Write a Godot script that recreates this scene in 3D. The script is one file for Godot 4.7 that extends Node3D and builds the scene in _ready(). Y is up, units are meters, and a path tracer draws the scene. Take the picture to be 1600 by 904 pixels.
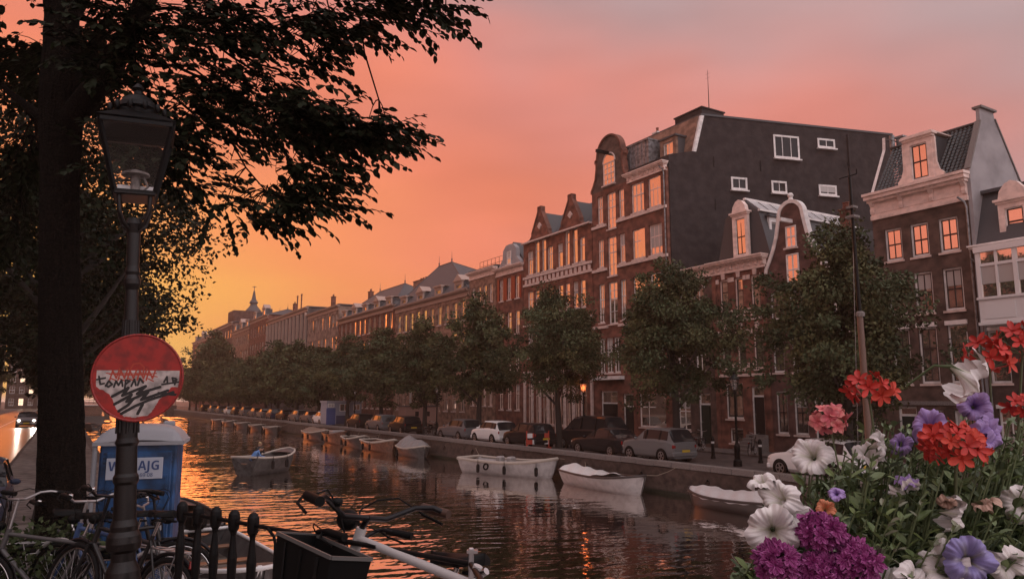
extends Node3D
# An evening canal: the near quay with its lamp, tree and bicycles, moored boats, and the houses of the far bank.
# s runs along the canal away from the camera, t across it from the near bank to the far one; water lies at y = 0.

const ALONG := Vector3(-0.515038, 0.0, -0.857167)
const ACROSS := Vector3(0.857167, 0.0, -0.515038)
const STREET := 1.32
const QUAY_T := 24.0
const FRONT_T := 33.5
const NEAR_EDGE := 1.75

var materials := {}
var taken := {}
var shared := {}
var rng := RandomNumberGenerator.new()


func place(s: float, t: float, y := 0.0) -> Vector3:
	return ALONG * s + ACROSS * t + Vector3(0, y, 0)


func far_bank(s: float, t: float, y: float) -> Transform3D:  # x to the right as seen from the canal, z towards the canal
	return Transform3D(Basis(-ALONG, Vector3.UP, -ACROSS), place(s, t, y))


func facing(s: float, t: float, y: float, heading: float) -> Transform3D:  # heading 0: x points along the canal away from the camera
	return Transform3D(Basis(Vector3.UP, heading) * Basis(ALONG, Vector3.UP, ACROSS), place(s, t, y))


func quay_height(s: float) -> float:  # the near bank climbs to the bridge
	return lerpf(2.78, 1.62, smoothstep(3.2, 15.0, s))


# ------------------------------------------------------------------ mesh builder
class Builder:
	var v := PackedVector3Array()
	var n := PackedVector3Array()
	var c := PackedColorArray()
	var uv := PackedVector2Array()
	var xf := Transform3D.IDENTITY
	var tint := Color.WHITE
	var use_tint := false
	var use_uv := false

	func trin(a: Vector3, b: Vector3, d: Vector3, na: Vector3, nb: Vector3, nd: Vector3) -> void:
		v.append(xf * a); v.append(xf * d); v.append(xf * b)
		n.append((xf.basis * na).normalized()); n.append((xf.basis * nd).normalized()); n.append((xf.basis * nb).normalized())
		if use_tint:
			c.append(tint); c.append(tint); c.append(tint)

	func tri(a: Vector3, b: Vector3, d: Vector3) -> void:
		var p := xf * a
		var q := xf * b
		var r := xf * d
		var m := (q - p).cross(r - p).normalized()
		v.append(p); v.append(r); v.append(q)
		n.append(m); n.append(m); n.append(m)
		if use_tint:
			c.append(tint); c.append(tint); c.append(tint)

	func quad(a: Vector3, b: Vector3, d: Vector3, e: Vector3) -> void:
		tri(a, b, d); tri(a, d, e)
		if use_uv:
			for p in [Vector2(0, 1), Vector2(1, 0), Vector2(1, 1), Vector2(0, 1), Vector2(0, 0), Vector2(1, 0)]:
				uv.append(p)

	func quadn(a: Vector3, b: Vector3, d: Vector3, e: Vector3, na: Vector3, nb: Vector3, nd: Vector3, ne: Vector3) -> void:
		trin(a, b, d, na, nb, nd); trin(a, d, e, na, nd, ne)

	func box(at: Vector3, size: Vector3, turn := Basis.IDENTITY) -> void:
		var h := size * 0.5
		var k := []
		for i in 8:
			k.append(at + turn * Vector3(h.x * (1 if i & 1 else -1), h.y * (1 if i & 2 else -1), h.z * (1 if i & 4 else -1)))
		quad(k[4], k[5], k[7], k[6]); quad(k[1], k[0], k[2], k[3]); quad(k[5], k[1], k[3], k[7])
		quad(k[0], k[4], k[6], k[2]); quad(k[6], k[7], k[3], k[2]); quad(k[0], k[1], k[5], k[4])

	func span(x0: float, x1: float, y0: float, y1: float, z0: float, z1: float) -> void:
		box(Vector3(x0 + x1, y0 + y1, z0 + z1) * 0.5, Vector3(absf(x1 - x0), absf(y1 - y0), absf(z1 - z0)))

	func soft_box(at: Vector3, size: Vector3, r: float, turn := Basis.IDENTITY) -> void:  # chamfered on every edge
		var h := size * 0.5
		var old := xf
		xf = xf * Transform3D(turn, at)
		var face := func(o: Vector3, a: Vector3, b: Vector3) -> void:
			quad(o - a - b, o + a - b, o + a + b, o - a + b)
		for s in [1.0, -1.0]:
			face.call(Vector3(h.x * s, 0, 0), Vector3(0, 0, -(h.z - r) * s), Vector3(0, h.y - r, 0))
			face.call(Vector3(0, h.y * s, 0), Vector3(h.x - r, 0, 0), Vector3(0, 0, -(h.z - r) * s))
			face.call(Vector3(0, 0, h.z * s), Vector3((h.x - r) * s, 0, 0), Vector3(0, h.y - r, 0))
		var i := h - Vector3(r, r, r)
		for a in [1.0, -1.0]:
			for b in [1.0, -1.0]:
				for e in [[Vector3(a * h.x, b * i.y, 0), Vector3(a * i.x, b * h.y, 0), Vector3(0, 0, i.z)], [Vector3(a * h.x, 0, b * i.z), Vector3(a * i.x, 0, b * h.z), Vector3(0, i.y, 0)], [Vector3(0, a * h.y, b * i.z), Vector3(0, a * i.y, b * h.z), Vector3(i.x, 0, 0)]]:
					var p: Vector3 = e[0]
					var q: Vector3 = e[1]
					var w: Vector3 = e[2]
					if (q - p).cross(w).dot(p + q) > 0:
						quad(p - w, q - w, q + w, p + w)
					else:
						quad(q - w, p - w, p + w, q + w)
				for g in [1.0, -1.0]:
					var x := Vector3(a * h.x, b * i.y, g * i.z)
					var y := Vector3(a * i.x, b * h.y, g * i.z)
					var z := Vector3(a * i.x, b * i.y, g * h.z)
					if (y - x).cross(z - x).dot(x) > 0:
						tri(x, y, z)
					else:
						tri(x, z, y)
		xf = old

	func bar(a: Vector3, b: Vector3, w: float, h: float, up := Vector3.UP) -> void:
		var d := b - a
		var z := d.normalized()
		var x := up.cross(z)
		if x.length() < 0.01:
			x = Vector3.RIGHT.cross(z)
		x = x.normalized()
		box((a + b) * 0.5, Vector3(w, h, d.length()), Basis(x, z.cross(x), z))

	func tube(pts: Array, rad, sides := 8, capped := true, flat := Vector3.ONE) -> void:
		var rings := []
		var norms := []
		var last := Vector3.ZERO
		for i in pts.size():
			var p: Vector3 = pts[i]
			var z: Vector3 = (pts[mini(i + 1, pts.size() - 1)] - pts[maxi(i - 1, 0)])
			z = z.normalized() if z.length() > 1e-9 else Vector3.UP
			var x: Vector3 = last - z * last.dot(z) if i > 0 else (Vector3.UP.cross(z) if absf(z.y) < 0.95 else Vector3.RIGHT.cross(z))
			x = x.normalized()
			last = x
			var y := z.cross(x)
			var r: float = rad[i] if rad is Array else rad
			var ring := PackedVector3Array()
			var nn := PackedVector3Array()
			for k in sides:
				var a := TAU * k / sides
				var o := x * cos(a) + y * sin(a)
				ring.append(p + o * r * flat); nn.append(o)
			rings.append(ring); norms.append(nn)
		for i in pts.size() - 1:
			for k in sides:
				var m := (k + 1) % sides
				quadn(rings[i][k], rings[i][m], rings[i + 1][m], rings[i + 1][k], norms[i][k], norms[i][m], norms[i + 1][m], norms[i + 1][k])
		if capped:
			for k in range(1, sides - 1):
				tri(rings[0][0], rings[0][k + 1], rings[0][k])
				var e: PackedVector3Array = rings[-1]
				tri(e[0], e[k], e[k + 1])

	func ring(at: Vector3, axis: Vector3, radius: float, thick: float, segs := 24, sides := 6, from := 0.0, to := TAU) -> void:
		var z := axis.normalized()
		var x := (Vector3.UP.cross(z) if absf(z.y) < 0.9 else Vector3.RIGHT.cross(z)).normalized()
		var y := z.cross(x)
		var pts := []
		for i in segs + 1:
			var a := lerpf(from, to, float(i) / segs)
			pts.append(at + (x * cos(a) + y * sin(a)) * radius)
		tube(pts, thick, sides, absf(to - from) < TAU - 0.01)

	func lathe(prof: Array, segs := 16, at := Vector3.ZERO, square := 0.0) -> void:  # prof: Vector2(radius, height) from the bottom up
		for i in prof.size() - 1:
			var p: Vector2 = prof[i]
			var q: Vector2 = prof[i + 1]
			var d := q - p
			var m := Vector2(d.y, -d.x).normalized()
			for k in segs:
				var a := TAU * k / segs
				var b := TAU * (k + 1) / segs
				var ca := Vector3(cos(a), 0, -sin(a))
				var cb := Vector3(cos(b), 0, -sin(b))
				var up := Vector3.UP
				var na := ca * m.x + up * m.y
				var nb := cb * m.x + up * m.y
				if q.x < 1e-6:
					trin(at + ca * p.x + up * p.y, at + cb * p.x + up * p.y, at + up * q.y, na, nb, na)
				elif p.x < 1e-6:
					trin(at + up * p.y, at + cb * q.x + up * q.y, at + ca * q.x + up * q.y, na, nb, na)
				else:
					quadn(at + ca * p.x + up * p.y, at + cb * p.x + up * p.y, at + cb * q.x + up * q.y, at + ca * q.x + up * q.y, na, nb, nb, na)

	func prism(poly: PackedVector2Array, z0: float, z1: float) -> void:  # a counter-clockwise outline in x and y, given a thickness along z
		var idx := Geometry2D.triangulate_polygon(poly)
		var area := 0.0
		for i in poly.size():
			area += poly[i].cross(poly[(i + 1) % poly.size()])
		for k in range(0, idx.size(), 3):
			var a := poly[idx[k]]
			var b := poly[idx[k + 1]]
			var d := poly[idx[k + 2]]
			if (b - a).cross(d - a) < 0:
				var sw := b
				b = d; d = sw
			tri(Vector3(a.x, a.y, z1), Vector3(b.x, b.y, z1), Vector3(d.x, d.y, z1))
			tri(Vector3(a.x, a.y, z0), Vector3(d.x, d.y, z0), Vector3(b.x, b.y, z0))
		for i in poly.size():
			var a := poly[i]
			var b := poly[(i + 1) % poly.size()]
			if area < 0:
				var sw := a
				a = b; b = sw
			quad(Vector3(a.x, a.y, z0), Vector3(b.x, b.y, z0), Vector3(b.x, b.y, z1), Vector3(a.x, a.y, z1))

	func ball(at: Vector3, r: Vector3, segs := 12, rings := 8, turn := Basis.IDENTITY) -> void:
		var pt := func(i: int, k: int) -> Vector3:
			var e := PI * i / rings - PI / 2
			var a := TAU * k / segs
			return Vector3(cos(e) * cos(a), sin(e), -cos(e) * sin(a))
		for i in rings:
			for k in segs:
				var a: Vector3 = pt.call(i, k)
				var b: Vector3 = pt.call(i, k + 1)
				var d: Vector3 = pt.call(i + 1, k + 1)
				var e: Vector3 = pt.call(i + 1, k)
				if i > 0:
					trin(at + turn * (a * r), at + turn * (b * r), at + turn * (d * r), turn * (a / r), turn * (b / r), turn * (d / r))
				if i < rings - 1:
					trin(at + turn * (a * r), at + turn * (d * r), at + turn * (e * r), turn * (a / r), turn * (d / r), turn * (e / r))

	func grid(f: Callable, nu: int, nv: int) -> void:  # a smooth sheet f(u, v), u and v from 0 to 1
		var p := []
		for j in nv + 1:
			var row := PackedVector3Array()
			for i in nu + 1:
				row.append(f.call(float(i) / nu, float(j) / nv))
			p.append(row)
		var m := []
		for j in nv + 1:
			var row := PackedVector3Array()
			for i in nu + 1:
				var du: Vector3 = p[j][mini(i + 1, nu)] - p[j][maxi(i - 1, 0)]
				var dv: Vector3 = p[mini(j + 1, nv)][i] - p[maxi(j - 1, 0)][i]
				row.append(du.cross(dv).normalized())
			m.append(row)
		for j in nv:
			for i in nu:
				quadn(p[j][i], p[j][i + 1], p[j + 1][i + 1], p[j + 1][i], m[j][i], m[j][i + 1], m[j + 1][i + 1], m[j + 1][i])

	func done() -> ArrayMesh:
		var a := []
		a.resize(Mesh.ARRAY_MAX)
		a[Mesh.ARRAY_VERTEX] = v
		a[Mesh.ARRAY_NORMAL] = n
		if use_tint:
			a[Mesh.ARRAY_COLOR] = c
		if use_uv:
			a[Mesh.ARRAY_TEX_UV] = uv
		var m := ArrayMesh.new()
		if v.size():
			m.add_surface_from_arrays(Mesh.PRIMITIVE_TRIANGLES, a)
		return m


# ------------------------------------------------------------------ naming
func numbered(called: String, parent: Node) -> String:
	var key := "%d/%s" % [parent.get_instance_id(), called]
	var k: int = taken.get(key, 0)
	taken[key] = k + 1
	return called if k == 0 else "%s_%03d" % [called, k]


func obj(called: String, what, m: Material, parent: Node = self) -> MeshInstance3D:
	var o := MeshInstance3D.new()
	o.mesh = what.done() if what is Builder else what
	o.material_override = m
	o.name = numbered(called, parent)
	parent.add_child(o, true)
	return o


func thing(called: String, label: String, category: String, at := Transform3D.IDENTITY, group := "") -> Node3D:
	var o := Node3D.new()
	o.name = numbered(called, self)
	add_child(o, true)
	o.transform = at
	return tag(o, label, category, group)


func tag(o: Node3D, label: String, category: String, group := "") -> Node3D:
	o.set_meta("label", label)
	o.set_meta("category", category)
	if group:
		o.set_meta("group", group)
	return o


func struct(called: String, what, m: Material, parent: Node = self) -> MeshInstance3D:
	var o := obj(called, what, m, parent)
	o.set_meta("kind", "structure")
	return o


func copy_of(o: Node3D, label: String, at: Transform3D) -> Node3D:
	var r: Node3D = o.duplicate()
	r.name = numbered(String(o.name).rstrip("0123456789").trim_suffix("_"), self)
	add_child(r, true)
	r.transform = at
	r.set_meta("label", label)
	return r


func sub(parent: Node, called: String, at := Transform3D.IDENTITY) -> Node3D:
	var o := Node3D.new()
	o.name = numbered(called, parent)
	parent.add_child(o, true)
	o.transform = at
	return o


# ------------------------------------------------------------------ materials
func noise_image(size: int, freq: float, octaves: int, sd: int, low: float, high: float, kind := FastNoiseLite.TYPE_SIMPLEX_SMOOTH) -> Image:
	var f := FastNoiseLite.new()
	f.noise_type = kind
	f.frequency = freq
	f.fractal_octaves = octaves
	f.seed = sd
	var im := f.get_seamless_image(size, size, false, false, 0.15)
	im.convert(Image.FORMAT_L8)
	var d := im.get_data()
	for i in d.size():
		d[i] = int(clampf(low + (high - low) * d[i] / 255.0, 0, 1) * 255)
	return Image.create_from_data(size, size, false, Image.FORMAT_L8, d)


func noise_texture(key: String, size: int, freq: float, octaves: int, sd: int, low: float, high: float, as_normal := 0.0, kind := FastNoiseLite.TYPE_SIMPLEX_SMOOTH) -> Texture2D:
	if not shared.has(key):
		var im := noise_image(size, freq, octaves, sd, low, high, kind)
		im.convert(Image.FORMAT_RGBA8)
		if as_normal > 0.0:
			im.bump_map_to_normal_map(as_normal)
		shared[key] = ImageTexture.create_from_image(im)
	return shared[key]


func mat(called: String, albedo: Color, rough := 0.8, more := {}) -> StandardMaterial3D:  # albedo: linear, as measured on the real surface
	if materials.has(called):
		return materials[called]
	var m := StandardMaterial3D.new()
	m.resource_name = called
	m.albedo_color = albedo.linear_to_srgb()
	m.roughness = rough
	for k in more:
		if k == "grain":  # uneven tone and a little relief, laid on by world position: [texture, scale]
			m.albedo_texture = more[k][0]
			m.uv1_triplanar = true
			m.uv1_world_triplanar = more.get("in_world", true)
			m.uv1_scale = Vector3.ONE * more[k][1]
		elif k == "bumps":
			m.normal_enabled = true
			m.normal_texture = more[k]
			m.normal_scale = more.get("bump", 0.5)
		elif k == "tinted":
			m.vertex_color_use_as_albedo = true
		elif k not in ["bump", "in_world"]:
			m.set(k, more[k])
	materials[called] = m
	return m


func _ready() -> void:
	rng.seed = 7
	camera_and_sky()
	make_materials()
	land_and_water()
	far_houses()
	distant_houses()
	near_bank_houses()
	far_trees()
	near_trees()
	parked_cars()
	boats()
	far_street_things()
	near_quay_things()
	railing()
	bicycles()
	elm()
	flowers()


func camera_and_sky() -> void:
	var cam := Camera3D.new()
	cam.name = "camera"
	add_child(cam)
	cam.position = Vector3(0, 4.4, 0)
	cam.rotation.x = 0.14445
	cam.fov = 42.745
	cam.near = 0.05
	cam.far = 1500.0
	cam.current = true
	var we := WorldEnvironment.new()
	we.name = "evening_air"
	add_child(we)
	var e := Environment.new()
	we.environment = e
	e.tonemap_mode = Environment.TONE_MAPPER_LINEAR
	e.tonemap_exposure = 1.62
	e.sdfgi_enabled = true
	e.ssao_enabled = true
	e.ssil_enabled = true
	e.fog_enabled = true
	e.fog_density = 0.0007
	e.fog_light_color = Color(1.0, 0.78, 0.66)
	e.background_mode = Environment.BG_SKY
	e.sky = Sky.new()
	var pm := PanoramaSkyMaterial.new()
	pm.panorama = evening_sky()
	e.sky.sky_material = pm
	var sun := DirectionalLight3D.new()
	sun.name = "low_sun"
	add_child(sun)
	sun.look_at_from_position(Vector3.ZERO, -sun_direction(), Vector3.UP)
	sun.light_energy = 0.11
	sun.light_color = Color(1.0, 0.46, 0.22)
	sun.light_angular_distance = 30.0
	sun.shadow_enabled = true


func sun_direction() -> Vector3:
	var az := deg_to_rad(-36.0)
	var el := deg_to_rad(4.0)
	return Vector3(sin(az) * cos(el), sin(el), -cos(az) * cos(el))


func evening_sky() -> Texture2D:
	# colour by the distance from the sunset, which is wider than it is high
	var stops := [
		[0.0, Color(0.668, 0.397, 0.088)], [7.0, Color(0.655, 0.347, 0.079)], [11.0, Color(0.636, 0.287, 0.072)], [16.0, Color(0.592, 0.202, 0.076)], [23.0, Color(0.548, 0.161, 0.095)], [32.5, Color(0.460, 0.164, 0.132)], [39.0, Color(0.378, 0.192, 0.180)], [46.0, Color(0.321, 0.224, 0.227)],
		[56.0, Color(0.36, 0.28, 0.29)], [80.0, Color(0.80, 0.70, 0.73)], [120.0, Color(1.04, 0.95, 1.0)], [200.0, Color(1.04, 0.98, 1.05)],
	]
	var w := 768
	var h := 384
	var im := Image.create(w, h, false, Image.FORMAT_RGBF)
	var f := FastNoiseLite.new()
	f.seed = 4
	f.frequency = 0.035
	f.fractal_octaves = 4
	for j in h:
		var el := 90.0 - 180.0 * (j + 0.5) / h
		for i in w:
			var az := 360.0 * (i + 0.5) / w
			if az > 180.0:
				az -= 360.0
			var da := az + 38.0
			if da > 180.0:
				da -= 360.0
			if da < -180.0:
				da += 360.0
			var up := maxf(el, 0.0)
			# clouds: long flat streaks near the horizon, soft banks higher up
			var a := deg_to_rad(az)
			var q := Vector3(sin(a) * 60.0, el * 9.0, cos(a) * 60.0)
			var streak := f.get_noise_3dv(q * 0.6)
			var bank := f.get_noise_3dv(Vector3(sin(a) * 45.0, el * 1.6, cos(a) * 45.0) * 0.55)
			var d := sqrt(pow(absf(da) * (0.58 if da > 0.0 else 0.50) * cos(deg_to_rad(up) * 0.6), 2.0) + up * up * 1.05)
			d += streak * 7.0 * exp(-up / 9.0) + bank * 18.0 * smoothstep(10.0, 36.0, d)
			d = maxf(d, 0.0)
			var k := 0
			while k < stops.size() - 2 and d > stops[k + 1][0]:
				k += 1
			var c: Color = stops[k][1].lerp(stops[k + 1][1], clampf((d - stops[k][0]) / (stops[k + 1][0] - stops[k][0]), 0, 1))
			var veil := f.get_noise_3dv(Vector3(sin(a) * 30.0, el * 2.6 + 90.0, cos(a) * 30.0)) + 0.5 * f.get_noise_3dv(Vector3(sin(a) * 80.0, el * 6.0 + 40.0, cos(a) * 80.0))
			im.set_pixel(i, j, c * (1.0 + 0.22 * veil * smoothstep(4.0, 16.0, el)))
	return ImageTexture.create_from_image(im)


func make_materials() -> void:
	var blotch := noise_texture("blotch", 512, 0.012, 5, 11, 0.45, 1.25)
	var fine := noise_texture("fine", 512, 0.06, 5, 12, 0.5, 1.15)
	var relief := noise_texture("relief", 512, 0.05, 5, 13, 0.0, 1.0, 3.0)
	var soft := noise_texture("soft", 512, 0.012, 5, 15, 0.80, 1.10)
	var streaks := noise_texture("ripple", 1024, 0.014, 4, 14, 0.0, 1.0, 6.0)
	for b in [["brown_brick", Color(0.115, 0.070, 0.056)], ["dark_brick", Color(0.075, 0.045, 0.038)], ["red_brick", Color(0.235, 0.085, 0.055)], ["russet_brick", Color(0.205, 0.080, 0.055)], ["plum_brick", Color(0.125, 0.06, 0.05)], ["tan_brick", Color(0.30, 0.17, 0.12)]]:
		mat(b[0], b[1] * 1.15, 0.9, {"grain": [blotch, 0.22], "bumps": relief, "bump": 0.35})
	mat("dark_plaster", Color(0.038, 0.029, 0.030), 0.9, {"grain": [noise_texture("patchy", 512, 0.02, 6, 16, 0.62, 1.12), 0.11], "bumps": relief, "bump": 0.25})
	mat("grey_plaster", Color(0.36, 0.33, 0.335), 0.9, {"grain": [soft, 0.13]})
	mat("pale_stone", Color(0.72, 0.55, 0.49), 0.8, {"grain": [soft, 0.5]})
	mat("white_paint", Color(0.82, 0.76, 0.73), 0.5, {"grain": [soft, 0.4]})
	mat("cream_paint", Color(0.86, 0.66, 0.59), 0.6, {"grain": [soft, 0.4]})
	mat("grey_stone", Color(0.27, 0.235, 0.22), 0.85, {"grain": [fine, 0.7], "bumps": relief, "bump": 0.4})
	mat("slate", Color(0.085, 0.082, 0.088), 0.6, {"grain": [fine, 0.9]})
	mat("roof_tile", Color(0.05, 0.047, 0.048), 0.45, {"grain": [fine, 0.9]})
	mat("zinc", Color(0.30, 0.30, 0.31), 0.45, {"grain": [blotch, 0.5], "metallic": 0.4})
	mat("roof_glass", Color(0.45, 0.43, 0.43), 0.25)
	mat("window_glass", Color(0.88, 0.77, 0.68), 0.03, {"metallic": 0.94})
	mat("dark_glass", Color(0.018, 0.018, 0.02), 0.04, {"metallic_specular": 0.35})
	mat("blind", Color(0.42, 0.38, 0.36), 0.35)
	mat("far_trim", Color(0.42, 0.29, 0.24), 0.7)
	mat("dark_sash", Color(0.03, 0.018, 0.016), 0.5)
	mat("green_door", Color(0.018, 0.03, 0.024), 0.35)
	mat("dark_door", Color(0.02, 0.017, 0.017), 0.35)
	mat("lead", Color(0.06, 0.06, 0.065), 0.6)
	mat("iron", Color(0.007, 0.006, 0.006), 0.45, {"metallic_specular": 0.3, "grain": [fine, 3.0], "bumps": relief, "bump": 0.25})
	mat("iron_post", Color(0.014, 0.010, 0.009), 0.36, {"metallic_specular": 0.4, "grain": [fine, 3.0], "bumps": relief, "bump": 0.3})
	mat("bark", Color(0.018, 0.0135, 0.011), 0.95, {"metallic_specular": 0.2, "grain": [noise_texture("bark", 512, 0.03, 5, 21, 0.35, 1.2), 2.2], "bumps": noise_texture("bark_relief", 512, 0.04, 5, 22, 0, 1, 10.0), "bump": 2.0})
	mat("far_bark", Color(0.05, 0.04, 0.035), 0.95, {"grain": [fine, 1.0]})
	mat("leaf", Color(1, 1, 1), 0.6, {"tinted": true, "metallic_specular": 0.25, "backlight": Color(0.16, 0.16, 0.16), "cull_mode": BaseMaterial3D.CULL_DISABLED})
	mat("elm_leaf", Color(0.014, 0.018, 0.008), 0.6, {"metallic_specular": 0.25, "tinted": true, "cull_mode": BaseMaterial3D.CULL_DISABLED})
	mat("water", Color(0.84, 0.76, 0.71), 0.035, {"metallic": 1.0, "grain": [noise_texture("plain", 16, 0.1, 1, 1, 1.0, 1.0), 0.12], "bumps": streaks, "bump": 0.05})
	mat("quay_wall", Color(0.085, 0.058, 0.048), 0.9, {"grain": [blotch, 0.35], "bumps": relief, "bump": 0.6})
	mat("street", Color(0.10, 0.075, 0.068), 0.62, {"grain": [blotch, 0.25], "bumps": relief, "bump": 0.35})
	mat("wet_street", Color(0.06, 0.042, 0.038), 0.30, {"grain": [blotch, 0.2], "bumps": relief, "bump": 0.06})
	mat("pavement", Color(0.14, 0.115, 0.105), 0.75, {"grain": [blotch, 0.3], "bumps": relief, "bump": 0.3})
	mat("rubber", Color(0.008, 0.007, 0.007), 0.7, {"metallic_specular": 0.3})
	mat("black_paint", Color(0.007, 0.006, 0.007), 0.3, {"metallic_specular": 0.35})
	mat("black_plastic", Color(0.006, 0.006, 0.006), 0.5, {"metallic_specular": 0.25})
	mat("chrome", Color(0.60, 0.58, 0.57), 0.22, {"metallic": 1.0})
	mat("steel", Color(0.42, 0.40, 0.40), 0.38, {"metallic": 0.9})
	mat("silver_paint", Color(0.46, 0.44, 0.44), 0.35, {"metallic": 0.3})
	mat("white_enamel", Color(0.72, 0.69, 0.68), 0.28)
	mat("leather", Color(0.055, 0.026, 0.016), 0.5)
	mat("sign_red", Color(0.36, 0.022, 0.018), 0.42, {"grain": [fine, 2.0]})


# ------------------------------------------------------------------ ground and water
func sheet(b: Builder, s0: float, s1: float, t0: float, t1: float, y: float, ns := 1, nt := 1) -> void:
	for i in ns:
		for k in nt:
			var sa := lerpf(s0, s1, float(i) / ns)
			var sb := lerpf(s0, s1, float(i + 1) / ns)
			var ta := lerpf(t0, t1, float(k) / nt)
			var tb := lerpf(t0, t1, float(k + 1) / nt)
			b.quad(place(sa, ta, y), place(sa, tb, y), place(sb, tb, y), place(sb, ta, y))


func near_sheet(b: Builder, s0: float, s1: float, t0: float, t1: float, lift: float, step := 0.75) -> void:
	var s := s0
	while s < s1 - 0.001:
		var e := minf(s + (step if s < 13.0 else 40.0), s1)
		b.quad(place(s, t0, quay_height(s) + lift), place(s, t1, quay_height(s) + lift), place(e, t1, quay_height(e) + lift), place(e, t0, quay_height(e) + lift))
		s = e


func blotch_texture() -> Texture2D:
	return shared.blotch


func land_and_water() -> void:
	var b := Builder.new()
	sheet(b, -150, 560, QUAY_T + 0.35, 400, STREET - 0.02)
	struct("ground", b, materials.street)
	b = Builder.new()
	sheet(b, 1.0, 330, QUAY_T + 0.36, 31.0, STREET)
	struct("far_street", b, materials.street)
	b = Builder.new()
	b.xf = Transform3D(Basis(-ALONG, Vector3.UP, -ACROSS), Vector3.ZERO)
	b.span(-330, -1, STREET - 0.2, STREET + 0.1, -FRONT_T - 0.4, -31.0)
	struct("far_pavement", b, materials.pavement)
	var wall := struct("far_quay_wall", far_wall(), materials.quay_wall)
	var line := Builder.new()
	line.xf = Transform3D(Basis(-ALONG, Vector3.UP, -ACROSS), Vector3.ZERO)
	line.span(-330, -0.5, -1.5, 0.16, -QUAY_T, -QUAY_T + 0.02)
	obj("weed_line", line, mat("weed_line", Color(0.022, 0.026, 0.014), 0.5, {"grain": [blotch_texture(), 0.6]}), wall)
	for i in 14:
		var ring := Builder.new()
		ring.xf = Transform3D(Basis(-ALONG, Vector3.UP, -ACROSS), Vector3.ZERO)
		ring.ring(Vector3(-15.0 - i * 4.3, 0.72, -QUAY_T + 0.04), Vector3(0, 0.25, 1), 0.11, 0.018, 16, 6)
		ring.ball(Vector3(-15.0 - i * 4.3, 0.84, -QUAY_T + 0.03), Vector3(0.05, 0.05, 0.04), 8, 6)
		obj("mooring_ring", ring, materials.iron, wall)
	for i in 120:  # granite coping stones along the edge, nearest the camera
		var k := Builder.new()
		k.xf = wall.transform.affine_inverse() * Transform3D(Basis(-ALONG, Vector3.UP, -ACROSS), Vector3.ZERO)
		var s := 12.0 + i * 1.2
		k.soft_box(Vector3(-s, STREET + 0.02 + rng.randf_range(-0.008, 0.008), -QUAY_T - 0.16 + rng.randf_range(-0.01, 0.01)), Vector3(1.185, 0.26, 0.42), 0.02)
		obj("coping_stone", k, materials.grey_stone, wall)
	b = Builder.new()
	b.xf = Transform3D(Basis(-ALONG, Vector3.UP, -ACROSS), Vector3.ZERO)
	b.span(-330, -156, STREET - 0.12, STREET + 0.14, -QUAY_T - 0.36, -QUAY_T + 0.04)
	b.span(-11.4, -1, STREET - 0.12, STREET + 0.14, -QUAY_T - 0.36, -QUAY_T + 0.04)
	var rest := obj("coping", b, materials.grey_stone, wall)
	rest.set_meta("kind", "stuff")
	# the near bank
	b = Builder.new()
	near_sheet(b, 1.0, 330, -60, NEAR_EDGE - 0.3, -0.12)
	sheet(b, 330, 560, -300, QUAY_T + 0.34, 1.4)
	sheet(b, -150, 330, -300, -60, 1.45)
	struct("near_ground", b, materials.pavement)
	b = Builder.new()
	near_sheet(b, 1.0, 330, -8.6, -1.6, -0.10)
	struct("near_road", b, materials.wet_street)
	b = Builder.new()
	near_sheet(b, 50, 330, -5.1, -4.97, -0.095)
	struct("road_marking", b, materials.white_paint)
	b = Builder.new()
	near_sheet(b, 1.0, 330, -1.6, NEAR_EDGE - 0.3, 0.0)
	b.xf = Transform3D.IDENTITY
	struct("near_pavement", b, materials.pavement)
	b = Builder.new()
	for e in [[-1.6, -1.75], [NEAR_EDGE - 0.32, NEAR_EDGE + 0.02]]:
		var s := 1.0
		while s < 329.0:
			var f := minf(s + (0.9 if s < 30.0 else 30.0), 330.0)
			var ya := quay_height(s) + 0.012
			var yb := quay_height(f) + 0.012
			var t0: float = minf(e[0], e[1])
			var t1: float = maxf(e[0], e[1])
			b.quad(place(s, t0, ya), place(s, t1, ya), place(f, t1, yb), place(f, t0, yb))
			b.quad(place(s, t1, ya), place(s, t1, -1.5 if t1 > 0 else ya - 0.2), place(f, t1, -1.5 if t1 > 0 else yb - 0.2), place(f, t1, yb))
			b.quad(place(s, t0, ya), place(f, t0, yb), place(f, t0, yb - 0.2), place(s, t0, ya - 0.2))
			s = f
	struct("near_quay_wall", b, materials.quay_wall)
	b = Builder.new()
	b.xf = Transform3D(Basis(-ALONG, Vector3.UP, -ACROSS), Vector3.ZERO)
	b.span(-1.0, 11, 2.1, 2.765, -40, 60)
	b.span(-0.9, 11, -1.5, 1.91, -QUAY_T - 8, -QUAY_T)
	b.span(-0.9, 11, -1.5, 1.91, -NEAR_EDGE, 20)
	struct("bridge_deck", b, materials.grey_stone)
	water()


func far_wall() -> Builder:
	var b := Builder.new()
	b.xf = Transform3D(Basis(-ALONG, Vector3.UP, -ACROSS), Vector3.ZERO)
	b.span(-330, -0.5, -1.5, STREET - 0.13, -QUAY_T - 0.3, -QUAY_T)
	return b


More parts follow.
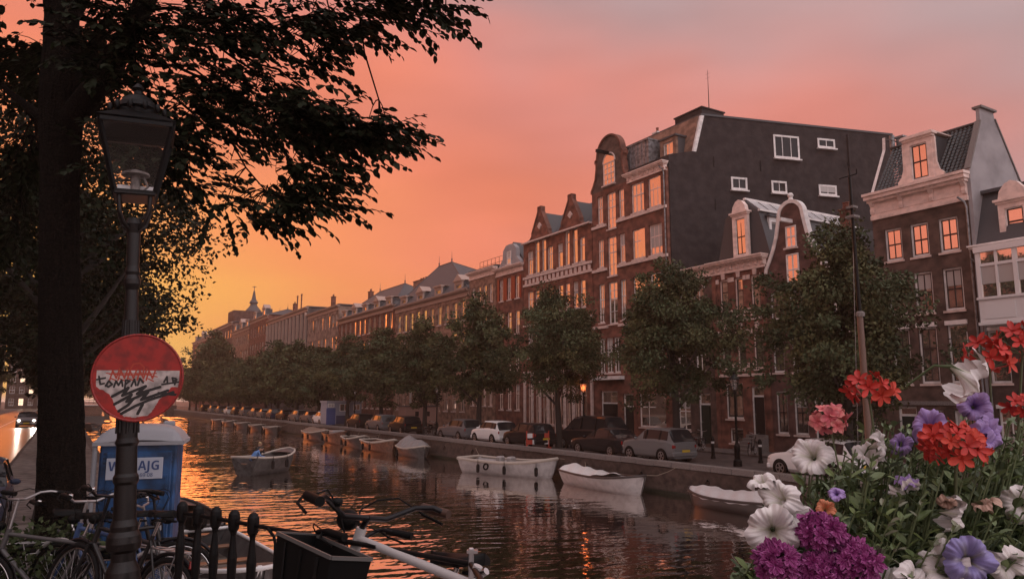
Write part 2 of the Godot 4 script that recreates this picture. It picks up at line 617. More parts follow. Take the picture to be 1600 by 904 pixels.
func water() -> void:
	# small wind waves and the fading wake of the boats, as real relief; finer ripples are in the material
	var f := FastNoiseLite.new()
	f.seed = 31
	f.frequency = 0.55
	f.fractal_octaves = 3
	f.fractal_gain = 0.45
	var g := FastNoiseLite.new()
	g.seed = 32
	g.frequency = 0.05
	var wind := Vector3(-0.22, 0, -0.975)  # the crests lie across the breeze that comes up the canal
	var crest := Vector3(0.975, 0, -0.22)
	var height := func(s: float, t: float) -> float:
		var p := place(s, t)
		var a := p.dot(wind)
		var c := p.dot(crest)
		var calm := clampf(0.80 + g.get_noise_2d(a * 1.6, c * 0.7) * 1.3 - smoothstep(10.0, 20.0, t - (s - 30.0) * 0.12) * 0.62, 0.13, 1.15)
		return calm * (0.019 * f.get_noise_2d(a * 2.5, c * 0.72) + 0.0055 * f.get_noise_2d(a * 6.2 + 50.0, c * 1.7) + 0.018 * f.get_noise_2d(a * 0.8 + 9.0, c * 0.4))
	var b := Builder.new()
	var rows := PackedFloat32Array()
	var s := 0.6
	while s < 330.0:
		rows.append(s)
		s += 0.10 if s < 36.0 else (0.15 if s < 62.0 else (0.35 if s < 95.0 else (1.2 if s < 140.0 else 8.0)))
	rows.append(330.0)
	for i in rows.size() - 1:
		var sa := rows[i]
		var sb := rows[i + 1]
		var nt := 190 if sa < 36.0 else (130 if sa < 62.0 else (70 if sa < 95.0 else 20))
		var lo := PackedVector3Array()
		var hi := PackedVector3Array()
		var nl := PackedVector3Array()
		var nh := PackedVector3Array()
		for k in nt + 1:
			var t := lerpf(NEAR_EDGE - 0.05, QUAY_T + 0.05, float(k) / nt)
			for w in 2:
				var ss := sa if w == 0 else sb
				var y: float = height.call(ss, t)
				var e := 0.08
				var ds: float = (height.call(ss + e, t) - y) / e
				var dt: float = (height.call(ss, t + e) - y) / e
				var nn := (Vector3.UP - ALONG * ds - ACROSS * dt).normalized()
				if w == 0:
					lo.append(place(ss, t, y)); nl.append(nn)
				else:
					hi.append(place(ss, t, y)); nh.append(nn)
		for k in nt:
			b.quadn(lo[k], lo[k + 1], hi[k + 1], hi[k], nl[k], nl[k + 1], nh[k + 1], nh[k])
	struct("canal_water", b, materials.water)
	b = Builder.new()
	sheet(b, -60, 330, NEAR_EDGE - 0.2, QUAY_T + 0.2, -1.4)
	struct("canal_bed", b, materials.quay_wall)


# ------------------------------------------------------------------ house parts; x runs along the front, y up from the street, z out over the street
func front_wall(root: Node, w: float, h: float, holes: Array, m: Material, thick := 0.24, called := "facade") -> MeshInstance3D:
	var b := Builder.new()
	var xs := [0.0, w]
	var ys := [0.0, h]
	for r in holes:
		for x in [r.position.x, r.end.x]:
			xs.append(x)
		for y in [r.position.y, r.end.y]:
			ys.append(y)
	xs.sort()
	ys.sort()
	for j in ys.size() - 1:
		if ys[j + 1] - ys[j] < 0.001:
			continue
		var run := -1.0
		for i in xs.size() - 1:
			if xs[i + 1] - xs[i] < 0.001:
				continue
			var mid := Vector2((xs[i] + xs[i + 1]) / 2, (ys[j] + ys[j + 1]) / 2)
			var open := false
			for r in holes:
				if r.has_point(mid):
					open = true
			if not open and run < 0.0:
				run = xs[i]
			if run >= 0.0 and (open or i == xs.size() - 2 or xs[i + 1] >= w - 0.001):
				var x1: float = xs[i] if open else xs[i + 1]
				b.quad(Vector3(run, ys[j], 0), Vector3(x1, ys[j], 0), Vector3(x1, ys[j + 1], 0), Vector3(run, ys[j + 1], 0))
				run = -1.0
	for r in holes:
		var a: Vector2 = r.position
		var e: Vector2 = r.end
		b.quad(Vector3(a.x, a.y, -thick), Vector3(a.x, a.y, 0), Vector3(a.x, e.y, 0), Vector3(a.x, e.y, -thick))
		b.quad(Vector3(e.x, a.y, 0), Vector3(e.x, a.y, -thick), Vector3(e.x, e.y, -thick), Vector3(e.x, e.y, 0))
		b.quad(Vector3(a.x, a.y, 0), Vector3(a.x, a.y, -thick), Vector3(e.x, a.y, -thick), Vector3(e.x, a.y, 0))
		b.quad(Vector3(a.x, e.y, -thick), Vector3(a.x, e.y, 0), Vector3(e.x, e.y, 0), Vector3(e.x, e.y, -thick))
	b.quad(Vector3(0, 0, 0), Vector3(0, h, 0), Vector3(0, h, -thick), Vector3(0, 0, -thick))
	b.quad(Vector3(w, 0, -thick), Vector3(w, h, -thick), Vector3(w, h, 0), Vector3(w, 0, 0))
	b.quad(Vector3(0, h, 0), Vector3(w, h, 0), Vector3(w, h, -thick), Vector3(0, h, -thick))
	return obj(called, b, m, root)


func body(root: Node, w: float, h: float, d: float, m: Material, called := "wall") -> void:
	var b := Builder.new()
	b.span(0.0, w, 0.0, h, -d, -0.24)
	obj(called, b, m, root)


# a sash window: frame with glazing bars; the panes are its sub-part, and so are its sill and its blind
func sash(root: Node, r: Rect2, nx := 2, ny := 2, o := {}) -> MeshInstance3D:
	var w := r.size.x
	var h := r.size.y
	var z: float = o.get("z", -0.10)
	var fw: float = o.get("frame", 0.075)
	var upper: float = o.get("split", 0.5)
	var key := "sash %.2f %.2f %d %d %.2f %.2f %d" % [w, h, nx, ny, fw, upper, int(o.has("bars"))]
	if not shared.has(key):
		var b := Builder.new()
		b.span(0, fw, 0, h, -0.05, 0.0); b.span(w - fw, w, 0, h, -0.05, 0.0)
		b.span(fw, w - fw, 0, fw * 1.2, -0.05, 0.0); b.span(fw, w - fw, h - fw, h, -0.05, 0.0)
		shared[key] = b.done()
		b = Builder.new()
		for i in range(1, nx):
			b.span(w * i / nx - 0.022, w * i / nx + 0.022, fw, h - fw, -0.045, -0.008)
		if ny >= 2:
			b.span(fw, w - fw, h * upper - 0.035, h * upper + 0.035, -0.046, -0.004)
		if o.has("bars"):  # sashes painted darker than the frame
			b.span(fw, fw + 0.045, fw, h - fw, -0.044, -0.006); b.span(w - fw - 0.045, w - fw, fw, h - fw, -0.044, -0.006)
			b.span(fw, w - fw, h - fw - 0.045, h - fw, -0.043, -0.007); b.span(fw, w - fw, fw * 1.2, fw * 1.2 + 0.05, -0.043, -0.007)
		if ny == 4:
			for q in [upper * 0.5, upper + (1 - upper) * 0.5]:
				b.span(fw, w - fw, h * q - 0.016, h * q + 0.016, -0.045, -0.01)
		shared[key + " bars"] = b.done()
		b = Builder.new()
		b.span(fw * 0.5, w - fw * 0.5, fw * 0.5, h - fw * 0.5, -0.04, -0.032)
		shared[key + " pane"] = b.done()
	var win := obj("window", shared[key], materials[o.get("paint", "white_paint")], root)
	win.position = Vector3(r.position.x, r.position.y, z)
	if shared[key + " bars"].get_surface_count():
		obj("glazing_bars", shared[key + " bars"], materials[o.get("bars", o.get("paint", "white_paint"))], win)
	var pane := obj("pane", shared[key + " pane"], materials[o.get("glass", "window_glass")], win)
	pane.rotation.x = rng.randf_range(-0.014, 0.014)  # old glass never hangs quite plumb
	pane.rotation.y = rng.randf_range(-0.03, 0.03)
	if o.get("sill", true):
		var sk := "sill %.2f" % w
		if not shared.has(sk):
			var b := Builder.new()
			b.span(-0.06, w + 0.06, -0.10, -0.005, -0.1, 0.17)
			shared[sk] = b.done()
		obj("sill", shared[sk], materials[o.get("sill_stone", "pale_stone")], win)
	if not o.has("blind") and o.get("curtain", true) and w > 0.5 and rng.randf() < 0.28:
		o["blind"] = rng.randf_range(0.2, 0.75)
	if o.has("blind"):
		var k: float = o.blind
		var b := Builder.new()
		b.span(fw, w - fw, h * (1 - k), h - fw, -0.031, -0.026)
		obj("blind", b, materials.blind, win)
	return win


func lintel(root: Node, r: Rect2, h := 0.22, m := "white_paint", out := 0.04, over := 0.08) -> void:
	var b := Builder.new()
	b.span(r.position.x - over, r.end.x + over, r.end.y + 0.002, r.end.y + h, -0.1, out)
	obj("lintel", b, materials[m], root)


func door(root: Node, r: Rect2, paint := "green_door", light := 0.35) -> void:
	var w := r.size.x
	var h := r.size.y
	var b := Builder.new()
	b.span(0, 0.09, 0, h, -0.06, 0.0); b.span(w - 0.09, w, 0, h, -0.06, 0.0); b.span(0.09, w - 0.09, h - 0.09, h, -0.06, 0.0)
	b.span(0.09, w - 0.09, h - light - 0.1, h - light, -0.06, 0.0)
	var f := obj("door", b, materials.white_paint, root)
	f.position = Vector3(r.position.x, r.position.y, -0.1)
	b = Builder.new()
	b.span(0.09, w - 0.09, 0.0, h - light - 0.1, -0.06, -0.03)
	for q in [[0.08, 0.42], [0.5, 0.92]]:
		b.span(0.2, w - 0.2, (h - light) * q[0], (h - light) * q[1], -0.03, -0.015)
	obj("leaf", b, materials[paint], f)
	b = Builder.new()
	b.span(0.09, w - 0.09, h - light, h - 0.09, -0.05, -0.04)
	obj("pane", b, materials.window_glass, f)
	b = Builder.new()
	b.ball(Vector3(0.2, h * 0.42, 0.0), Vector3.ONE * 0.04, 8, 6)
	obj("handle", b, materials.chrome, f)


# a moulded cornice: boards that step out towards the top, with brackets below
func cornice(root: Node, x0: float, x1: float, y: float, tall: float, out: float, m := "white_paint", brackets := 0) -> void:
	var b := Builder.new()
	var z := -0.15
	b.span(x0, x1, y - tall, y - tall * 0.84, z, 0.10)
	b.span(x0 + 0.02, x1 - 0.02, y - tall * 0.84, y - tall * 0.34, z, 0.045)
	b.span(x0 - 0.04, x1 + 0.04, y - tall * 0.34, y - tall * 0.24, z, out * 0.55)
	b.span(x0 - 0.10, x1 + 0.10, y - tall * 0.24, y - tall * 0.10, z, out * 0.85)
	b.span(x0 - 0.14, x1 + 0.14, y - tall * 0.10, y, z, out)
	var c := obj("cornice", b, materials[m], root)
	for i in brackets:
		var x := lerpf(x0 + 0.12, x1 - 0.12, float(i) / (brackets - 1))
		var k := Builder.new()
		k.prism(PackedVector2Array([Vector2(0.04, 0), Vector2(0.12, 0), Vector2(0.15, tall * 0.12), Vector2(0.10, tall * 0.26), Vector2(out * 0.5, tall * 0.42), Vector2(out * 0.75, tall * 0.52), Vector2(0.04, tall * 0.52)]), -0.09, 0.09)
		var kb := obj("bracket", k, materials[m], c)
		kb.transform = Transform3D(Basis(Vector3.UP, -PI / 2), Vector3(x, y - tall * 0.76, 0))


func downpipe(root: Node, x: float, y0: float, y1: float) -> void:
	var b := Builder.new()
	b.tube([Vector3(x, y0, 0.09), Vector3(x, y1 - 0.5, 0.09), Vector3(x - 0.05, y1 - 0.25, 0.14), Vector3(x - 0.25, y1, 0.28)], 0.05, 8)
	obj("downpipe", b, materials.zinc, root)


func chimney(root: Node, at: Vector3, size: Vector3, m: Material, pots := 2) -> void:
	var b := Builder.new()
	b.box(at + Vector3(0, size.y / 2, 0), size)
	b.box(at + Vector3(0, size.y + 0.05, 0), Vector3(size.x + 0.12, 0.1, size.z + 0.12))
	var c := obj("chimney", b, m, root)
	for i in pots:
		var k := Builder.new()
		k.lathe([Vector2(0.11, 0), Vector2(0.09, 0.3), Vector2(0.12, 0.34), Vector2(0.12, 0.38), Vector2(0, 0.38)], 10)
		var p := obj("chimney_pot", k, materials.red_brick, c)
		p.position = at + Vector3(lerpf(-size.x / 3, size.x / 3, (i + 0.5) / pots), size.y + 0.1, 0)


# pantiles: each tile a bowed sheet that laps over the one below
func tiled_slope(a: Vector3, b: Vector3, up: Vector3, rows: int, cols: int) -> Builder:
	var m := Builder.new()
	var x := (b - a) / cols
	var y := up / rows
	var nn := x.cross(y).normalized()
	for j in rows:
		for i in cols:
			var o := a + x * i + y * j
			var l := nn * 0.03
			var k := nn * 0.065
			var p := [o + l, o + x * 0.3 + k, o + x * 0.65 + l * 0.4, o + x + l]
			for q in 3:
				m.quad(p[q], p[q + 1], p[q + 1] + y * 1.05 - l, p[q] + y * 1.05 - l)
	return m


func gable_mesh(pts: Array, thick: float) -> Builder:  # half an outline, from the foot of the right side to the top; mirrored about x = 0
	var poly := PackedVector2Array()
	for p in pts:
		poly.append(p)
	for i in range(pts.size() - 1, -1, -1):
		if pts[i].x > 0.001:
			poly.append(Vector2(-pts[i].x, pts[i].y))
	var b := Builder.new()
	b.prism(poly, -thick, 0.0)
	return b


func gable_trim(pts: Array, w: float, z0: float, z1: float) -> Builder:  # a coping that follows the gable's outline
	var b := Builder.new()
	for side in [1.0, -1.0]:
		for i in pts.size() - 1:
			var p := Vector3(pts[i].x * side, pts[i].y, (z0 + z1) / 2)
			var q := Vector3(pts[i + 1].x * side, pts[i + 1].y, (z0 + z1) / 2)
			var ext := (q - p).normalized() * 0.01
			b.bar(p - ext, q + ext, z1 - z0 - 0.0007 * i, w, Vector3(-(q - p).y, (q - p).x, 0) if absf((q - p).x) < absf((q - p).y) else Vector3.UP)
	return b


# a dormer: a framed window under a small pediment, with cheeks that run back into the roof
func dormer(root: Node, x: float, y: float, w: float, h: float, back: float, o := {}) -> void:
	var d := sub(root, "dormer", Transform3D(Basis.IDENTITY, Vector3(x, y, o.get("z", -0.15))))
	var paint: String = o.get("paint", "cream_paint")
	var fw: float = o.get("jamb", 0.22)
	var hole := Rect2(-w / 2 + fw, 0.25, w - 2 * fw, h - 0.55)
	var wall := front_wall(d, w, h, [Rect2(hole.position + Vector2(w / 2, 0), hole.size)], materials[paint], 0.2, "dormer_front")
	wall.position.x = -w / 2
	sash(d, hole, o.get("nx", 2), 2, {"bars": "dark_sash", "paint": o.get("frame", "white_paint"), "sill": false, "frame": 0.05, "split": 0.5})
	var b := Builder.new()
	b.span(-w / 2 + 0.02, -w / 2 + 0.1, 0, h - 0.02, -back, -0.2); b.span(w / 2 - 0.1, w / 2 - 0.02, 0, h - 0.02, -back, -0.2)
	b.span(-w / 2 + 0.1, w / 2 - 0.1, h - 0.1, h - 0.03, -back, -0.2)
	obj("cheek", b, materials[o.get("cheek", "slate")], d)
	b = Builder.new()
	b.span(-w / 2 - 0.12, w / 2 + 0.12, h, h + 0.1, -0.3, 0.16)
	b.span(-w / 2 - 0.06, w / 2 + 0.06, h - 0.1, h, -0.2, 0.07)
	if o.get("top", "flat") == "pediment":
		b.prism(PackedVector2Array([Vector2(-w / 2 + 0.05, h + 0.1), Vector2(w / 2 - 0.05, h + 0.1), Vector2(w / 2 - 0.12, h + 0.45), Vector2(w * 0.2, h + 0.75), Vector2(0, h + 0.85), Vector2(-w * 0.2, h + 0.75), Vector2(-w / 2 + 0.12, h + 0.45)]), -0.25, 0.05)
	elif o.get("top", "flat") == "gable":
		b.prism(PackedVector2Array([Vector2(-w / 2 - 0.1, h + 0.1), Vector2(w / 2 + 0.1, h + 0.1), Vector2(0, h + 0.1 + w * 0.38)]), -back * 0.8, 0.1)
	else:
		b.span(-w / 2 - 0.08, w / 2 + 0.08, h + 0.1, h + 0.16, -back, 0.12)
	obj("pediment", b, materials[paint], d)
	if o.get("scrolls", false):
		for s in [1.0, -1.0]:
			b = Builder.new()
			b.prism(PackedVector2Array([Vector2(0, 0.12), Vector2(0.42, 0.12), Vector2(0.44, 0.3), Vector2(0.24, 0.5), Vector2(0.13, 0.9), Vector2(0.12, h - 0.15), Vector2(0, h - 0.12)]), -0.12, 0.0)
			var k := obj("scroll", b, materials[paint], d)
			k.transform = Transform3D(Basis.IDENTITY if s > 0 else Basis(Vector3.UP, PI), Vector3(s * w / 2, 0, -0.02 if s > 0 else -0.14))
		b = Builder.new()
		b.span(-w / 2 - 0.5, w / 2 + 0.5, 0.0, 0.12, -0.15, 0.12)
		obj("dormer_sill", b, materials[paint], d)


func rect_at(s_left: float, base: float, s1: float, s0: float, y0: float, y1: float) -> Rect2:  # from places along the canal and heights over the water
	return Rect2(s_left - s1, y0 - base, s1 - s0, y1 - y0)


func stoop(root: Node, x: float, w: float, h: float) -> void:
	var n := int(h / 0.18)
	for i in n:
		var b := Builder.new()
		b.span(x - w / 2, x + w / 2, 0.0, h - 0.18 * i - 0.003 * i, 0.02 + 0.28 * i, 0.30 + 0.28 * i)
		obj("step", b, materials.grey_stone, root)


func far_houses() -> void:
	house_with_bay()
	brown_house()
	low_house()
	bell_gable_house()
	pilaster_house()
	dark_warehouse()
	twin_gable_house()
	var o := {}
	# the smaller fronts beyond
	plain_house(53.85, 58.6, 15.9, "russet_brick", 3, [[13.0, 2.0], [9.9, 2.0], [6.7, 2.1], [3.3, 2.2]], {"roof": "neck", "label": "narrow reddish house with grey neck gable left of the twin gables", "called": "neck_gable_house"})
	plain_house(58.7, 63.9, 16.3, "tan_brick", 4, [[13.2, 1.7], [10.2, 1.9], [7.0, 1.9], [3.6, 2.0]], {"roof": "flat", "rail": true, "label": "flat topped tan brick house between the hip roof and the neck gable", "called": "flat_roof_house"})
	plain_house(64.0, 83.0, 14.9, "tan_brick", 10, [[11.9, 2.0], [8.9, 2.0], [5.9, 2.1], [3.0, 2.1]], {"roof": "hip", "top": 20.3, "left_hip": 1.5, "right_hip": 14.0, "dormers": 4, "low_dormers": true, "label": "long brick building under a slate hip roof with a spike on top", "called": "hip_roof_building"})
	plain_house(83.2, 104.5, 15.4, "russet_brick", 11, [[12.6, 2.0], [9.6, 2.0], [6.3, 2.1], [3.0, 2.1]], {"roof": "hip", "top": 19.6, "left_hip": 3.0, "right_hip": 9.0, "dormers": 5, "low_dormers": true, "stack": true, "label": "long brick row with slate roof and stone dormers left of the hip roof", "called": "dormer_row_building"})
	plain_house(104.8, 121.0, 17.6, "cream_wall", 9, [[14.6, 1.9], [11.3, 1.9], [8.0, 1.9], [4.6, 1.9]], {"roof": "flat", "label": "pale plastered building with a row of narrow top windows", "called": "pale_building"})
	plain_house(121.3, 149.0, 19.0, "grey_wall", 11, [[15.6, 2.4], [12.0, 2.2], [8.4, 2.2], [4.8, 2.2]], {"roof": "flat", "fins": true, "label": "grey flat roofed office block with tall white window fins", "called": "office_block"})
	plain_house(149.4, 166.0, 20.5, "russet_brick", 7, [[16.8, 2.0], [13.4, 2.0], [10.0, 2.0], [6.6, 2.0]], {"roof": "hip", "top": 22.4, "dormers": 2, "label": "distant brown house below the thin church spire", "called": "spire_side_house"})
	plain_house(166.3, 186.0, 19.6, "tan_brick", 8, [[16.0, 2.0], [12.6, 2.0], [9.2, 2.0]], {"roof": "hip", "top": 21.8, "dormers": 3, "label": "distant light brick house right of the stepped dark building", "called": "light_brick_house"})
	plain_house(186.3, 214.0, 22.2, "plum_brick", 8, [[18.6, 2.0], [15.0, 2.0], [11.4, 2.0]], {"roof": "flat", "box": true, "label": "distant dark building stepped up to a square roof box", "called": "stepped_building"})
	plain_house(214.3, 250.0, 21.0, "russet_brick", 9, [[17.4, 2.0], [13.8, 2.0]], {"roof": "hip", "top": 23.5, "dormers": 3, "label": "farthest house of the row on the right bank", "called": "farthest_house"})


func house(called: String, label: String, s_left: float) -> Node3D:
	return thing(called, label, "house", far_bank(s_left, FRONT_T, STREET + 0.1), "houses along the far quay")


func brown_house() -> void:
	var base := STREET + 0.1
	var sl := 21.3
	var w := 4.55
	var top := 14.25 - base
	var root := house("brown_brick_house", "tall brown brick house with white bracketed cornice and one scrolled dormer", sl)
	var holes := []
	var wins := []
	for row in [[10.83, 12.4], [8.2, 10.1], [5.0, 7.55]]:
		for x in [[20.73, 19.88], [19.46, 18.61], [18.14, 17.28]]:
			var r := rect_at(sl, base, x[0], x[1], row[0], row[1])
			holes.append(r)
			wins.append([r, row[0]])
	var low := [Rect2(0.6, 0.25, 0.9, 2.3), Rect2(1.85, 0.9, 0.85, 1.5), Rect2(3.15, 0.9, 0.9, 1.5)]
	holes.append_array(low)
	front_wall(root, w, top - 1.0, holes, materials.brown_brick)
	var n := 0
	for q in wins:
		var o := {"frame": 0.085, "split": 0.5, "bars": "dark_sash"}
		if q[1] > 8.0 and q[1] < 10.0:
			o["blind"] = 0.42
		if q[1] < 8.0:
			o["split"] = 0.62
		sash(root, q[0], 2, 2, o)
		if q[1] < 8.0:
			lintel(root, q[0], 0.2, "white_paint", 0.08, 0.05)
		n += 1
	door(root, low[0])
	sash(root, low[1], 2, 2); sash(root, low[2], 2, 2)
	var b := Builder.new()
	b.span(0, w, 2.62, 2.8, -0.1, 0.06)
	obj("string_course", b, materials.grey_stone, root)
	cornice(root, -0.02, w + 0.02, top, 1.28, 0.52, "cream_paint", 4)
	for k in 3:
		b = Builder.new()
		var x0 := 0.28 + k * 1.42
		b.span(x0, x0 + 1.15, top - 0.98, top - 0.52, 0.045, 0.065)
		obj("frieze_panel", b, materials.cream_paint, root)
	body(root, w, top - 0.2, 8.0, materials.brown_brick)
	# roof of black pantiles between two gable walls
	var ridge := 17.0 - base
	var roof := obj("roof", tiled_slope(Vector3(0.1, top - 0.12, -0.05), Vector3(w - 0.1, top - 0.12, -0.05), Vector3(0, ridge - top + 0.12, -2.0), 16, 22), materials.roof_tile, root)
	b = Builder.new()
	b.quad(Vector3(w, top - 0.2, -4.6), Vector3(0, top - 0.2, -4.6), Vector3(0, ridge, -2.05), Vector3(w, ridge, -2.05))
	b.tube([Vector3(0, ridge + 0.02, -2.05), Vector3(w, ridge + 0.02, -2.05)], 0.09, 8)
	obj("roof_back", b, materials.roof_tile, root)
	for side in 2:  # the grey plastered gable on the right, the white coping on the left
		b = Builder.new()
		b.xf = Transform3D(Basis(Vector3.UP, PI / 2), Vector3(w + 0.0 if side else 0.0, 0, 0))
		b.prism(PackedVector2Array([Vector2(0.02, 0.0 if side else top - 0.5), Vector2(8.0, 0.0 if side else top - 0.5), Vector2(8.0, top - 1.2), Vector2(4.5, top + 0.05), Vector2(2.65, ridge + 0.12), Vector2(2.55, ridge + 0.45), Vector2(1.35, ridge + 0.45), Vector2(1.3, ridge - 0.2), Vector2(0.02, top + 0.1)]), 0.0, 0.16)
		obj("gable_wall", b, materials.grey_plaster if side else materials.white_paint, root)
	b = Builder.new()
	b.box(Vector3(w + 0.08, ridge + 0.5, -1.95), Vector3(0.42, 0.1, 1.36))
	for e in [[Vector3(w + 0.08, top + 0.14, -0.0), Vector3(w + 0.08, ridge - 0.16, -1.3)], [Vector3(w + 0.08, ridge + 0.16, -2.62), Vector3(w + 0.08, top + 0.09, -4.5)]]:
		b.bar(e[0], e[1], 0.26, 0.08)
	obj("gable_coping", b, materials.grey_stone, root)
	dormer(root, 2.44, top + 0.02, 1.32, 2.25, 1.6, {"scrolls": true, "jamb": 0.26})
	downpipe(root, w - 0.06, 0.0, top - 1.1)
	chimney(root, Vector3(0.25, ridge - 1.3, -2.6), Vector3(0.35, 1.9, 0.35), materials.zinc, 0)
	b = Builder.new()
	b.tube([Vector3(0.0, ridge - 1.0, -2.2), Vector3(0.0, ridge + 0.75, -2.2)], 0.13, 10)
	obj("flue", b, materials.zinc, root)


func house_with_bay() -> void:
	var base := STREET + 0.1
	var sl := 16.62
	var w := 8.2
	var top := 10.85 - base
	var root := house("bay_window_house", "house at the right edge with a white bay window and round topped dormer", sl)
	var holes := [Rect2(0.12, 3.55, 0.82, 2.2), Rect2(1.5, 3.55, 0.82, 2.2), Rect2(2.9, 3.55, 0.82, 2.2), Rect2(5.0, 3.55, 0.9, 2.2), Rect2(6.6, 3.55, 0.9, 2.2), Rect2(0.3, 0.6, 0.9, 1.9), Rect2(1.6, 0.6, 0.9, 1.9), Rect2(5.0, 6.3, 0.9, 2.0), Rect2(6.6, 6.3, 0.9, 2.0)]
	front_wall(root, w, top - 0.3, holes, materials.dark_brick)
	for r in holes:
		sash(root, r, 1 if r.position.y > 3.0 and r.position.y < 4.0 else 2, 2, {"split": 0.7})
		lintel(root, r, 0.16, "white_paint", 0.07, 0.05)
	body(root, w, top - 0.1, 9.0, materials.dark_brick)
	cornice(root, 0.0, w, top, 0.62, 0.5, "white_paint")
	# the bay: a white timber box with three lights in front and one on each side
	var bay := sub(root, "bay_window", Transform3D(Basis.IDENTITY, Vector3(0.35, 6.05, 0)))
	var b := Builder.new()
	b.span(0, 3.0, 0.0, 0.95, 0.0, 0.85)
	b.span(-0.06, 3.06, -0.12, 0.0, 0.0, 0.92)
	b.span(-0.05, 3.05, 0.95, 1.05, 0.0, 0.92)
	b.span(-0.04, 3.04, 2.95, 3.2, 0.0, 0.9)
	for x in [0.0, 1.42, 2.84]:
		b.span(x, x + 0.16, 1.05, 2.95, 0.72, 0.85)
	b.span(0.0, 0.16, 1.05, 2.95, 0.0, 0.1); b.span(2.84, 3.0, 1.05, 2.95, 0.0, 0.1)
	b.span(0.16, 2.84, 2.35, 2.47, 0.75, 0.83)
	for x in [0.74, 2.16]:
		b.span(x, x + 0.09, 1.05, 2.95, 0.75, 0.84)
	obj("bay_frame", b, materials.white_enamel, bay)
	for k in 2:
		b = Builder.new()
		b.span(0.2 + k * 1.42, 1.38 + k * 1.42, 0.14, 0.8, 0.85, 0.875)
		obj("bay_panel", b, materials.white_enamel, bay)
	for x in [[0.16, 0.74], [0.83, 1.42], [1.58, 2.16], [2.25, 2.84]]:
		b = Builder.new()
		b.span(x[0], x[1], 1.05, 2.35, 0.77, 0.785)
		obj("pane", b, materials.window_glass, bay)
		b = Builder.new()
		b.span(x[0], x[1], 2.47, 2.95, 0.77, 0.785)
		obj("pane", b, materials.window_glass, bay)
		b = Builder.new()
		b.span(x[0], x[1], 1.6, 2.35, 0.787, 0.792)
		obj("blind", b, materials.blind, bay)
	for x in [0.04, 2.94]:
		b = Builder.new()
		b.span(x, x + 0.02, 1.05, 2.95, 0.1, 0.72)
		obj("pane", b, materials.window_glass, bay)
	# mansard
	var roof := Builder.new()
	roof.xf = Transform3D(Basis(Vector3.UP, PI / 2), Vector3.ZERO)
	roof.prism(PackedVector2Array([Vector2(-0.05, top - 0.02), Vector2(9.0, top - 0.02), Vector2(8.6, top + 2.6), Vector2(0.95, top + 2.45)]), 0.02, w)
	obj("roof", roof, materials.slate, root)
	b = Builder.new()
	b.span(-0.02, w, top + 2.45, top + 2.6, -1.6, -0.75)
	obj("roof_edge", b, materials.lead, root)
	dormer(root, 1.55, top + 0.02, 1.2, 1.75, 1.2, {"jamb": 0.24, "nx": 1, "top": "pediment"})
	dormer(root, 4.6, top + 0.02, 1.2, 1.75, 1.2, {"jamb": 0.24, "nx": 1, "top": "pediment"})
	downpipe(root, 0.12, 0.0, top - 0.5)


func low_house() -> void:
	var base := STREET + 0.1
	var root := house("low_brick_house", "low brick house half hidden by the tree beside the mast", 24.15)
	var holes := [Rect2(0.4, 6.3, 0.8, 1.7), Rect2(1.6, 6.3, 0.8, 1.7), Rect2(0.4, 3.4, 0.8, 1.9), Rect2(1.6, 3.4, 0.8, 1.9), Rect2(0.35, 0.3, 0.95, 2.3), Rect2(1.6, 0.8, 0.8, 1.6)]
	front_wall(root, 2.8, 9.2, holes, materials.plum_brick)
	for i in holes.size():
		if i == 4:
			door(root, holes[i])
		else:
			sash(root, holes[i], 2, 2)
	body(root, 2.8, 9.4, 8.0, materials.plum_brick)
	cornice(root, 0, 2.8, 9.6, 0.6, 0.4, "white_paint")
	var b := Builder.new()
	b.prism(PackedVector2Array([Vector2(0, 9.55), Vector2(2.8, 9.55), Vector2(1.4, 11.6)]), -8.0, -0.4)
	obj("roof", b, materials.roof_tile, root)
	chimney(root, Vector3(1.6, 10.6, -5.0), Vector3(1.0, 3.4, 0.6), materials.russet_brick, 2)


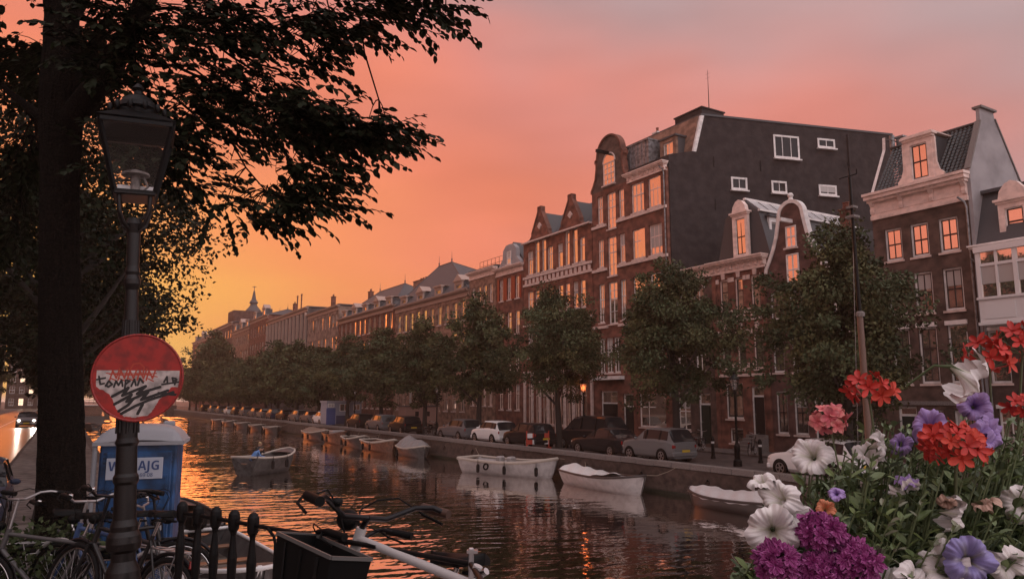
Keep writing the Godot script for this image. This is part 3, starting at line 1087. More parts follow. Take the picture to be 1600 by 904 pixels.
func bell_gable_house() -> void:
	var base := STREET + 0.1
	var sl := 27.9
	var w := 3.7
	var root := house("bell_gable_house", "narrow dark red house with white edged bell gable and hoisting beam", sl)
	var holes := [Rect2(0.2, 7.2, 0.7, 1.5), Rect2(1.45, 7.2, 0.8, 1.5), Rect2(2.8, 7.2, 0.7, 1.5), Rect2(0.2, 4.3, 0.75, 1.9), Rect2(1.45, 4.3, 0.8, 1.9), Rect2(2.75, 4.3, 0.75, 1.9), Rect2(0.25, 1.0, 0.75, 2.3), Rect2(1.4, 1.0, 0.85, 2.3), Rect2(2.65, 0.3, 0.9, 3.0)]
	front_wall(root, w, 9.85, holes, materials.plum_brick)
	for i in holes.size():
		if i == 8:
			door(root, holes[i], "dark_door", 0.6)
		else:
			sash(root, holes[i], 2, 2, {"frame": 0.09, "bars": "dark_sash"})
	var half := [Vector2(1.85, 9.85), Vector2(1.80, 10.05), Vector2(1.55, 10.5), Vector2(1.25, 11.1), Vector2(1.0, 11.8), Vector2(0.85, 12.5), Vector2(0.78, 12.85)]
	for i in range(1, 9):
		half.append(Vector2(0.78 * cos(PI / 2 * i / 8), 12.85 + 0.78 * sin(PI / 2 * i / 8)))
	half[-1].x = 0.0
	var g := obj("gable", gable_mesh(half, 0.24), materials.plum_brick, root)
	g.position.x = w / 2
	var t := obj("gable_coping", gable_trim(half, 0.2, -0.3, 0.07), materials.white_paint, root)
	t.position.x = w / 2
	var b := Builder.new()
	b.lathe([Vector2(0.16, 13.7), Vector2(0.1, 13.85), Vector2(0.17, 13.98), Vector2(0.1, 14.12), Vector2(0, 14.15)], 10, Vector3(w / 2, 0, -0.1))
	obj("finial", b, materials.white_paint, root)
	for r in [Rect2(1.5, 11.05, 0.68, 1.2), Rect2(1.45, 8.95, 0.8, 1.75)]:
		var k := sash(root, r, 2, 2, {"z": 0.06, "frame": 0.07})
	b = Builder.new()
	b.bar(Vector3(w / 2 + 0.05, 12.5, -0.2), Vector3(w / 2 + 0.05, 12.5, 0.95), 0.16, 0.2)
	obj("hoisting_beam", b, materials.white_paint, root)
	body(root, w, 9.8, 9.0, materials.plum_brick)
	b = Builder.new()
	b.prism(PackedVector2Array([Vector2(0.02, 9.75), Vector2(w - 0.02, 9.75), Vector2(w - 0.7, 11.2), Vector2(w / 2, 11.7), Vector2(0.7, 11.2)]), -9.0, -0.26)
	obj("roof", b, materials.slate, root)
	chimney(root, Vector3(w - 0.5, 11.0, -3.0), Vector3(0.5, 2.2, 0.5), materials.russet_brick, 2)


func pilaster_house() -> void:
	var base := STREET + 0.1
	var sl := 31.95
	var w := 4.02
	var top := 12.45 - base
	var root := house("pilaster_house", "brick house with pink stone blocks, pale cornice and a tall pedimented dormer", sl)
	var holes := []
	for x in [[31.40, 30.72], [30.22, 29.58], [29.02, 28.34]]:
		holes.append(rect_at(sl, base, x[0], x[1], 9.12, 11.35))
		holes.append(rect_at(sl, base, x[0], x[1], 5.98, 8.22))
	var low := [rect_at(sl, base, 31.25, 29.95, 3.15, 5.2), rect_at(sl, base, 29.35, 28.45, 2.3, 5.0), Rect2(0.9, 0.35, 1.0, 0.85)]
	holes.append_array(low)
	front_wall(root, w, top - 0.6, holes, materials.russet_brick)
	for i in holes.size():
		if holes[i] == low[1]:
			door(root, low[1], "dark_door", 0.5)
		else:
			sash(root, holes[i], 2 if i == 6 else 1, 2, {"split": 0.66, "frame": 0.09, "bars": "dark_sash", "paint": "cream_paint" if i < 6 else "white_paint"})
	for i in 6:
		var r: Rect2 = holes[i]
		var b := Builder.new()
		b.prism(PackedVector2Array([Vector2(-0.1, 0), Vector2(0.1, 0), Vector2(0.16, 0.42), Vector2(-0.16, 0.42)]), 0.0, 0.07)
		var k := obj("keystone", b, materials.pale_stone, root)
		k.position = Vector3(r.get_center().x, r.end.y + 0.01, 0.002)
		for e in [-1.0, 1.0]:
			b = Builder.new()
			b.span(-0.11, 0.11, 0.0, 0.26, 0.0, 0.055)
			k = obj("stone_block", b, materials.pale_stone, root)
			k.position = Vector3(r.get_center().x + e * (r.size.x / 2 + 0.14), r.end.y - 0.2, 0.002)
			k = obj("stone_block", k.mesh, materials.pale_stone, root)
			k.position = Vector3(r.get_center().x + e * (r.size.x / 2 + 0.14), r.position.y + 0.1, 0.002)
	for y in [4.15, 7.35]:
		var b := Builder.new()
		b.span(0, w, y, y + 0.16, -0.05, 0.07)
		obj("string_course", b, materials.pale_stone, root)
	for x in [0.02, w - 0.30]:
		var b := Builder.new()
		b.span(x, x + 0.28, 0, top - 0.6, 0.0, 0.09)
		obj("pilaster", b, materials.russet_brick, root)
	stoop(root, 3.05, 1.4, 0.9)
	body(root, w, top - 0.1, 9.5, materials.russet_brick)
	cornice(root, 0.0, w, top, 0.75, 0.5, "cream_paint", 9)
	var roof := Builder.new()  # a mansard whose ridge runs back from the street, glazed along its upper right slope
	roof.prism(PackedVector2Array([Vector2(0.0, top - 0.05), Vector2(w, top - 0.05), Vector2(w - 0.75, top + 2.75), Vector2(2.35, top + 3.55), Vector2(1.75, top + 3.55), Vector2(0.75, top + 2.75)]), -10.0, -0.55)
	obj("roof", roof, materials.slate, root)
	dormer(root, 2.1, top + 0.02, 1.15, 2.75, 1.2, {"jamb": 0.2, "nx": 2, "top": "pediment", "z": -0.25})
	var hi := Vector3(2.35, top + 3.6, 0)
	var lo := Vector3(w - 0.70, top + 2.79, 0)
	for i in 9:
		var p := Builder.new()
		p.bar(hi + Vector3(0, 0, -1.1 - i * 0.98), lo + Vector3(0, 0, -1.1 - i * 0.98), 0.80, 0.04)
		obj("roof_light", p, materials.roof_glass, root)
	var fr := Builder.new()
	fr.bar(hi + Vector3(-0.05, 0.06, -0.5), hi + Vector3(-0.05, 0.06, -10.0), 0.16, 0.12); fr.bar(lo + Vector3(0.04, -0.02, -0.5), lo + Vector3(0.04, -0.02, -10.0), 0.16, 0.12)
	obj("roof_light_frame", fr, materials.white_paint, root)
	var sd := sub(root, "side_dormer", Transform3D(Basis(Vector3.UP, PI / 2), Vector3(w - 0.45, top + 0.5, -1.6)))
	front_wall(sd, 1.0, 1.9, [Rect2(0.2, 0.2, 0.6, 1.4)], materials.white_paint, 0.15, "dormer_front").position.x = -0.5
	sash(sd, Rect2(-0.3, 0.2, 0.6, 1.4), 1, 2, {"sill": false})
	fr = Builder.new()
	fr.span(-0.5, 0.5, 0.0, 1.9, -1.2, -0.16); fr.span(-0.62, 0.62, 1.9, 2.02, -1.2, 0.14)
	obj("cheek", fr, materials.lead, sd)
	# the narrower neighbour under the same cornice
	root = house("arched_door_house", "narrow brick house with an arched window, left of the pink stone blocks", 35.68)
	w = 3.7
	var h2 := [Rect2(0.5, 7.6, 0.75, 2.1), Rect2(2.1, 7.6, 0.85, 2.1), Rect2(0.5, 4.5, 0.75, 2.1), Rect2(2.1, 4.5, 0.85, 2.1), Rect2(0.4, 0.9, 1.1, 2.4), Rect2(2.2, 0.2, 1.0, 3.0)]
	front_wall(root, w, top - 0.6, h2, materials.brown_brick)
	for i in h2.size():
		if i == 5:
			door(root, h2[i], "green_door", 0.6)
		else:
			sash(root, h2[i], 2, 2, {"frame": 0.09})
	var arch := Builder.new()
	arch.ring(Vector3(2.52, 9.62, 0.03), Vector3.BACK, 0.5, 0.07, 14, 6, 0.0, PI)
	obj("arch", arch, materials.white_paint, root)
	body(root, w, top - 0.1, 9.5, materials.brown_brick)
	cornice(root, 0.0, w - 0.02, top - 0.02, 0.7, 0.42, "cream_paint")


func dark_warehouse() -> void:
	var base := STREET + 0.1
	var sl := 43.89
	var w := 8.15
	var root := house("dark_sided_warehouse", "tall brick warehouse with round topped gable and a huge dark plastered side wall", sl)
	var rows := [[17.2, 19.3, 16.6], [13.9, 16.0, 13.1], [9.78, 12.65, 9.6]]
	var holes := []
	for q in rows:
		for x in [[43.23, 42.57, 0], [42.09, 41.07, 2], [40.73, 40.12, 0], [39.33, 37.98, 0], [37.55, 36.27, 0]]:
			holes.append(rect_at(sl, base, x[0], x[1], q[x[2]], q[1]))
	var low := [Rect2(0.65, 4.7, 0.7, 2.5), Rect2(1.45, 4.7, 0.75, 2.5), Rect2(2.3, 4.7, 0.7, 2.5), Rect2(4.5, 4.9, 1.35, 2.2), Rect2(6.3, 4.9, 1.3, 2.2), Rect2(0.7, 0.2, 1.9, 3.2), Rect2(3.2, 0.2, 1.1, 3.0), Rect2(4.9, 1.0, 2.6, 2.2)]
	holes.append_array(low)
	var top := 20.0 - base
	front_wall(root, w, top - 0.3, holes, materials.russet_brick)
	for i in holes.size():
		var r: Rect2 = holes[i]
		if i in [20, 21]:
			door(root, r, "dark_door", 0.8)
			continue
		sash(root, r, 3 if r.size.x > 1.2 else 2, 4 if i % 5 == 1 else 2, {"frame": 0.08, "split": 0.6, "paint": "cream_paint" if i < 10 else "white_paint"})
	for q in [[17.08], [13.78], [9.55]]:
		var y: float = q[0] - base
		for x in [[0.0, 1.72], [2.92, w]]:
			var b := Builder.new()
			b.span(x[0], x[1], y - 0.2, y, -0.02, 0.12)
			obj("string_course", b, materials.pale_stone, root)
	var b := Builder.new()
	b.span(0.2, 3.4, 4.2, 4.45, 0.0, 0.45)
	obj("canopy", b, materials.white_paint, root)
	# the gable over the left bay
	var half := [Vector2(2.15, top - 0.3), Vector2(2.15, top - 0.1), Vector2(1.95, top + 0.15), Vector2(1.65, top + 0.7), Vector2(1.5, top + 1.5), Vector2(1.5, top + 1.9), Vector2(1.62, top + 1.95), Vector2(1.62, top + 2.15), Vector2(1.45, top + 2.2)]
	for i in range(1, 11):
		half.append(Vector2(1.4 * cos(PI / 2 * i / 10), top + 2.35 + 1.4 * sin(PI / 2 * i / 10)))
	half[-1].x = 0.0
	var g := obj("gable", gable_mesh(half, 0.35), materials.brown_brick, root)
	g.position.x = 2.18
	g = obj("gable_coping", gable_trim(half, 0.13, -0.42, 0.1), materials.russet_brick, root)
	g.position.x = 2.18
	var aw := Rect2(1.52, top - 0.05, 1.32, 1.7)
	sash(root, aw, 3, 4, {"z": 0.06, "sill": true, "paint": "cream_paint"})
	b = Builder.new()
	var arch := PackedVector2Array()
	for i in 13:
		arch.append(Vector2(cos(PI * i / 12), sin(PI * i / 12) * 1.1) * 0.66)
	b.prism(arch, 0.01, 0.05)
	var fan := obj("fanlight", b, materials.window_glass, root)
	fan.position = Vector3(2.18, top + 1.67, 0)
	b = Builder.new()
	b.ring(Vector3(2.18, top + 1.67, 0.03), Vector3.BACK, 0.7, 0.06, 16, 6, 0.0, PI)
	obj("arch", b, materials.pale_stone, root)
	b = Builder.new()
	b.bar(Vector3(2.18, top + 2.35, -0.2), Vector3(2.18, top + 2.35, 1.2), 0.18, 0.22)
	obj("hoisting_beam", b, materials.iron, root)
	cornice(root, 4.2, w, top + 0.1, 0.62, 0.45, "cream_paint", 8)
	# the body, whose side wall is not square to the front; profile along the depth
	var deep := Vector3(0.97030, 0, -0.24192)
	var inv := root.transform.affine_inverse()
	var lx := inv.basis * deep
	b = Builder.new()
	b.xf = Transform3D(Basis(lx, Vector3.UP, Vector3.RIGHT), Vector3(w, 0, 0))
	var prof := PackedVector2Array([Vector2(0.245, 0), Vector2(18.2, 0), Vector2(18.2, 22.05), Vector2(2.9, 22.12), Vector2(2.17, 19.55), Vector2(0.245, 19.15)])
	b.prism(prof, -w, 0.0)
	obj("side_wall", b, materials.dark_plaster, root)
	b = Builder.new()
	b.xf = Transform3D(Basis(lx, Vector3.UP, Vector3.RIGHT), Vector3(w, 0, 0))
	b.prism(PackedVector2Array([Vector2(2.75, 22.13), Vector2(18.3, 22.06), Vector2(18.3, 22.2), Vector2(2.75, 22.27)]), -w + 0.1, 0.06)
	obj("roof_edge", b, materials.lead, root)
	b = Builder.new()
	b.xf = Transform3D(Basis(lx, Vector3.UP, Vector3.RIGHT), Vector3(w, 0, 0))
	b.prism(PackedVector2Array([Vector2(2.1, 19.56), Vector2(2.16, 19.56), Vector2(2.87, 22.1), Vector2(2.6, 22.1)]), -w + 1.6, -0.12)
	obj("mansard_front", b, materials.tan_brick, root)
	b = Builder.new()
	b.xf = Transform3D(Basis(lx, Vector3.UP, Vector3.RIGHT), Vector3(w, 0, 0))
	b.prism(PackedVector2Array([Vector2(2.05, 19.5), Vector2(2.28, 19.5), Vector2(2.98, 22.12), Vector2(2.72, 22.12)]), -0.1, 0.05)
	obj("mansard_edge", b, materials.white_paint, root)
	var pd := sub(root, "penthouse_dormer", Transform3D(Basis.IDENTITY, Vector3(w - 1.9, 19.3, -1.3)))
	front_wall(pd, 1.6, 1.5, [Rect2(0.3, 0.3, 1.0, 0.95)], materials.tan_brick, 0.2, "dormer_front")
	sash(pd, Rect2(0.3, 0.3, 1.0, 0.95), 2, 1, {"sill": false})
	b = Builder.new()
	b.span(0, 1.6, 0, 1.5, -1.4, -0.21); b.span(-0.1, 1.7, 1.5, 1.62, -1.5, 0.1)
	obj("cheek", b, materials.lead, pd)
	var zd := sub(root, "zinc_dormer", Transform3D(Basis.IDENTITY, Vector3(3.55, 18.9, -0.6)))
	b = Builder.new()
	b.span(0, 2.3, 0, 2.1, -2.2, 0)
	b.span(-0.06, 2.36, 2.1, 2.2, -2.25, 0.08)
	for i in 5:
		b.span(0.3 + i * 0.42, 0.33 + i * 0.42, 0.2, 2.1, 0.0, 0.04)
	obj("zinc_cladding", b, materials.zinc, zd)
	b = Builder.new()
	b.box(Vector3(6.6, 22.75, -4.9), Vector3(2.7, 1.1, 2.2))
	b.box(Vector3(6.6, 23.34, -4.9), Vector3(2.85, 0.1, 2.35))
	obj("roof_box", b, materials.dark_plaster, root)
	b = Builder.new()
	b.box(Vector3(4.0, 22.5, -4.5), Vector3(0.9, 0.8, 0.9))
	b.box(Vector3(4.0, 22.94, -4.5), Vector3(1.0, 0.08, 1.0))
	obj("roof_box", b, materials.pale_stone, root)
	chimney(root, Vector3(2.9, 22.0, -4.2), Vector3(0.5, 1.0, 0.5), materials.white_paint, 1)
	b = Builder.new()
	b.tube([Vector3(7.6, 23.3, -4.9), Vector3(7.6, 26.5, -4.9)], [0.035, 0.012], 6)
	for y in [25.9, 26.2]:
		b.tube([Vector3(7.4, y, -4.9), Vector3(7.8, y, -4.9)], 0.01, 4)
	obj("antenna", b, materials.iron, root)
	for r in [[8.31, 10.36, 20.97, 22.67, 3], [11.88, 13.31, 22.0, 22.72, 2], [4.85, 6.08, 18.43, 19.34, 2], [7.97, 9.18, 18.42, 19.3, 2], [11.75, 13.21, 18.5, 19.29, 2]]:
		var at = place(35.74, FRONT_T, 0) + deep * r[0]
		at.y = r[2]
		var t := Transform3D(Basis(deep, Vector3.UP, deep.cross(Vector3.UP)), at)
		var k := sash(root, Rect2(0, 0, r[1] - r[0], r[3] - r[2]), r[4], 1, {"frame": 0.13, "glass": "dark_glass", "z": 0.0, "sill": true, "sill_stone": "white_paint"})
		k.transform = inv * t.translated_local(Vector3(0, 0, 0.055))
	downpipe(root, w - 0.12, 3.0, top - 0.2)
	var side := Transform3D(Basis(deep, Vector3.UP, deep.cross(Vector3.UP)), place(35.74, FRONT_T, 0))
	var pipe := Builder.new()
	pipe.tube([Vector3(14.4, 10.0, 0.07), Vector3(14.4, 23.2, 0.07)], 0.055, 8)
	for y in [12.0, 15.0, 18.0, 21.0]:
		pipe.box(Vector3(14.4, y, 0.04), Vector3(0.2, 0.05, 0.08))
	obj("drainpipe", pipe, materials.dark_plaster, root).transform = inv * side
	for q in [[3.6, 17.3], [7.2, 17.3], [10.6, 17.3], [3.6, 20.3], [7.2, 20.3]]:
		pipe = Builder.new()
		pipe.box(Vector3(q[0], q[1], 0.02), Vector3(0.05, 0.75, 0.04)); pipe.box(Vector3(q[0], q[1], 0.022), Vector3(0.16, 0.05, 0.04))
		obj("wall_anchor", pipe, materials.iron, root).transform = inv * side


func twin_gable_house() -> void:
	var base := STREET + 0.1
	var sl := 53.8
	var w := 9.8
	var top := 17.5 - base
	var root := house("twin_gable_house", "red brick house with two pointed brick gables and tall narrow windows", sl)
	var holes := []
	for x in [[53.15, 52.26, 16.8], [51.98, 51.28, 17.5], [50.92, 50.25, 17.45], [50.06, 49.25, 16.7], [48.57, 47.84, 16.7], [47.55, 46.90, 17.5], [46.47, 45.82, 17.5], [45.56, 44.88, 16.65]]:
		holes.append(rect_at(sl, base, x[0], x[1], 14.75, x[2]))
		holes.append(rect_at(sl, base, x[0], x[1], 11.2, 13.3))
		holes.append(rect_at(sl, base, x[0], x[1], 7.6, 9.9))
		holes.append(rect_at(sl, base, x[0], x[1], 2.2, 5.6))
	front_wall(root, w, top, holes, materials.red_brick)
	for r in holes:
		sash(root, r, 2 if r.size.x > 0.75 else 1, 2, {"frame": 0.07, "split": 0.68, "paint": "cream_paint"})
	for y in [4.9, 8.9, 12.35, 13.0]:
		var b := Builder.new()
		b.span(0, w, y, y + 0.2, -0.02, 0.08)
		obj("string_course", b, materials.pale_stone, root)
	for i in 16:
		var b := Builder.new()
		b.span(0.3 + i * 0.6, 0.62 + i * 0.6, 12.55, 12.95, 0.0, 0.05)
		obj("stone_panel", b, materials.pale_stone, root)
	for i in 9:
		var b := Builder.new()
		b.span(0.15 + i * 1.17, 0.38 + i * 1.17, 0.0, 4.88, 0.0, 0.14)
		obj("pilaster", b, materials.pale_stone, root)
	body(root, w, top, 9.0, materials.red_brick)
	for gx in [2.7, 7.15]:
		var half := [Vector2(1.5, top), Vector2(1.5, top + 0.25), Vector2(1.22, top + 0.5), Vector2(1.22, top + 0.75), Vector2(0.25, top + 2.45), Vector2(0.25, top + 2.85), Vector2(0, top + 2.85)]
		var g := obj("gable", gable_mesh(half, 0.3), materials.red_brick, root)
		g.position = Vector3(gx, 0, 0.04)
		g = obj("gable_coping", gable_trim(half, 0.1, -0.34, 0.08), materials.russet_brick, root)
		g.position = Vector3(gx, 0, 0.04)
		var b := Builder.new()
		b.prism(PackedVector2Array([Vector2(0, -0.3), Vector2(0.3, 0), Vector2(0, 0.3), Vector2(-0.3, 0)]), 0.0, 0.1)
		g = obj("stone_diamond", b, materials.pale_stone, root)
		g.position = Vector3(gx, top + 1.2, 0.04)
		b = Builder.new()
		b.prism(PackedVector2Array([Vector2(-1.35, top + 0.3), Vector2(1.35, top + 0.3), Vector2(0, top + 2.4)]), -3.6, -0.31)
		g = obj("gable_roof", b, materials.slate, root)
		g.position = Vector3(gx, 0, 0.04)
	var roof := Builder.new()
	roof.xf = Transform3D(Basis(Vector3.UP, PI / 2), Vector3.ZERO)
	roof.prism(PackedVector2Array([Vector2(0.0, top + 0.1), Vector2(9.0, top + 0.1), Vector2(4.6, top + 3.6)]), 0.0, w)
	obj("roof", roof, materials.slate, root)
	var b := Builder.new()
	b.span(0, w, top, top + 0.12, -0.1, 0.28)
	obj("gutter", b, materials.pale_stone, root)
	chimney(root, Vector3(9.3, top + 2.2, -4.5), Vector3(0.5, 2.0, 0.6), materials.russet_brick, 1)


func plain_house(s0: float, s1: float, y: float, m: String, cols: int, rows: Array, o: Dictionary) -> Node3D:
	if not materials.has("cream_wall"):
		mat("cream_wall", Color(0.36, 0.24, 0.19), 0.9, {"grain": [shared.blotch, 0.12]})
		mat("grey_wall", Color(0.14, 0.115, 0.11), 0.9, {"grain": [shared.blotch, 0.12]})
	var base := STREET + 0.1
	var w := s1 - s0
	var top := y - base
	var root: Node3D
	if o.has("xf"):
		root = thing(o.called, o.label, "house", o.xf, "houses on the near bank")
	else:
		root = house(o.called, o.label, s1)
	var holes := []
	var pitch := (w - 0.6) / cols
	for q in rows:
		for i in cols:
			holes.append(Rect2(0.3 + pitch * i + pitch * 0.24, q[0] - base, pitch * 0.52, q[1]))
	front_wall(root, w, top, holes, materials[m])
	var far := s0 > 100.0 or o.has("xf")
	for r in holes:
		sash(root, r, 1 if far else 2, 1 if s0 > 150.0 else 2, {"frame": 0.1 if far else 0.08, "split": 0.62, "paint": "far_trim" if s0 > 60.0 or o.has("xf") else "cream_paint", "sill": not far})
	body(root, w, top, 10.0, materials[m])
	cornice(root, 0, w, top + 0.1, 0.7, 0.45, "far_trim" if s0 > 60.0 or o.has("xf") else "cream_paint")
	var roof := Builder.new()
	if o.roof == "hip":
		var hy: float = o.top - base
		var e := minf(w * 0.3, 5.5)
		var z0 := 0.2
		var z1 := -10.2
		var f := [Vector3(-0.2, top + 0.1, z0), Vector3(w + 0.2, top + 0.1, z0), Vector3(w + 0.2, top + 0.1, z1), Vector3(-0.2, top + 0.1, z1)]
		var a := Vector3(o.get("left_hip", e), hy, -5.0)
		var c := Vector3(w - o.get("right_hip", e), hy, -5.0)
		roof.quad(f[0], f[1], c, a); roof.tri(f[1], f[2], c); roof.quad(f[2], f[3], a, c); roof.tri(f[3], f[0], a)
		var ro := obj("roof", roof, materials.slate, root)
		var sp := Builder.new()
		for k in [a, c]:
			sp.lathe([Vector2(0.14, -0.1), Vector2(0.06, 0.2), Vector2(0.10, 0.35), Vector2(0.03, 0.5), Vector2(0.015, 1.3), Vector2(0, 1.35)], 8, k)
		sp.tube([a, c], 0.08, 6)
		for k in [[f[0], a], [f[1], c], [f[2], c]]:
			sp.tube([k[0], k[1]], 0.07, 6)
		obj("ridge", sp, materials.lead, ro)
		for i in o.get("dormers", 0):
			dormer(root, w * (i + 0.5) / o.dormers, top + 0.12, minf(2.2, w / o.dormers * 0.55) * (0.75 if o.has("low_dormers") else 1.0), 1.0 if o.has("low_dormers") else 1.45, 1.5, {"nx": 3, "paint": "far_trim", "top": "gable" if i % 2 else "flat", "jamb": 0.2, "z": 0.0})
	elif o.roof == "neck":
		roof.prism(PackedVector2Array([Vector2(0, top), Vector2(w, top), Vector2(w / 2, top + 2.4)]), -10, -0.4)
		obj("roof", roof, materials.slate, root)
		var g := obj("gable", gable_mesh([Vector2(1.9, top), Vector2(1.9, top + 0.3), Vector2(1.2, top + 0.9), Vector2(1.1, top + 1.7), Vector2(0.6, top + 2.1), Vector2(0.0, top + 2.15)], 0.4), materials.grey_plaster, root)
		g.position.x = w / 2
		sash(root, Rect2(w / 2 - 0.35, top + 0.3, 0.7, 1.2), 2, 2, {"z": 0.06})
		for r in holes.slice(0, cols):
			for sx in [r.position.x - 0.32, r.end.x + 0.02]:
				var sh := Builder.new()
				sh.span(sx, sx + 0.3, r.position.y, r.end.y, 0.0, 0.05)
				obj("shutter", sh, materials.sign_red, root)
	else:
		roof.span(-0.1, w + 0.1, top + 0.1, top + 0.3, -10.1, 0.1)
		obj("roof", roof, materials.lead, root)
		if o.has("box"):
			for q in [[3.0, 9.0, 1.6], [5.0, 12.0, 3.2]]:
				var k := Builder.new()
				k.span(w - q[1], w - q[0], top + 0.3, top + 0.3 + q[2], -8.0, -1.0)
				obj("roof_box", k, materials.plum_brick, root)
		if o.has("fins"):
			for i in cols + 1:
				var k := Builder.new()
				k.span(0.2 + pitch * i, 0.45 + pitch * i, 3.0, top - 0.8, 0.0, 0.4)
				obj("fin", k, materials.far_trim, root)
		if o.has("rail"):
			var k := Builder.new()
			for i in 7:
				k.tube([Vector3(0.3 + i * (w - 0.6) / 6, top + 0.3, -1.0), Vector3(0.3 + i * (w - 0.6) / 6, top + 1.3, -1.0)], 0.02, 5)
			for yy in [0.8, 1.3]:
				k.tube([Vector3(0.3, top + yy, -1.0), Vector3(w - 0.3, top + yy, -1.0)], 0.02, 5)
			obj("roof_railing", k, materials.iron, root)
	if o.has("stack"):
		chimney(root, Vector3(w * 0.97, top + 0.4, -4.0), Vector3(3.2, 2.9, 1.4), materials.tan_brick, 3)
	chimney(root, Vector3(w * 0.8, top + 0.4, -6.0), Vector3(0.9, 2.4, 0.6), materials.russet_brick, 2)
	return root


func distant_houses() -> void:
	# a thin spire and two chimneys over the roofs
	var b := Builder.new()
	var t := thing("church_tower", "thin dark church spire with open lantern rising over the far roofs", "church tower", Transform3D(Basis.IDENTITY, place(244, 50, 1.4)))
	t.scale = Vector3(1.45, 1.14, 1.45)
	b.box(Vector3(0, 11, 0), Vector3(4.5, 22, 4.5))
	obj("tower", b, materials.plum_brick, t)
	b = Builder.new()
	b.lathe([Vector2(2.6, 22), Vector2(1.6, 23.2), Vector2(1.5, 23.4), Vector2(0, 23.4)], 8)
	for i in 8:
		var a := TAU * i / 8
		b.bar(Vector3(cos(a) * 1.25, 23.4, sin(a) * 1.25), Vector3(cos(a) * 1.25, 26.2, sin(a) * 1.25), 0.3, 0.3)
	obj("lantern", b, materials.lead, t)
	b = Builder.new()
	b.lathe([Vector2(1.8, 26.2), Vector2(1.7, 26.6), Vector2(0.9, 27.8), Vector2(0.7, 28.4), Vector2(1.0, 28.8), Vector2(0.5, 29.8), Vector2(0.15, 32.2), Vector2(0, 32.3)], 8)
	obj("spire", b, materials.lead, t)
	b = Builder.new()
	b.tube([Vector3(0, 32.2, 0), Vector3(0, 33.6, 0)], 0.06, 6)
	b.box(Vector3(0, 33.3, 0), Vector3(0.9, 0.15, 0.06))
	obj("weather_vane", b, materials.lead, t)
	for k in 2:
		b = Builder.new()
		b.lathe([Vector2(0.2, 0), Vector2(0.15, 25.4), Vector2(0.2, 25.5), Vector2(0.2, 25.8), Vector2(0, 25.8)], 10)
		tag(obj("chimney_stack", b, materials.russet_brick), "thin tall chimney stack over the office block, the %s of the two" % ["left", "right"][k], "chimney", "tall chimneys").transform = Transform3D(Basis.IDENTITY, place(168 - k * 3.4, 44, 1.4))


func near_bank_houses() -> void:
	var kinds := [["brown_brick", 13.0], ["russet_brick", 16.2], ["plum_brick", 16.6], ["tan_brick", 18.8], ["dark_brick", 18.2], ["russet_brick", 18.5], ["brown_brick", 16.4], ["tan_brick", 16.0], ["plum_brick", 16.8], ["brown_brick", 15.2]]
	var which := ["brown", "russet", "plum coloured", "tan", "dark", "second russet", "second brown", "second tan", "second plum coloured", "farthest brown"]
	for i in kinds.size():
		plain_house(0.0, 19.8, kinds[i][1] + 1.3, kinds[i][0], 6, [[3.2, 2.1], [6.3, 2.0], [9.4, 1.9], [12.3, 1.7]], {"roof": "flat", "called": "near_bank_house", "label": which[i] + " brick house in the row along the left street", "xf": Transform3D(Basis(ALONG, Vector3.UP, ACROSS), place(4.0 + i * 20.0, -12.0, 1.45))})
	# the house that closes the left street, with a few lit windows
	var w := 13.0
	var holes := []
	var root := thing("street_end_house", "dim house with a few lit windows closing the far end of the left street", "house", Transform3D(Basis(ACROSS, Vector3.UP, -ALONG), place(226, -12.5, 1.45)))
	for y in [0.8, 3.8, 6.6, 9.2]:
		for i in 6:
			holes.append(Rect2(0.7 + i * 2.05, y, 1.1, 1.8))
	front_wall(root, w, 11.6, holes, materials.brown_brick)
	var lit := mat("lit_window", Color(0.5, 0.45, 0.4), 0.5, {"emission_enabled": true, "emission": Color(1.0, 0.82, 0.66), "emission_energy_multiplier": 1.1})
	for i in holes.size():
		sash(root, holes[i], 2, 2, {"glass": "lit_window" if i in [1, 3, 4, 8, 10, 13, 15] else "window_glass", "sill": false})
	body(root, w, 11.6, 8.0, materials.brown_brick)
	cornice(root, 0, w, 12.0, 0.6, 0.4, "cream_paint")
	var b := Builder.new()
	b.prism(PackedVector2Array([Vector2(0, 11.9), Vector2(w, 11.9), Vector2(w / 2, 15.0)]), -8.0, -0.4)
	obj("roof", b, materials.slate, root)


# ------------------------------------------------------------------ trees
func spot_in_ball(r: RandomNumberGenerator) -> Vector3:
	while true:
		var p := Vector3(r.randf_range(-1, 1), r.randf_range(-1, 1), r.randf_range(-1, 1))
		if p.length() < 1.0:
			return p
	return Vector3.ZERO


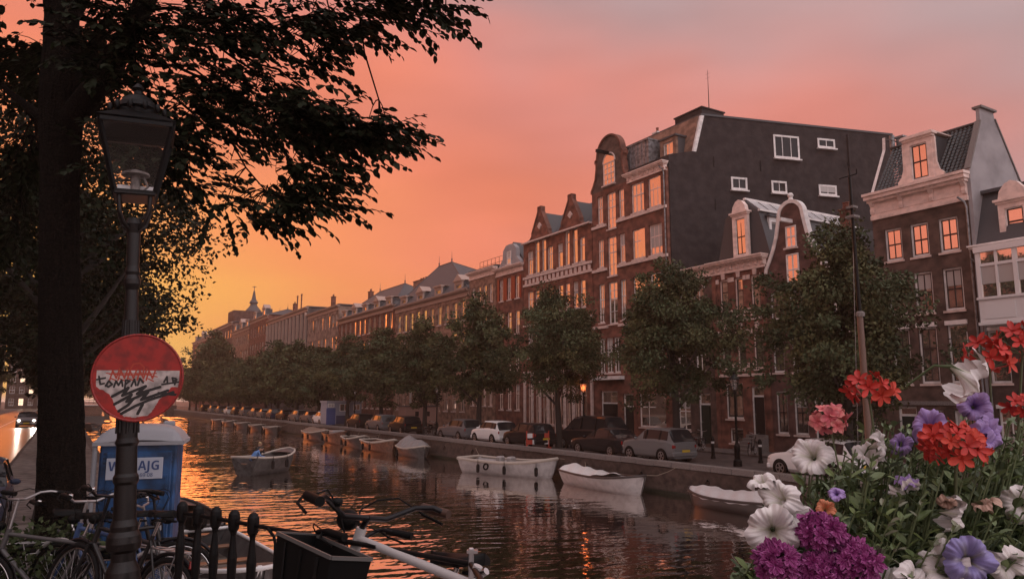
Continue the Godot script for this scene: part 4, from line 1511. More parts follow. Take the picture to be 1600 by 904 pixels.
# a crown of many small leaves gathered on twigs; narrow at the top, ragged at the edge
func crown_mesh(radius: float, tall: float, clumps: int, leaves: int, size: float, sd: int, base := Color(0.052, 0.060, 0.030)) -> ArrayMesh:
	var r := RandomNumberGenerator.new()
	r.seed = sd
	var b := Builder.new()
	b.use_tint = true
	for k in clumps:
		var p := spot_in_ball(r)
		var out := pow(r.randf(), 0.45)
		p = p.normalized() * out * (r.randf_range(0.8, 1.0) if r.randf() < 0.8 else r.randf_range(1.0, 1.22))
		var h := clampf((p.y + 1.0) * 0.5, 0.0, 1.08)
		var girth := radius * (0.62 + 0.5 * sin(PI * pow(minf(h, 1.0), 0.75))) * (1.0 - 0.55 * pow(h, 3.0))
		var lump := 0.86 + 0.36 * sin(p.x * 5.0 + sd) * cos(p.z * 4.0 + sd * 1.7)
		var at := Vector3(p.x * girth * lump, h * tall, p.z * girth * lump)
		var reach := r.randf_range(0.28, 0.62) * radius * 0.40
		var tone := r.randf_range(0.55, 1.6)
		var warm := r.randf_range(-0.1, 0.25)
		var droop := Vector3(at.x, 0, at.z).normalized() * 0.5 + Vector3(0, -0.35, 0)
		for i in leaves:
			var q := at + spot_in_ball(r) * Vector3(reach, reach * 0.62, reach) + droop * r.randf() * reach
			var d := (spot_in_ball(r) + droop * 0.8).normalized()
			var side := d.cross(spot_in_ball(r).normalized()).normalized()
			var l := size * r.randf_range(0.7, 1.35)
			var v := tone * r.randf_range(0.75, 1.3)
			b.tint = Color(base.r * v * (1.0 + warm), base.g * v, base.b * v * (1.0 - warm * 0.6))
			var tip := q + d * l
			var mid := q + d * l * 0.45
			b.tri(q, mid + side * l * 0.32, tip)
			b.tri(q, tip, mid - side * l * 0.32 + Vector3(0, -0.1, 0) * l)
	return b.done()


func trunk_mesh(height: float, r0: float, lean: Vector2, sd: int) -> ArrayMesh:
	var r := RandomNumberGenerator.new()
	r.seed = sd
	var b := Builder.new()
	var pts := []
	var rad := []
	for i in 9:
		var h := i / 8.0
		pts.append(Vector3(lean.x * h * h + 0.05 * sin(h * 7 + sd), height * h, lean.y * h * h + 0.04 * cos(h * 6 + sd)))
		rad.append(r0 * (1.0 - 0.6 * h) * (1.35 if i == 0 else 1.0))
	b.tube(pts, rad, 9)
	return b.done()


func limb(b: Builder, from: Vector3, to: Vector3, r0: float, r1: float, sag := 0.0, n := 6, sides := 7) -> Array:
	var pts := []
	var rad := []
	for i in n + 1:
		var h := float(i) / n
		pts.append(from.lerp(to, h) + Vector3(0, sin(h * PI) * sag, 0))
		rad.append(lerpf(r0, r1, h))
	b.tube(pts, rad, sides)
	return pts


func make_tree(label: String, at: Vector3, tall: float, bare: float, radius: float, crown: Mesh, turn: float, sd: int) -> Node3D:
	var t := thing("elm_tree", label, "tree", Transform3D(Basis(Vector3.UP, turn), at), "elms along the canal")
	obj("trunk", trunk_mesh(tall * 0.72, 0.16 + tall * 0.006, Vector2(0.2, -0.1), sd), materials.far_bark, t)
	var r := RandomNumberGenerator.new()
	r.seed = sd
	for i in 7:
		var a := TAU * i / 7.0 + r.randf()
		var h := lerpf(bare * 0.95, tall * 0.55, i / 6.0)
		var b := Builder.new()
		limb(b, Vector3(0, h, 0), Vector3(cos(a) * radius * 0.6, h + radius * 0.55, sin(a) * radius * 0.6), 0.09, 0.03, -0.1)
		obj("branch", b, materials.far_bark, t)
	var c := obj("crown", crown, materials.leaf, t)
	c.position.y = bare
	c.set_meta("kind", "stuff")
	return t


func far_trees() -> void:
	# the four nearest have crowns of their own, the rest share four kinds
	var spots := [
		[18.1, 26.0, 10.5, 1.5, 3.55, "big leafy tree behind the mast in front of the bell gable house"],
		[28.0, 26.4, 10.4, 2.5, 3.4, "leafy tree in front of the dark sided warehouse and its neighbour"],
		[38.3, 26.4, 10.4, 2.6, 3.5, "leafy tree in front of the twin gable house, with red barriers at its foot"],
		[48.6, 26.4, 10.8, 2.6, 3.6, "leafy tree in front of the flat topped tan house"],
		[58.4, 26.4, 10.3, 2.5, 3.7, "leafy tree covering the near corner of the hip roof building"],
		[68.4, 26.4, 9.8, 2.5, 3.9, "leafy tree right behind the blue site cabin"],
		[78.4, 26.4, 9.9, 2.5, 3.9, "first tree to the left of the blue site cabin"],
	]
	for i in spots.size():
		var q: Array = spots[i]
		var crown := crown_mesh(q[4], q[2] - q[3], 230 if i < 3 else 190, 175 if i < 3 else 100, 0.15 if i < 3 else 0.22, 40 + i)
		make_tree(q[5], place(q[0], q[1], STREET), q[2], q[3], q[4], crown, i * 1.3, 60 + i)
	var kinds := []
	for i in 3:
		kinds.append(crown_mesh(3.9, 7.9, 240, 44, 0.36, 90 + i))
	var places := ["second", "third", "fourth", "fifth", "sixth", "seventh", "eighth", "ninth", "tenth", "eleventh", "twelfth", "thirteenth"]
	for i in 12:
		var s := 88.0 + i * 9.6
		make_tree("%s tree to the left of the blue site cabin along the far quay" % places[i], place(s, 26.4 + rng.randf_range(-0.4, 0.4), STREET), 9.4, 2.0, 3.6, kinds[i % 3], i * 2.1, 80 + i).scale = Vector3.ONE * rng.randf_range(0.92, 1.1)
	# one much taller tree at the far end of the row
	make_tree("tall rounded dark tree in front of the stepped building", place(166, 26.6, STREET), 17.5, 2.5, 6.2, crown_mesh(6.2, 14.5, 300, 40, 0.5, 97), 0.4, 95)
	make_tree("tree closing the far end of the canal, right one", place(318, 22.0, STREET), 17.0, 2.5, 7.0, crown_mesh(7.0, 14.0, 260, 36, 0.7, 98), 0.9, 96)
	make_tree("tree closing the far end of the canal, middle one", place(338, 12.0, STREET), 16.0, 2.5, 8.0, crown_mesh(8.0, 13.0, 260, 36, 0.75, 99), 2.2, 97)
	make_tree("tree closing the far end of the canal, left one", place(322, 2.0, STREET), 16.0, 2.5, 8.0, crown_mesh(8.0, 13.0, 260, 36, 0.75, 100), 3.1, 98)


func near_trees() -> void:
	var spots := [
		[19.5, -0.15, 10.4, 3.9, 3.3, "leafy dark elm on the near quay right behind the big trunk"],
		[31.0, 0.1, 11.0, 3.6, 4.0, "second elm behind the big trunk on the near quay"],
		[43.0, 0.1, 11.0, 3.2, 4.6, "third elm behind the big trunk on the near quay"],
		[56.0, 0.0, 11.5, 3.2, 4.8, "fourth elm behind the big trunk on the near quay"],
		[72.0, 0.0, 11.5, 3.2, 4.8, "fifth elm behind the big trunk on the near quay"],
		[90.0, 0.0, 12.0, 3.2, 5.0, "sixth elm behind the big trunk on the near quay"],
		[112.0, -0.2, 12.0, 3.0, 5.0, "seventh elm behind the big trunk on the near quay"],
		[140.0, -0.2, 12.0, 3.0, 5.0, "farthest elm on the near quay"],
	]
	for i in spots.size():
		var q: Array = spots[i]
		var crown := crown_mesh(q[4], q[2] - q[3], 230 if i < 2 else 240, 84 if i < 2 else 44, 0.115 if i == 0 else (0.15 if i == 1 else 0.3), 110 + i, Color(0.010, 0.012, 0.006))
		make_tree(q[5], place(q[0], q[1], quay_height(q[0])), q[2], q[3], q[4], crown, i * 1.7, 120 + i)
	make_tree("tree beside the house that closes the left street", place(205, -4.0, 1.5), 12.0, 3.0, 4.5, crown_mesh(4.5, 9.0, 200, 36, 0.4, 94), 0.7, 140)
	for i in 3:
		make_tree(["nearest", "middle", "farthest"][i] + " tree in front of the houses on the left street", place(70 + i * 34, -10.5, 1.5), 10.0, 2.6, 3.6, crown_mesh(3.6, 7.4, 170, 36, 0.34, 93), i * 1.1, 130 + i)


# ------------------------------------------------------------------ cars; x forwards, y up, origin under the middle
# outline: [x, half width at the sill, belt height, roof height (= belt where there is no cabin), half width of the roof]
func make_car(label: String, paint: Material, o := {}) -> Node3D:
	var t := thing("parked_car", label, "car", Transform3D.IDENTITY, o.get("group", "cars parked along the quay"))
	var L: float = o.get("length", 4.2) / 2.0
	var W: float = o.get("width", 1.74) / 2.0
	var H: float = o.get("height", 1.45)
	var hood: float = o.get("hood", 0.86)
	var tail: float = o.get("tail", 0.92)
	var nose: float = o.get("cabin_front", 0.36)  # where the windscreen's foot lies, as a share of the half length
	var back: float = o.get("cabin_back", -0.93)
	var lean: float = o.get("rear_slope", 0.12)
	var st := []
	var xs := [-1.0, -0.985, -0.93, -0.80, -0.66, -0.5, -0.3, -0.1, 0.1, 0.3, 0.36, 0.5, 0.62, 0.76, 0.88, 0.96, 1.0]
	for q in xs:
		var end := absf(q)
		var round := 1.0 - 0.16 * pow(end, 8.0)
		var belt := lerpf(tail, hood, smoothstep(-0.6, 0.5, q)) + 0.06 * (1.0 - smoothstep(0.2, 0.9, end))
		belt -= 0.20 * pow(maxf(q, 0.0), 6.0) + (0.10 * pow(maxf(-q, 0.0), 10.0))
		var roof := belt
		if q < nose and q > back:
			var rise := minf(smoothstep(nose, nose - 0.40, q), smoothstep(back, back + lean + 0.06, q))
			roof = lerpf(belt, H - 0.04 * pow((q + 0.1) / 0.6, 2.0), rise)
		st.append([q * L, W * round, belt, roof])
	var ring := func(k: Array) -> Array:
		var x: float = k[0]
		var w: float = k[1]
		var belt: float = k[2]
		var rf: float = k[3]
		var up := clampf((rf - belt) / (H - belt + 0.001), 0, 1)
		var rw := lerpf(w * 0.90, w * 0.74, up)
		return [Vector3(x, 0.20, 0), Vector3(x, 0.20, w * 0.88), Vector3(x, 0.30, w * 0.97), Vector3(x, 0.55, w), Vector3(x, belt - 0.10, w * 0.985), Vector3(x, belt, w * 0.94), Vector3(x, lerpf(belt, rf, 0.86) + 0.002, lerpf(w * 0.93, rw + 0.03, up)), Vector3(x, rf + 0.004, rw * 0.86), Vector3(x, rf + 0.02, 0)]
	var paint_b := Builder.new()
	var screen := {}
	for i in st.size() - 1:
		var a: Array = ring.call(st[i])
		var d: Array = ring.call(st[i + 1])
		var ca: float = st[i][3] - st[i][2]
		var cd: float = st[i + 1][3] - st[i + 1][2]
		for s in [1.0, -1.0]:
			var m := Vector3(1, 1, s)
			for k in 8:
				var kind := ""
				if k == 5 and minf(ca, cd) > 0.28:
					kind = "side_window" if s > 0 else "side_window right"
				elif k >= 6 and cd < ca - 0.03 and st[i][0] > 0 and ca > 0.02:
					kind = "windscreen"
				elif k >= 6 and ca < cd - 0.05 and st[i][0] < -0.2 * L and cd > 0.1:
					kind = "rear_window"
				elif k == 5 and minf(ca, cd) > 0.02 and maxf(ca, cd) > 0.1 and false:
					kind = "side_window"
				var b: Builder = paint_b
				if kind:
					if not screen.has(kind):
						screen[kind] = Builder.new()
					b = screen[kind]
				if s > 0:
					b.quad(a[k] * m, d[k] * m, d[k + 1] * m, a[k + 1] * m)
				else:
					b.quad(d[k] * m, a[k] * m, a[k + 1] * m, d[k + 1] * m)
	for e in [0, st.size() - 1]:
		var a: Array = ring.call(st[e])
		for k in 8:
			for s in [1.0, -1.0]:
				var m := Vector3(1, 1, s)
				paint_b.tri(Vector3(a[0].x, 0.5, 0), a[k] * m, a[k + 1] * m)
	obj("body", paint_b, paint, t)
	for k in screen:
		obj(k.get_slice(" ", 0), screen[k], materials.dark_glass, t)
	# pillars between the side windows
	var b := Builder.new()
	for s in [1.0, -1.0]:
		for x in [0.0, -0.52 * L]:
			b = Builder.new()
			b.bar(Vector3(x, hood + 0.08, s * W * 0.955), Vector3(x - 0.03, H - 0.08, s * W * 0.80), 0.07, 0.03, Vector3(0, 0, s))
			obj("pillar", b, materials.black_plastic, t)
	b = Builder.new()
	b.soft_box(Vector3(L * 0.965, 0.36, 0), Vector3(0.22, 0.24, W * 1.84), 0.06)
	obj("front_bumper", b, paint, t)
	b = Builder.new()
	b.soft_box(Vector3(-L * 0.972, 0.40, 0), Vector3(0.2, 0.26, W * 1.84), 0.06)
	obj("rear_bumper", b, paint, t)
	b = Builder.new()
	b.soft_box(Vector3(L * 0.985, 0.56, 0), Vector3(0.1, 0.14, W * 0.9), 0.03)
	b.soft_box(Vector3(L * 1.005, 0.33, 0), Vector3(0.1, 0.12, W * 1.1), 0.03)
	obj("grille", b, materials.black_plastic, t)
	for s in [1.0, -1.0]:
		b = Builder.new()
		b.ball(Vector3(L * 0.925, 0.64, s * W * 0.73), Vector3(0.15, 0.075, 0.18), 10, 6)
		obj("headlight", b, mat("headlamp", Color(0.75, 0.75, 0.75), 0.08, {"metallic": 0.5}), t)
		b = Builder.new()
		b.soft_box(Vector3(-L * 0.968, 0.76, s * W * 0.78), Vector3(0.12, 0.2, 0.2), 0.04)
		obj("tail_light", b, mat("tail_lamp", Color(0.22, 0.012, 0.01), 0.12), t)
		b = Builder.new()
		b.ball(Vector3(L * 0.30, hood + 0.10, s * (W + 0.09)), Vector3(0.07, 0.07, 0.11), 8, 6)
		obj("mirror", b, paint, t)
		for x in [-0.05, -0.55]:
			b = Builder.new()
			b.soft_box(Vector3(x * L - 0.1, hood - 0.06, s * W * 0.99), Vector3(0.16, 0.03, 0.03), 0.01)
			obj("handle", b, materials.chrome if o.get("bright", false) else paint, t)
	b = Builder.new()
	b.box(Vector3(L * 1.045, 0.42, 0), Vector3(0.012, 0.11, 0.5))
	obj("number_plate", b, mat("plate_yellow", Color(0.55, 0.36, 0.03), 0.5), t)
	b = Builder.new()
	b.box(Vector3(-L * 1.03, 0.55, 0), Vector3(0.012, 0.11, 0.5))
	obj("number_plate", b, materials.plate_yellow, t)
	for x in [0.63, -0.60]:
		for s in [1.0, -1.0]:
			var w := sub(t, "wheel", Transform3D(Basis(Vector3.RIGHT, PI / 2 * s), Vector3(x * L, 0.315, s * (W - 0.10))))
			if not shared.has("car_tyre"):
				var q := Builder.new()
				q.lathe([Vector2(0.19, -0.10), Vector2(0.29, -0.11), Vector2(0.315, -0.08), Vector2(0.315, 0.09), Vector2(0.29, 0.115), Vector2(0.20, 0.10), Vector2(0.19, 0.05), Vector2(0, 0.05)], 22)
				shared["car_tyre"] = q.done()
				q = Builder.new()
				q.lathe([Vector2(0.20, 0.09), Vector2(0.205, 0.112), Vector2(0.17, 0.105), Vector2(0.165, 0.075)], 20)
				for i in 5:
					var a := TAU * i / 5
					q.bar(Vector3(cos(a) * 0.03, 0.095, sin(a) * 0.03), Vector3(cos(a) * 0.18, 0.10, sin(a) * 0.18), 0.06, 0.02)
				q.lathe([Vector2(0.05, 0.07), Vector2(0.05, 0.115), Vector2(0, 0.12)], 10)
				shared["car_rim"] = q.done()
				q = Builder.new()
				q.lathe([Vector2(0.355, -0.1), Vector2(0.355, 0.093), Vector2(0, 0.093)], 22)
				shared["wheel_arch"] = q.done()
			obj("tyre", shared.car_tyre, materials.rubber, w)
			obj("rim", shared.car_rim, materials.steel, w)
			var arch := obj("wheel_arch", shared.wheel_arch, materials.black_plastic, t)
			arch.transform = w.transform.translated_local(Vector3(0, 0.008, 0))
	return t


func parked_cars() -> void:
	var black := mat("car_black", Color(0.016, 0.015, 0.017), 0.32, {"metallic_specular": 0.3})
	var grey := mat("car_grey", Color(0.13, 0.125, 0.13), 0.42, {"metallic_specular": 0.3})
	var silver := mat("car_silver", Color(0.15, 0.145, 0.145), 0.42, {"metallic_specular": 0.3})
	var white := mat("car_white", Color(0.70, 0.68, 0.67), 0.35, {"metallic_specular": 0.4})
	var blue := mat("car_blue", Color(0.03, 0.04, 0.07), 0.32, {"metallic_specular": 0.3})
	var hatch := {"length": 3.9, "height": 1.47, "hood": 0.90, "tail": 0.98, "cabin_front": 0.52, "cabin_back": -0.985}
	var sedan := {"length": 4.6, "height": 1.42, "hood": 0.86, "tail": 0.98, "cabin_front": 0.34, "cabin_back": -0.80, "rear_slope": 0.3}
	var estate := {"length": 4.6, "height": 1.48, "hood": 0.88, "tail": 0.98, "cabin_front": 0.38, "cabin_back": -0.99}
	var suv := {"length": 3.7, "height": 1.58, "hood": 0.98, "tail": 1.04, "cabin_front": 0.42, "cabin_back": -0.985}
	var y := STREET + 0.002
	var list := [
		[20.9, white, hatch, "small white hatchback parked at the right, partly behind the flowers"],
		[30.1, silver, suv, "silver grey sport utility car parked nearest the white boats"],
		[34.6, black, sedan, "long black car parked just beyond the silver sport utility car"],
		[42.2, black, hatch, "black hatchback parked beside the red and white barrier"],
		[46.6, white, hatch, "white hatchback parked in the middle of the row, behind a black one"],
		[52.0, grey, estate, "dark grey estate car to the left of the white hatchback"],
		[62.0, black, hatch, "black hatchback with a pale wheel near the tarp covered boat"],
		[67.9, grey, estate, "dark grey estate car beside the blue site cabin"],
		[73.2, black, hatch, "black hatchback in front of the blue site cabin"],
		[85.2, white, hatch, "white hatchback to the left of the blue site cabin"],
		[91.0, grey, sedan, "grey car left of the white hatchback by the cabin"],
		[96.4, silver, estate, "silver estate car, second to the left of the white hatchback by the cabin"],
		[102.4, black, sedan, "black car, third to the left of the white hatchback by the cabin"],
		[108.2, blue, hatch, "dark blue hatchback in the distant part of the row"],
		[114.2, silver, sedan, "silver saloon in the distant part of the row"],
		[120.4, grey, estate, "grey estate car in the distant part of the row"],
		[127.0, silver, suv, "silver sport utility car in the distant part of the row"],
		[134.0, black, hatch, "black hatchback in the distant part of the row"],
		[141.0, white, sedan, "white saloon, the palest car in the distant part of the row"],
		[149.0, grey, hatch, "grey hatchback near the far end of the row"],
		[158.0, silver, estate, "silver estate car last but one of the row"],
		[168.0, black, suv, "black sport utility car last of the row"],
	]
	var made := {}
	for q in list:
		var key := str(q[1].resource_name, q[2])
		var front: float = q[0] - q[2].length / 2.0
		var at := facing(front, 25.35 + rng.randf_range(-0.08, 0.08), y, rng.randf_range(-0.02, 0.02))
		if made.has(key):
			copy_of(made[key], q[3], at)
		else:
			made[key] = make_car(q[3], q[1], q[2])
			made[key].transform = at
	# the dark van by the barrier, and the two cars of the near street
	var van := make_car("black van parked behind the red and white barrier", black, {"length": 4.9, "width": 1.9, "height": 1.95, "hood": 1.1, "tail": 1.15, "cabin_front": 0.62, "cabin_back": -0.99})
	van.transform = facing(36.6, 27.6, y, 0.1)
	var near := make_car("dark car parked at the left edge beside the big trunk", blue, hatch.merged({"group": "cars on the near street"}))
	near.transform = facing(21.0, -1.75, quay_height(21.0) - 0.1, PI)
	var lit := make_car("oncoming car with bright headlights on the wet street", grey, hatch.merged({"group": "cars on the near street", "length": 4.0}))
	lit.transform = facing(88.0, -2.9, 1.5, PI)
	for s in [1.0, -1.0]:
		var b := Builder.new()
		b.ball(Vector3.ZERO, Vector3(0.05, 0.09, 0.13), 10, 6)
		var bulb := obj("headlight_glow", b, mat("headlight_glow", Color(0.9, 0.9, 0.9), 0.3, {"emission_enabled": true, "emission": Color(1.0, 0.93, 0.86), "emission_energy_multiplier": 14.0}), lit)
		bulb.position = Vector3(1.96, 0.66, s * 0.62)
		var l := SpotLight3D.new()
		l.name = "headlight_beam" if s > 0 else "headlight_beam_001"
		l.light_energy = 9.0
		l.light_color = Color(1.0, 0.93, 0.86)
		l.light_size = 0.1
		l.spot_angle = 28.0
		l.spot_range = 40.0
		l.spot_attenuation = 2.0
		l.shadow_enabled = true
		lit.add_child(l)
		l.position = Vector3(2.05, 0.66, s * 0.62)
		l.rotation = Vector3(-0.06, -PI / 2, 0)


# ------------------------------------------------------------------ boats; x towards the bow, y up from the water, origin amidships
func hull_point(L: float, W: float, free: float, o: Dictionary, u: float, v: float) -> Vector3:  # u: stern -1 to bow 1; v: -1 starboard rail, 0 keel, 1 port rail
	var bow: float = o.get("bow", 0.7)
	var plan := pow(maxf(1.0 - pow(maxf(u, 0.0), 2.4), 0.0), bow) * lerpf(1.0, o.get("transom", 0.72), pow(maxf(-u, 0.0), 2.0))
	var sheer := free * (1.0 + 0.42 * pow(maxf(u, 0.0), 2.0) + 0.12 * pow(maxf(-u, 0.0), 2.0))
	var a := absf(v)
	var sec := pow(a, 0.55)
	var y := lerpf(-0.25, sheer, pow(a, 1.7))
	var rake := 0.10 * L * pow(maxf(u, 0.0), 6.0) * (1.0 - a) * -1.0
	return Vector3(u * L / 2 + rake, y, signf(v) * W / 2 * plan * sec * (0.80 + 0.2 * a))


func make_boat(label: String, paint: Material, o := {}) -> Node3D:
	var t := thing("boat", label, "boat", Transform3D.IDENTITY, "open boats moored along the canal")
	var L: float = o.get("length", 5.6)
	var W: float = o.get("width", 2.0)
	var free: float = o.get("free", 0.55)
	var b := Builder.new()
	b.grid(func(u: float, v: float) -> Vector3: return hull_point(L, W, free, o, u * 2 - 1, 1.0 - v * 2), 20, 14)
	b.grid(func(u: float, v: float) -> Vector3: return hull_point(L, W - 0.1, free - 0.01, o, u * 1.96 - 0.98, v * 2 - 1), 20, 14)
	for k in 14:  # the transom
		var p := hull_point(L, W, free, o, -1, -1 + 2.0 * k / 14)
		var q := hull_point(L, W, free, o, -1, -1 + 2.0 * (k + 1) / 14)
		b.tri(Vector3(-L / 2, free * 0.6, 0), p, q)
	obj("hull", b, paint, t)
	b = Builder.new()
	var rail := []
	for k in 41:
		var f := k / 40.0
		var u := 1.0 - 2.0 * absf(f * 2 - 1)
		u = -1.0 + 2.0 * (1.0 - absf(f * 2 - 1))
		rail.append(hull_point(L, W, free, o, u, 1.0 if f < 0.5 else -1.0) + Vector3(0, 0.02, 0))
	rail.append(rail[0])
	b.tube(rail, o.get("rail", 0.055), 7, false)
	obj("gunwale", b, o.get("rail_paint", materials.grey_stone), t)
	b = Builder.new()
	b.grid(func(u: float, v: float) -> Vector3:
		var p := hull_point(L, W, free, o, u * 1.9 - 0.95, 0.6 if v < 0.5 else -0.6)
		return Vector3(p.x, 0.12, p.z * 0.94 * (1.0 if v in [0.0, 1.0] else 0.0)), 12, 2)
	obj("floor", b, mat("boat_floor", Color(0.09, 0.075, 0.06), 0.7), t)
	if not o.get("covered", false):
		for u in [-0.72, -0.1, 0.42]:
			var p := hull_point(L, W, free, o, u, 0.8)
			b = Builder.new()
			b.soft_box(Vector3(p.x, free * 0.62, 0), Vector3(0.34, 0.05, p.z * 1.9), 0.015)
			obj("thwart", b, mat("varnish", Color(0.14, 0.065, 0.03), 0.4), t)
		b = Builder.new()
		b.grid(func(u: float, v: float) -> Vector3:
			var p := hull_point(L, W, free, o, 0.62 + 0.37 * u, 1.0)
			return Vector3(p.x, p.y - 0.01 + 0.06 * (1.0 - pow(v * 2 - 1, 2.0)), p.z * (1 - v * 2)), 8, 6)
		obj("fore_deck", b, o.get("deck_paint", paint), t)
	else:
		b = Builder.new()
		var hi: float = o.get("ridge", 0.45)
		b.grid(func(u: float, v: float) -> Vector3:
			var uu := u * 1.94 - 0.98
			var p := hull_point(L, W + 0.06, free, o, uu, 1.0)
			var a := absf(v * 2 - 1)
			var fold := 0.035 * sin(u * 41.0 + v * 9.0) * (0.4 + a) + 0.03 * sin(u * 17.0 - v * 13.0)
			var lift: float = hi * (1.0 - pow(a, 1.6)) * sin(PI * clampf(u * 0.92 + 0.08, 0, 1)) * (1.0 + 0.4 * sin(u * 7.0 + 1.0))
			return Vector3(p.x, p.y + 0.05 + lift + fold * (1.0 if a < 0.99 else 0.3) - 0.10 * pow(a, 8.0), p.z * (1 - v * 2) + fold * 0.4), 46, 22)
		obj("cover", b, o.get("cover_paint", mat("canvas", Color(0.50, 0.46, 0.45), 0.8)), t)
	b = Builder.new()
	var bowp := hull_point(L, W, free, o, 0.985, 0.0)
	b.bar(Vector3(bowp.x - 0.02, -0.2, 0), Vector3(L / 2 - 0.03, free * 1.5, 0), 0.09, 0.1)
	obj("stem", b, o.get("rail_paint", materials.grey_stone), t)
	for k in o.get("fenders", 2):
		var p := hull_point(L, W, free, o, -0.45 + 0.6 * k, 1.0)
		b = Builder.new()
		b.lathe([Vector2(0, 0), Vector2(0.09, 0.05), Vector2(0.1, 0.15), Vector2(0.1, 0.38), Vector2(0.08, 0.47), Vector2(0.02, 0.5), Vector2(0.012, 0.72), Vector2(0, 0.72)], 10, Vector3(p.x, free - 0.62, p.z + 0.1))
		obj("fender", b, materials.rubber, t)
	if o.has("rope"):
		for k in [1.0, -1.0]:
			b = Builder.new()
			var r0 := hull_point(L, W, free, o, 0.93 * k, o.rope) + Vector3(0, 0.04, 0)
			var r1 := Vector3(r0.x + 0.9 * k, 1.28, o.rope * (W / 2 + 0.35))
			b.tube([r0, r0.lerp(r1, 0.35) + Vector3(0, -0.14, 0), r0.lerp(r1, 0.7) + Vector3(0, -0.10, 0), r1], 0.012, 5)
			obj("mooring_rope", b, mat("rope", Color(0.28, 0.23, 0.18), 0.9), t)
		b = Builder.new()
		for k in 4:
			b.ring(Vector3(L * 0.30, free * 0.62 + 0.05 + k * 0.03, 0.1), Vector3.UP, 0.14 - 0.012 * k, 0.018, 16, 5)
		obj("rope_coil", b, materials.rope, t)
	if o.get("engine", false):
		b = Builder.new()
		b.soft_box(Vector3(-L / 2 - 0.18, free + 0.32, 0), Vector3(0.55, 0.5, 0.36), 0.1)
		b.soft_box(Vector3(-L / 2 - 0.12, free - 0.2, 0), Vector3(0.2, 0.8, 0.16), 0.04)
		b.tube([Vector3(-L / 2 + 0.1, free + 0.3, 0), Vector3(-L / 2 + 0.65, free + 0.42, 0.06)], 0.025, 6)
		obj("outboard_motor", b, materials.black_plastic, t)
	return t


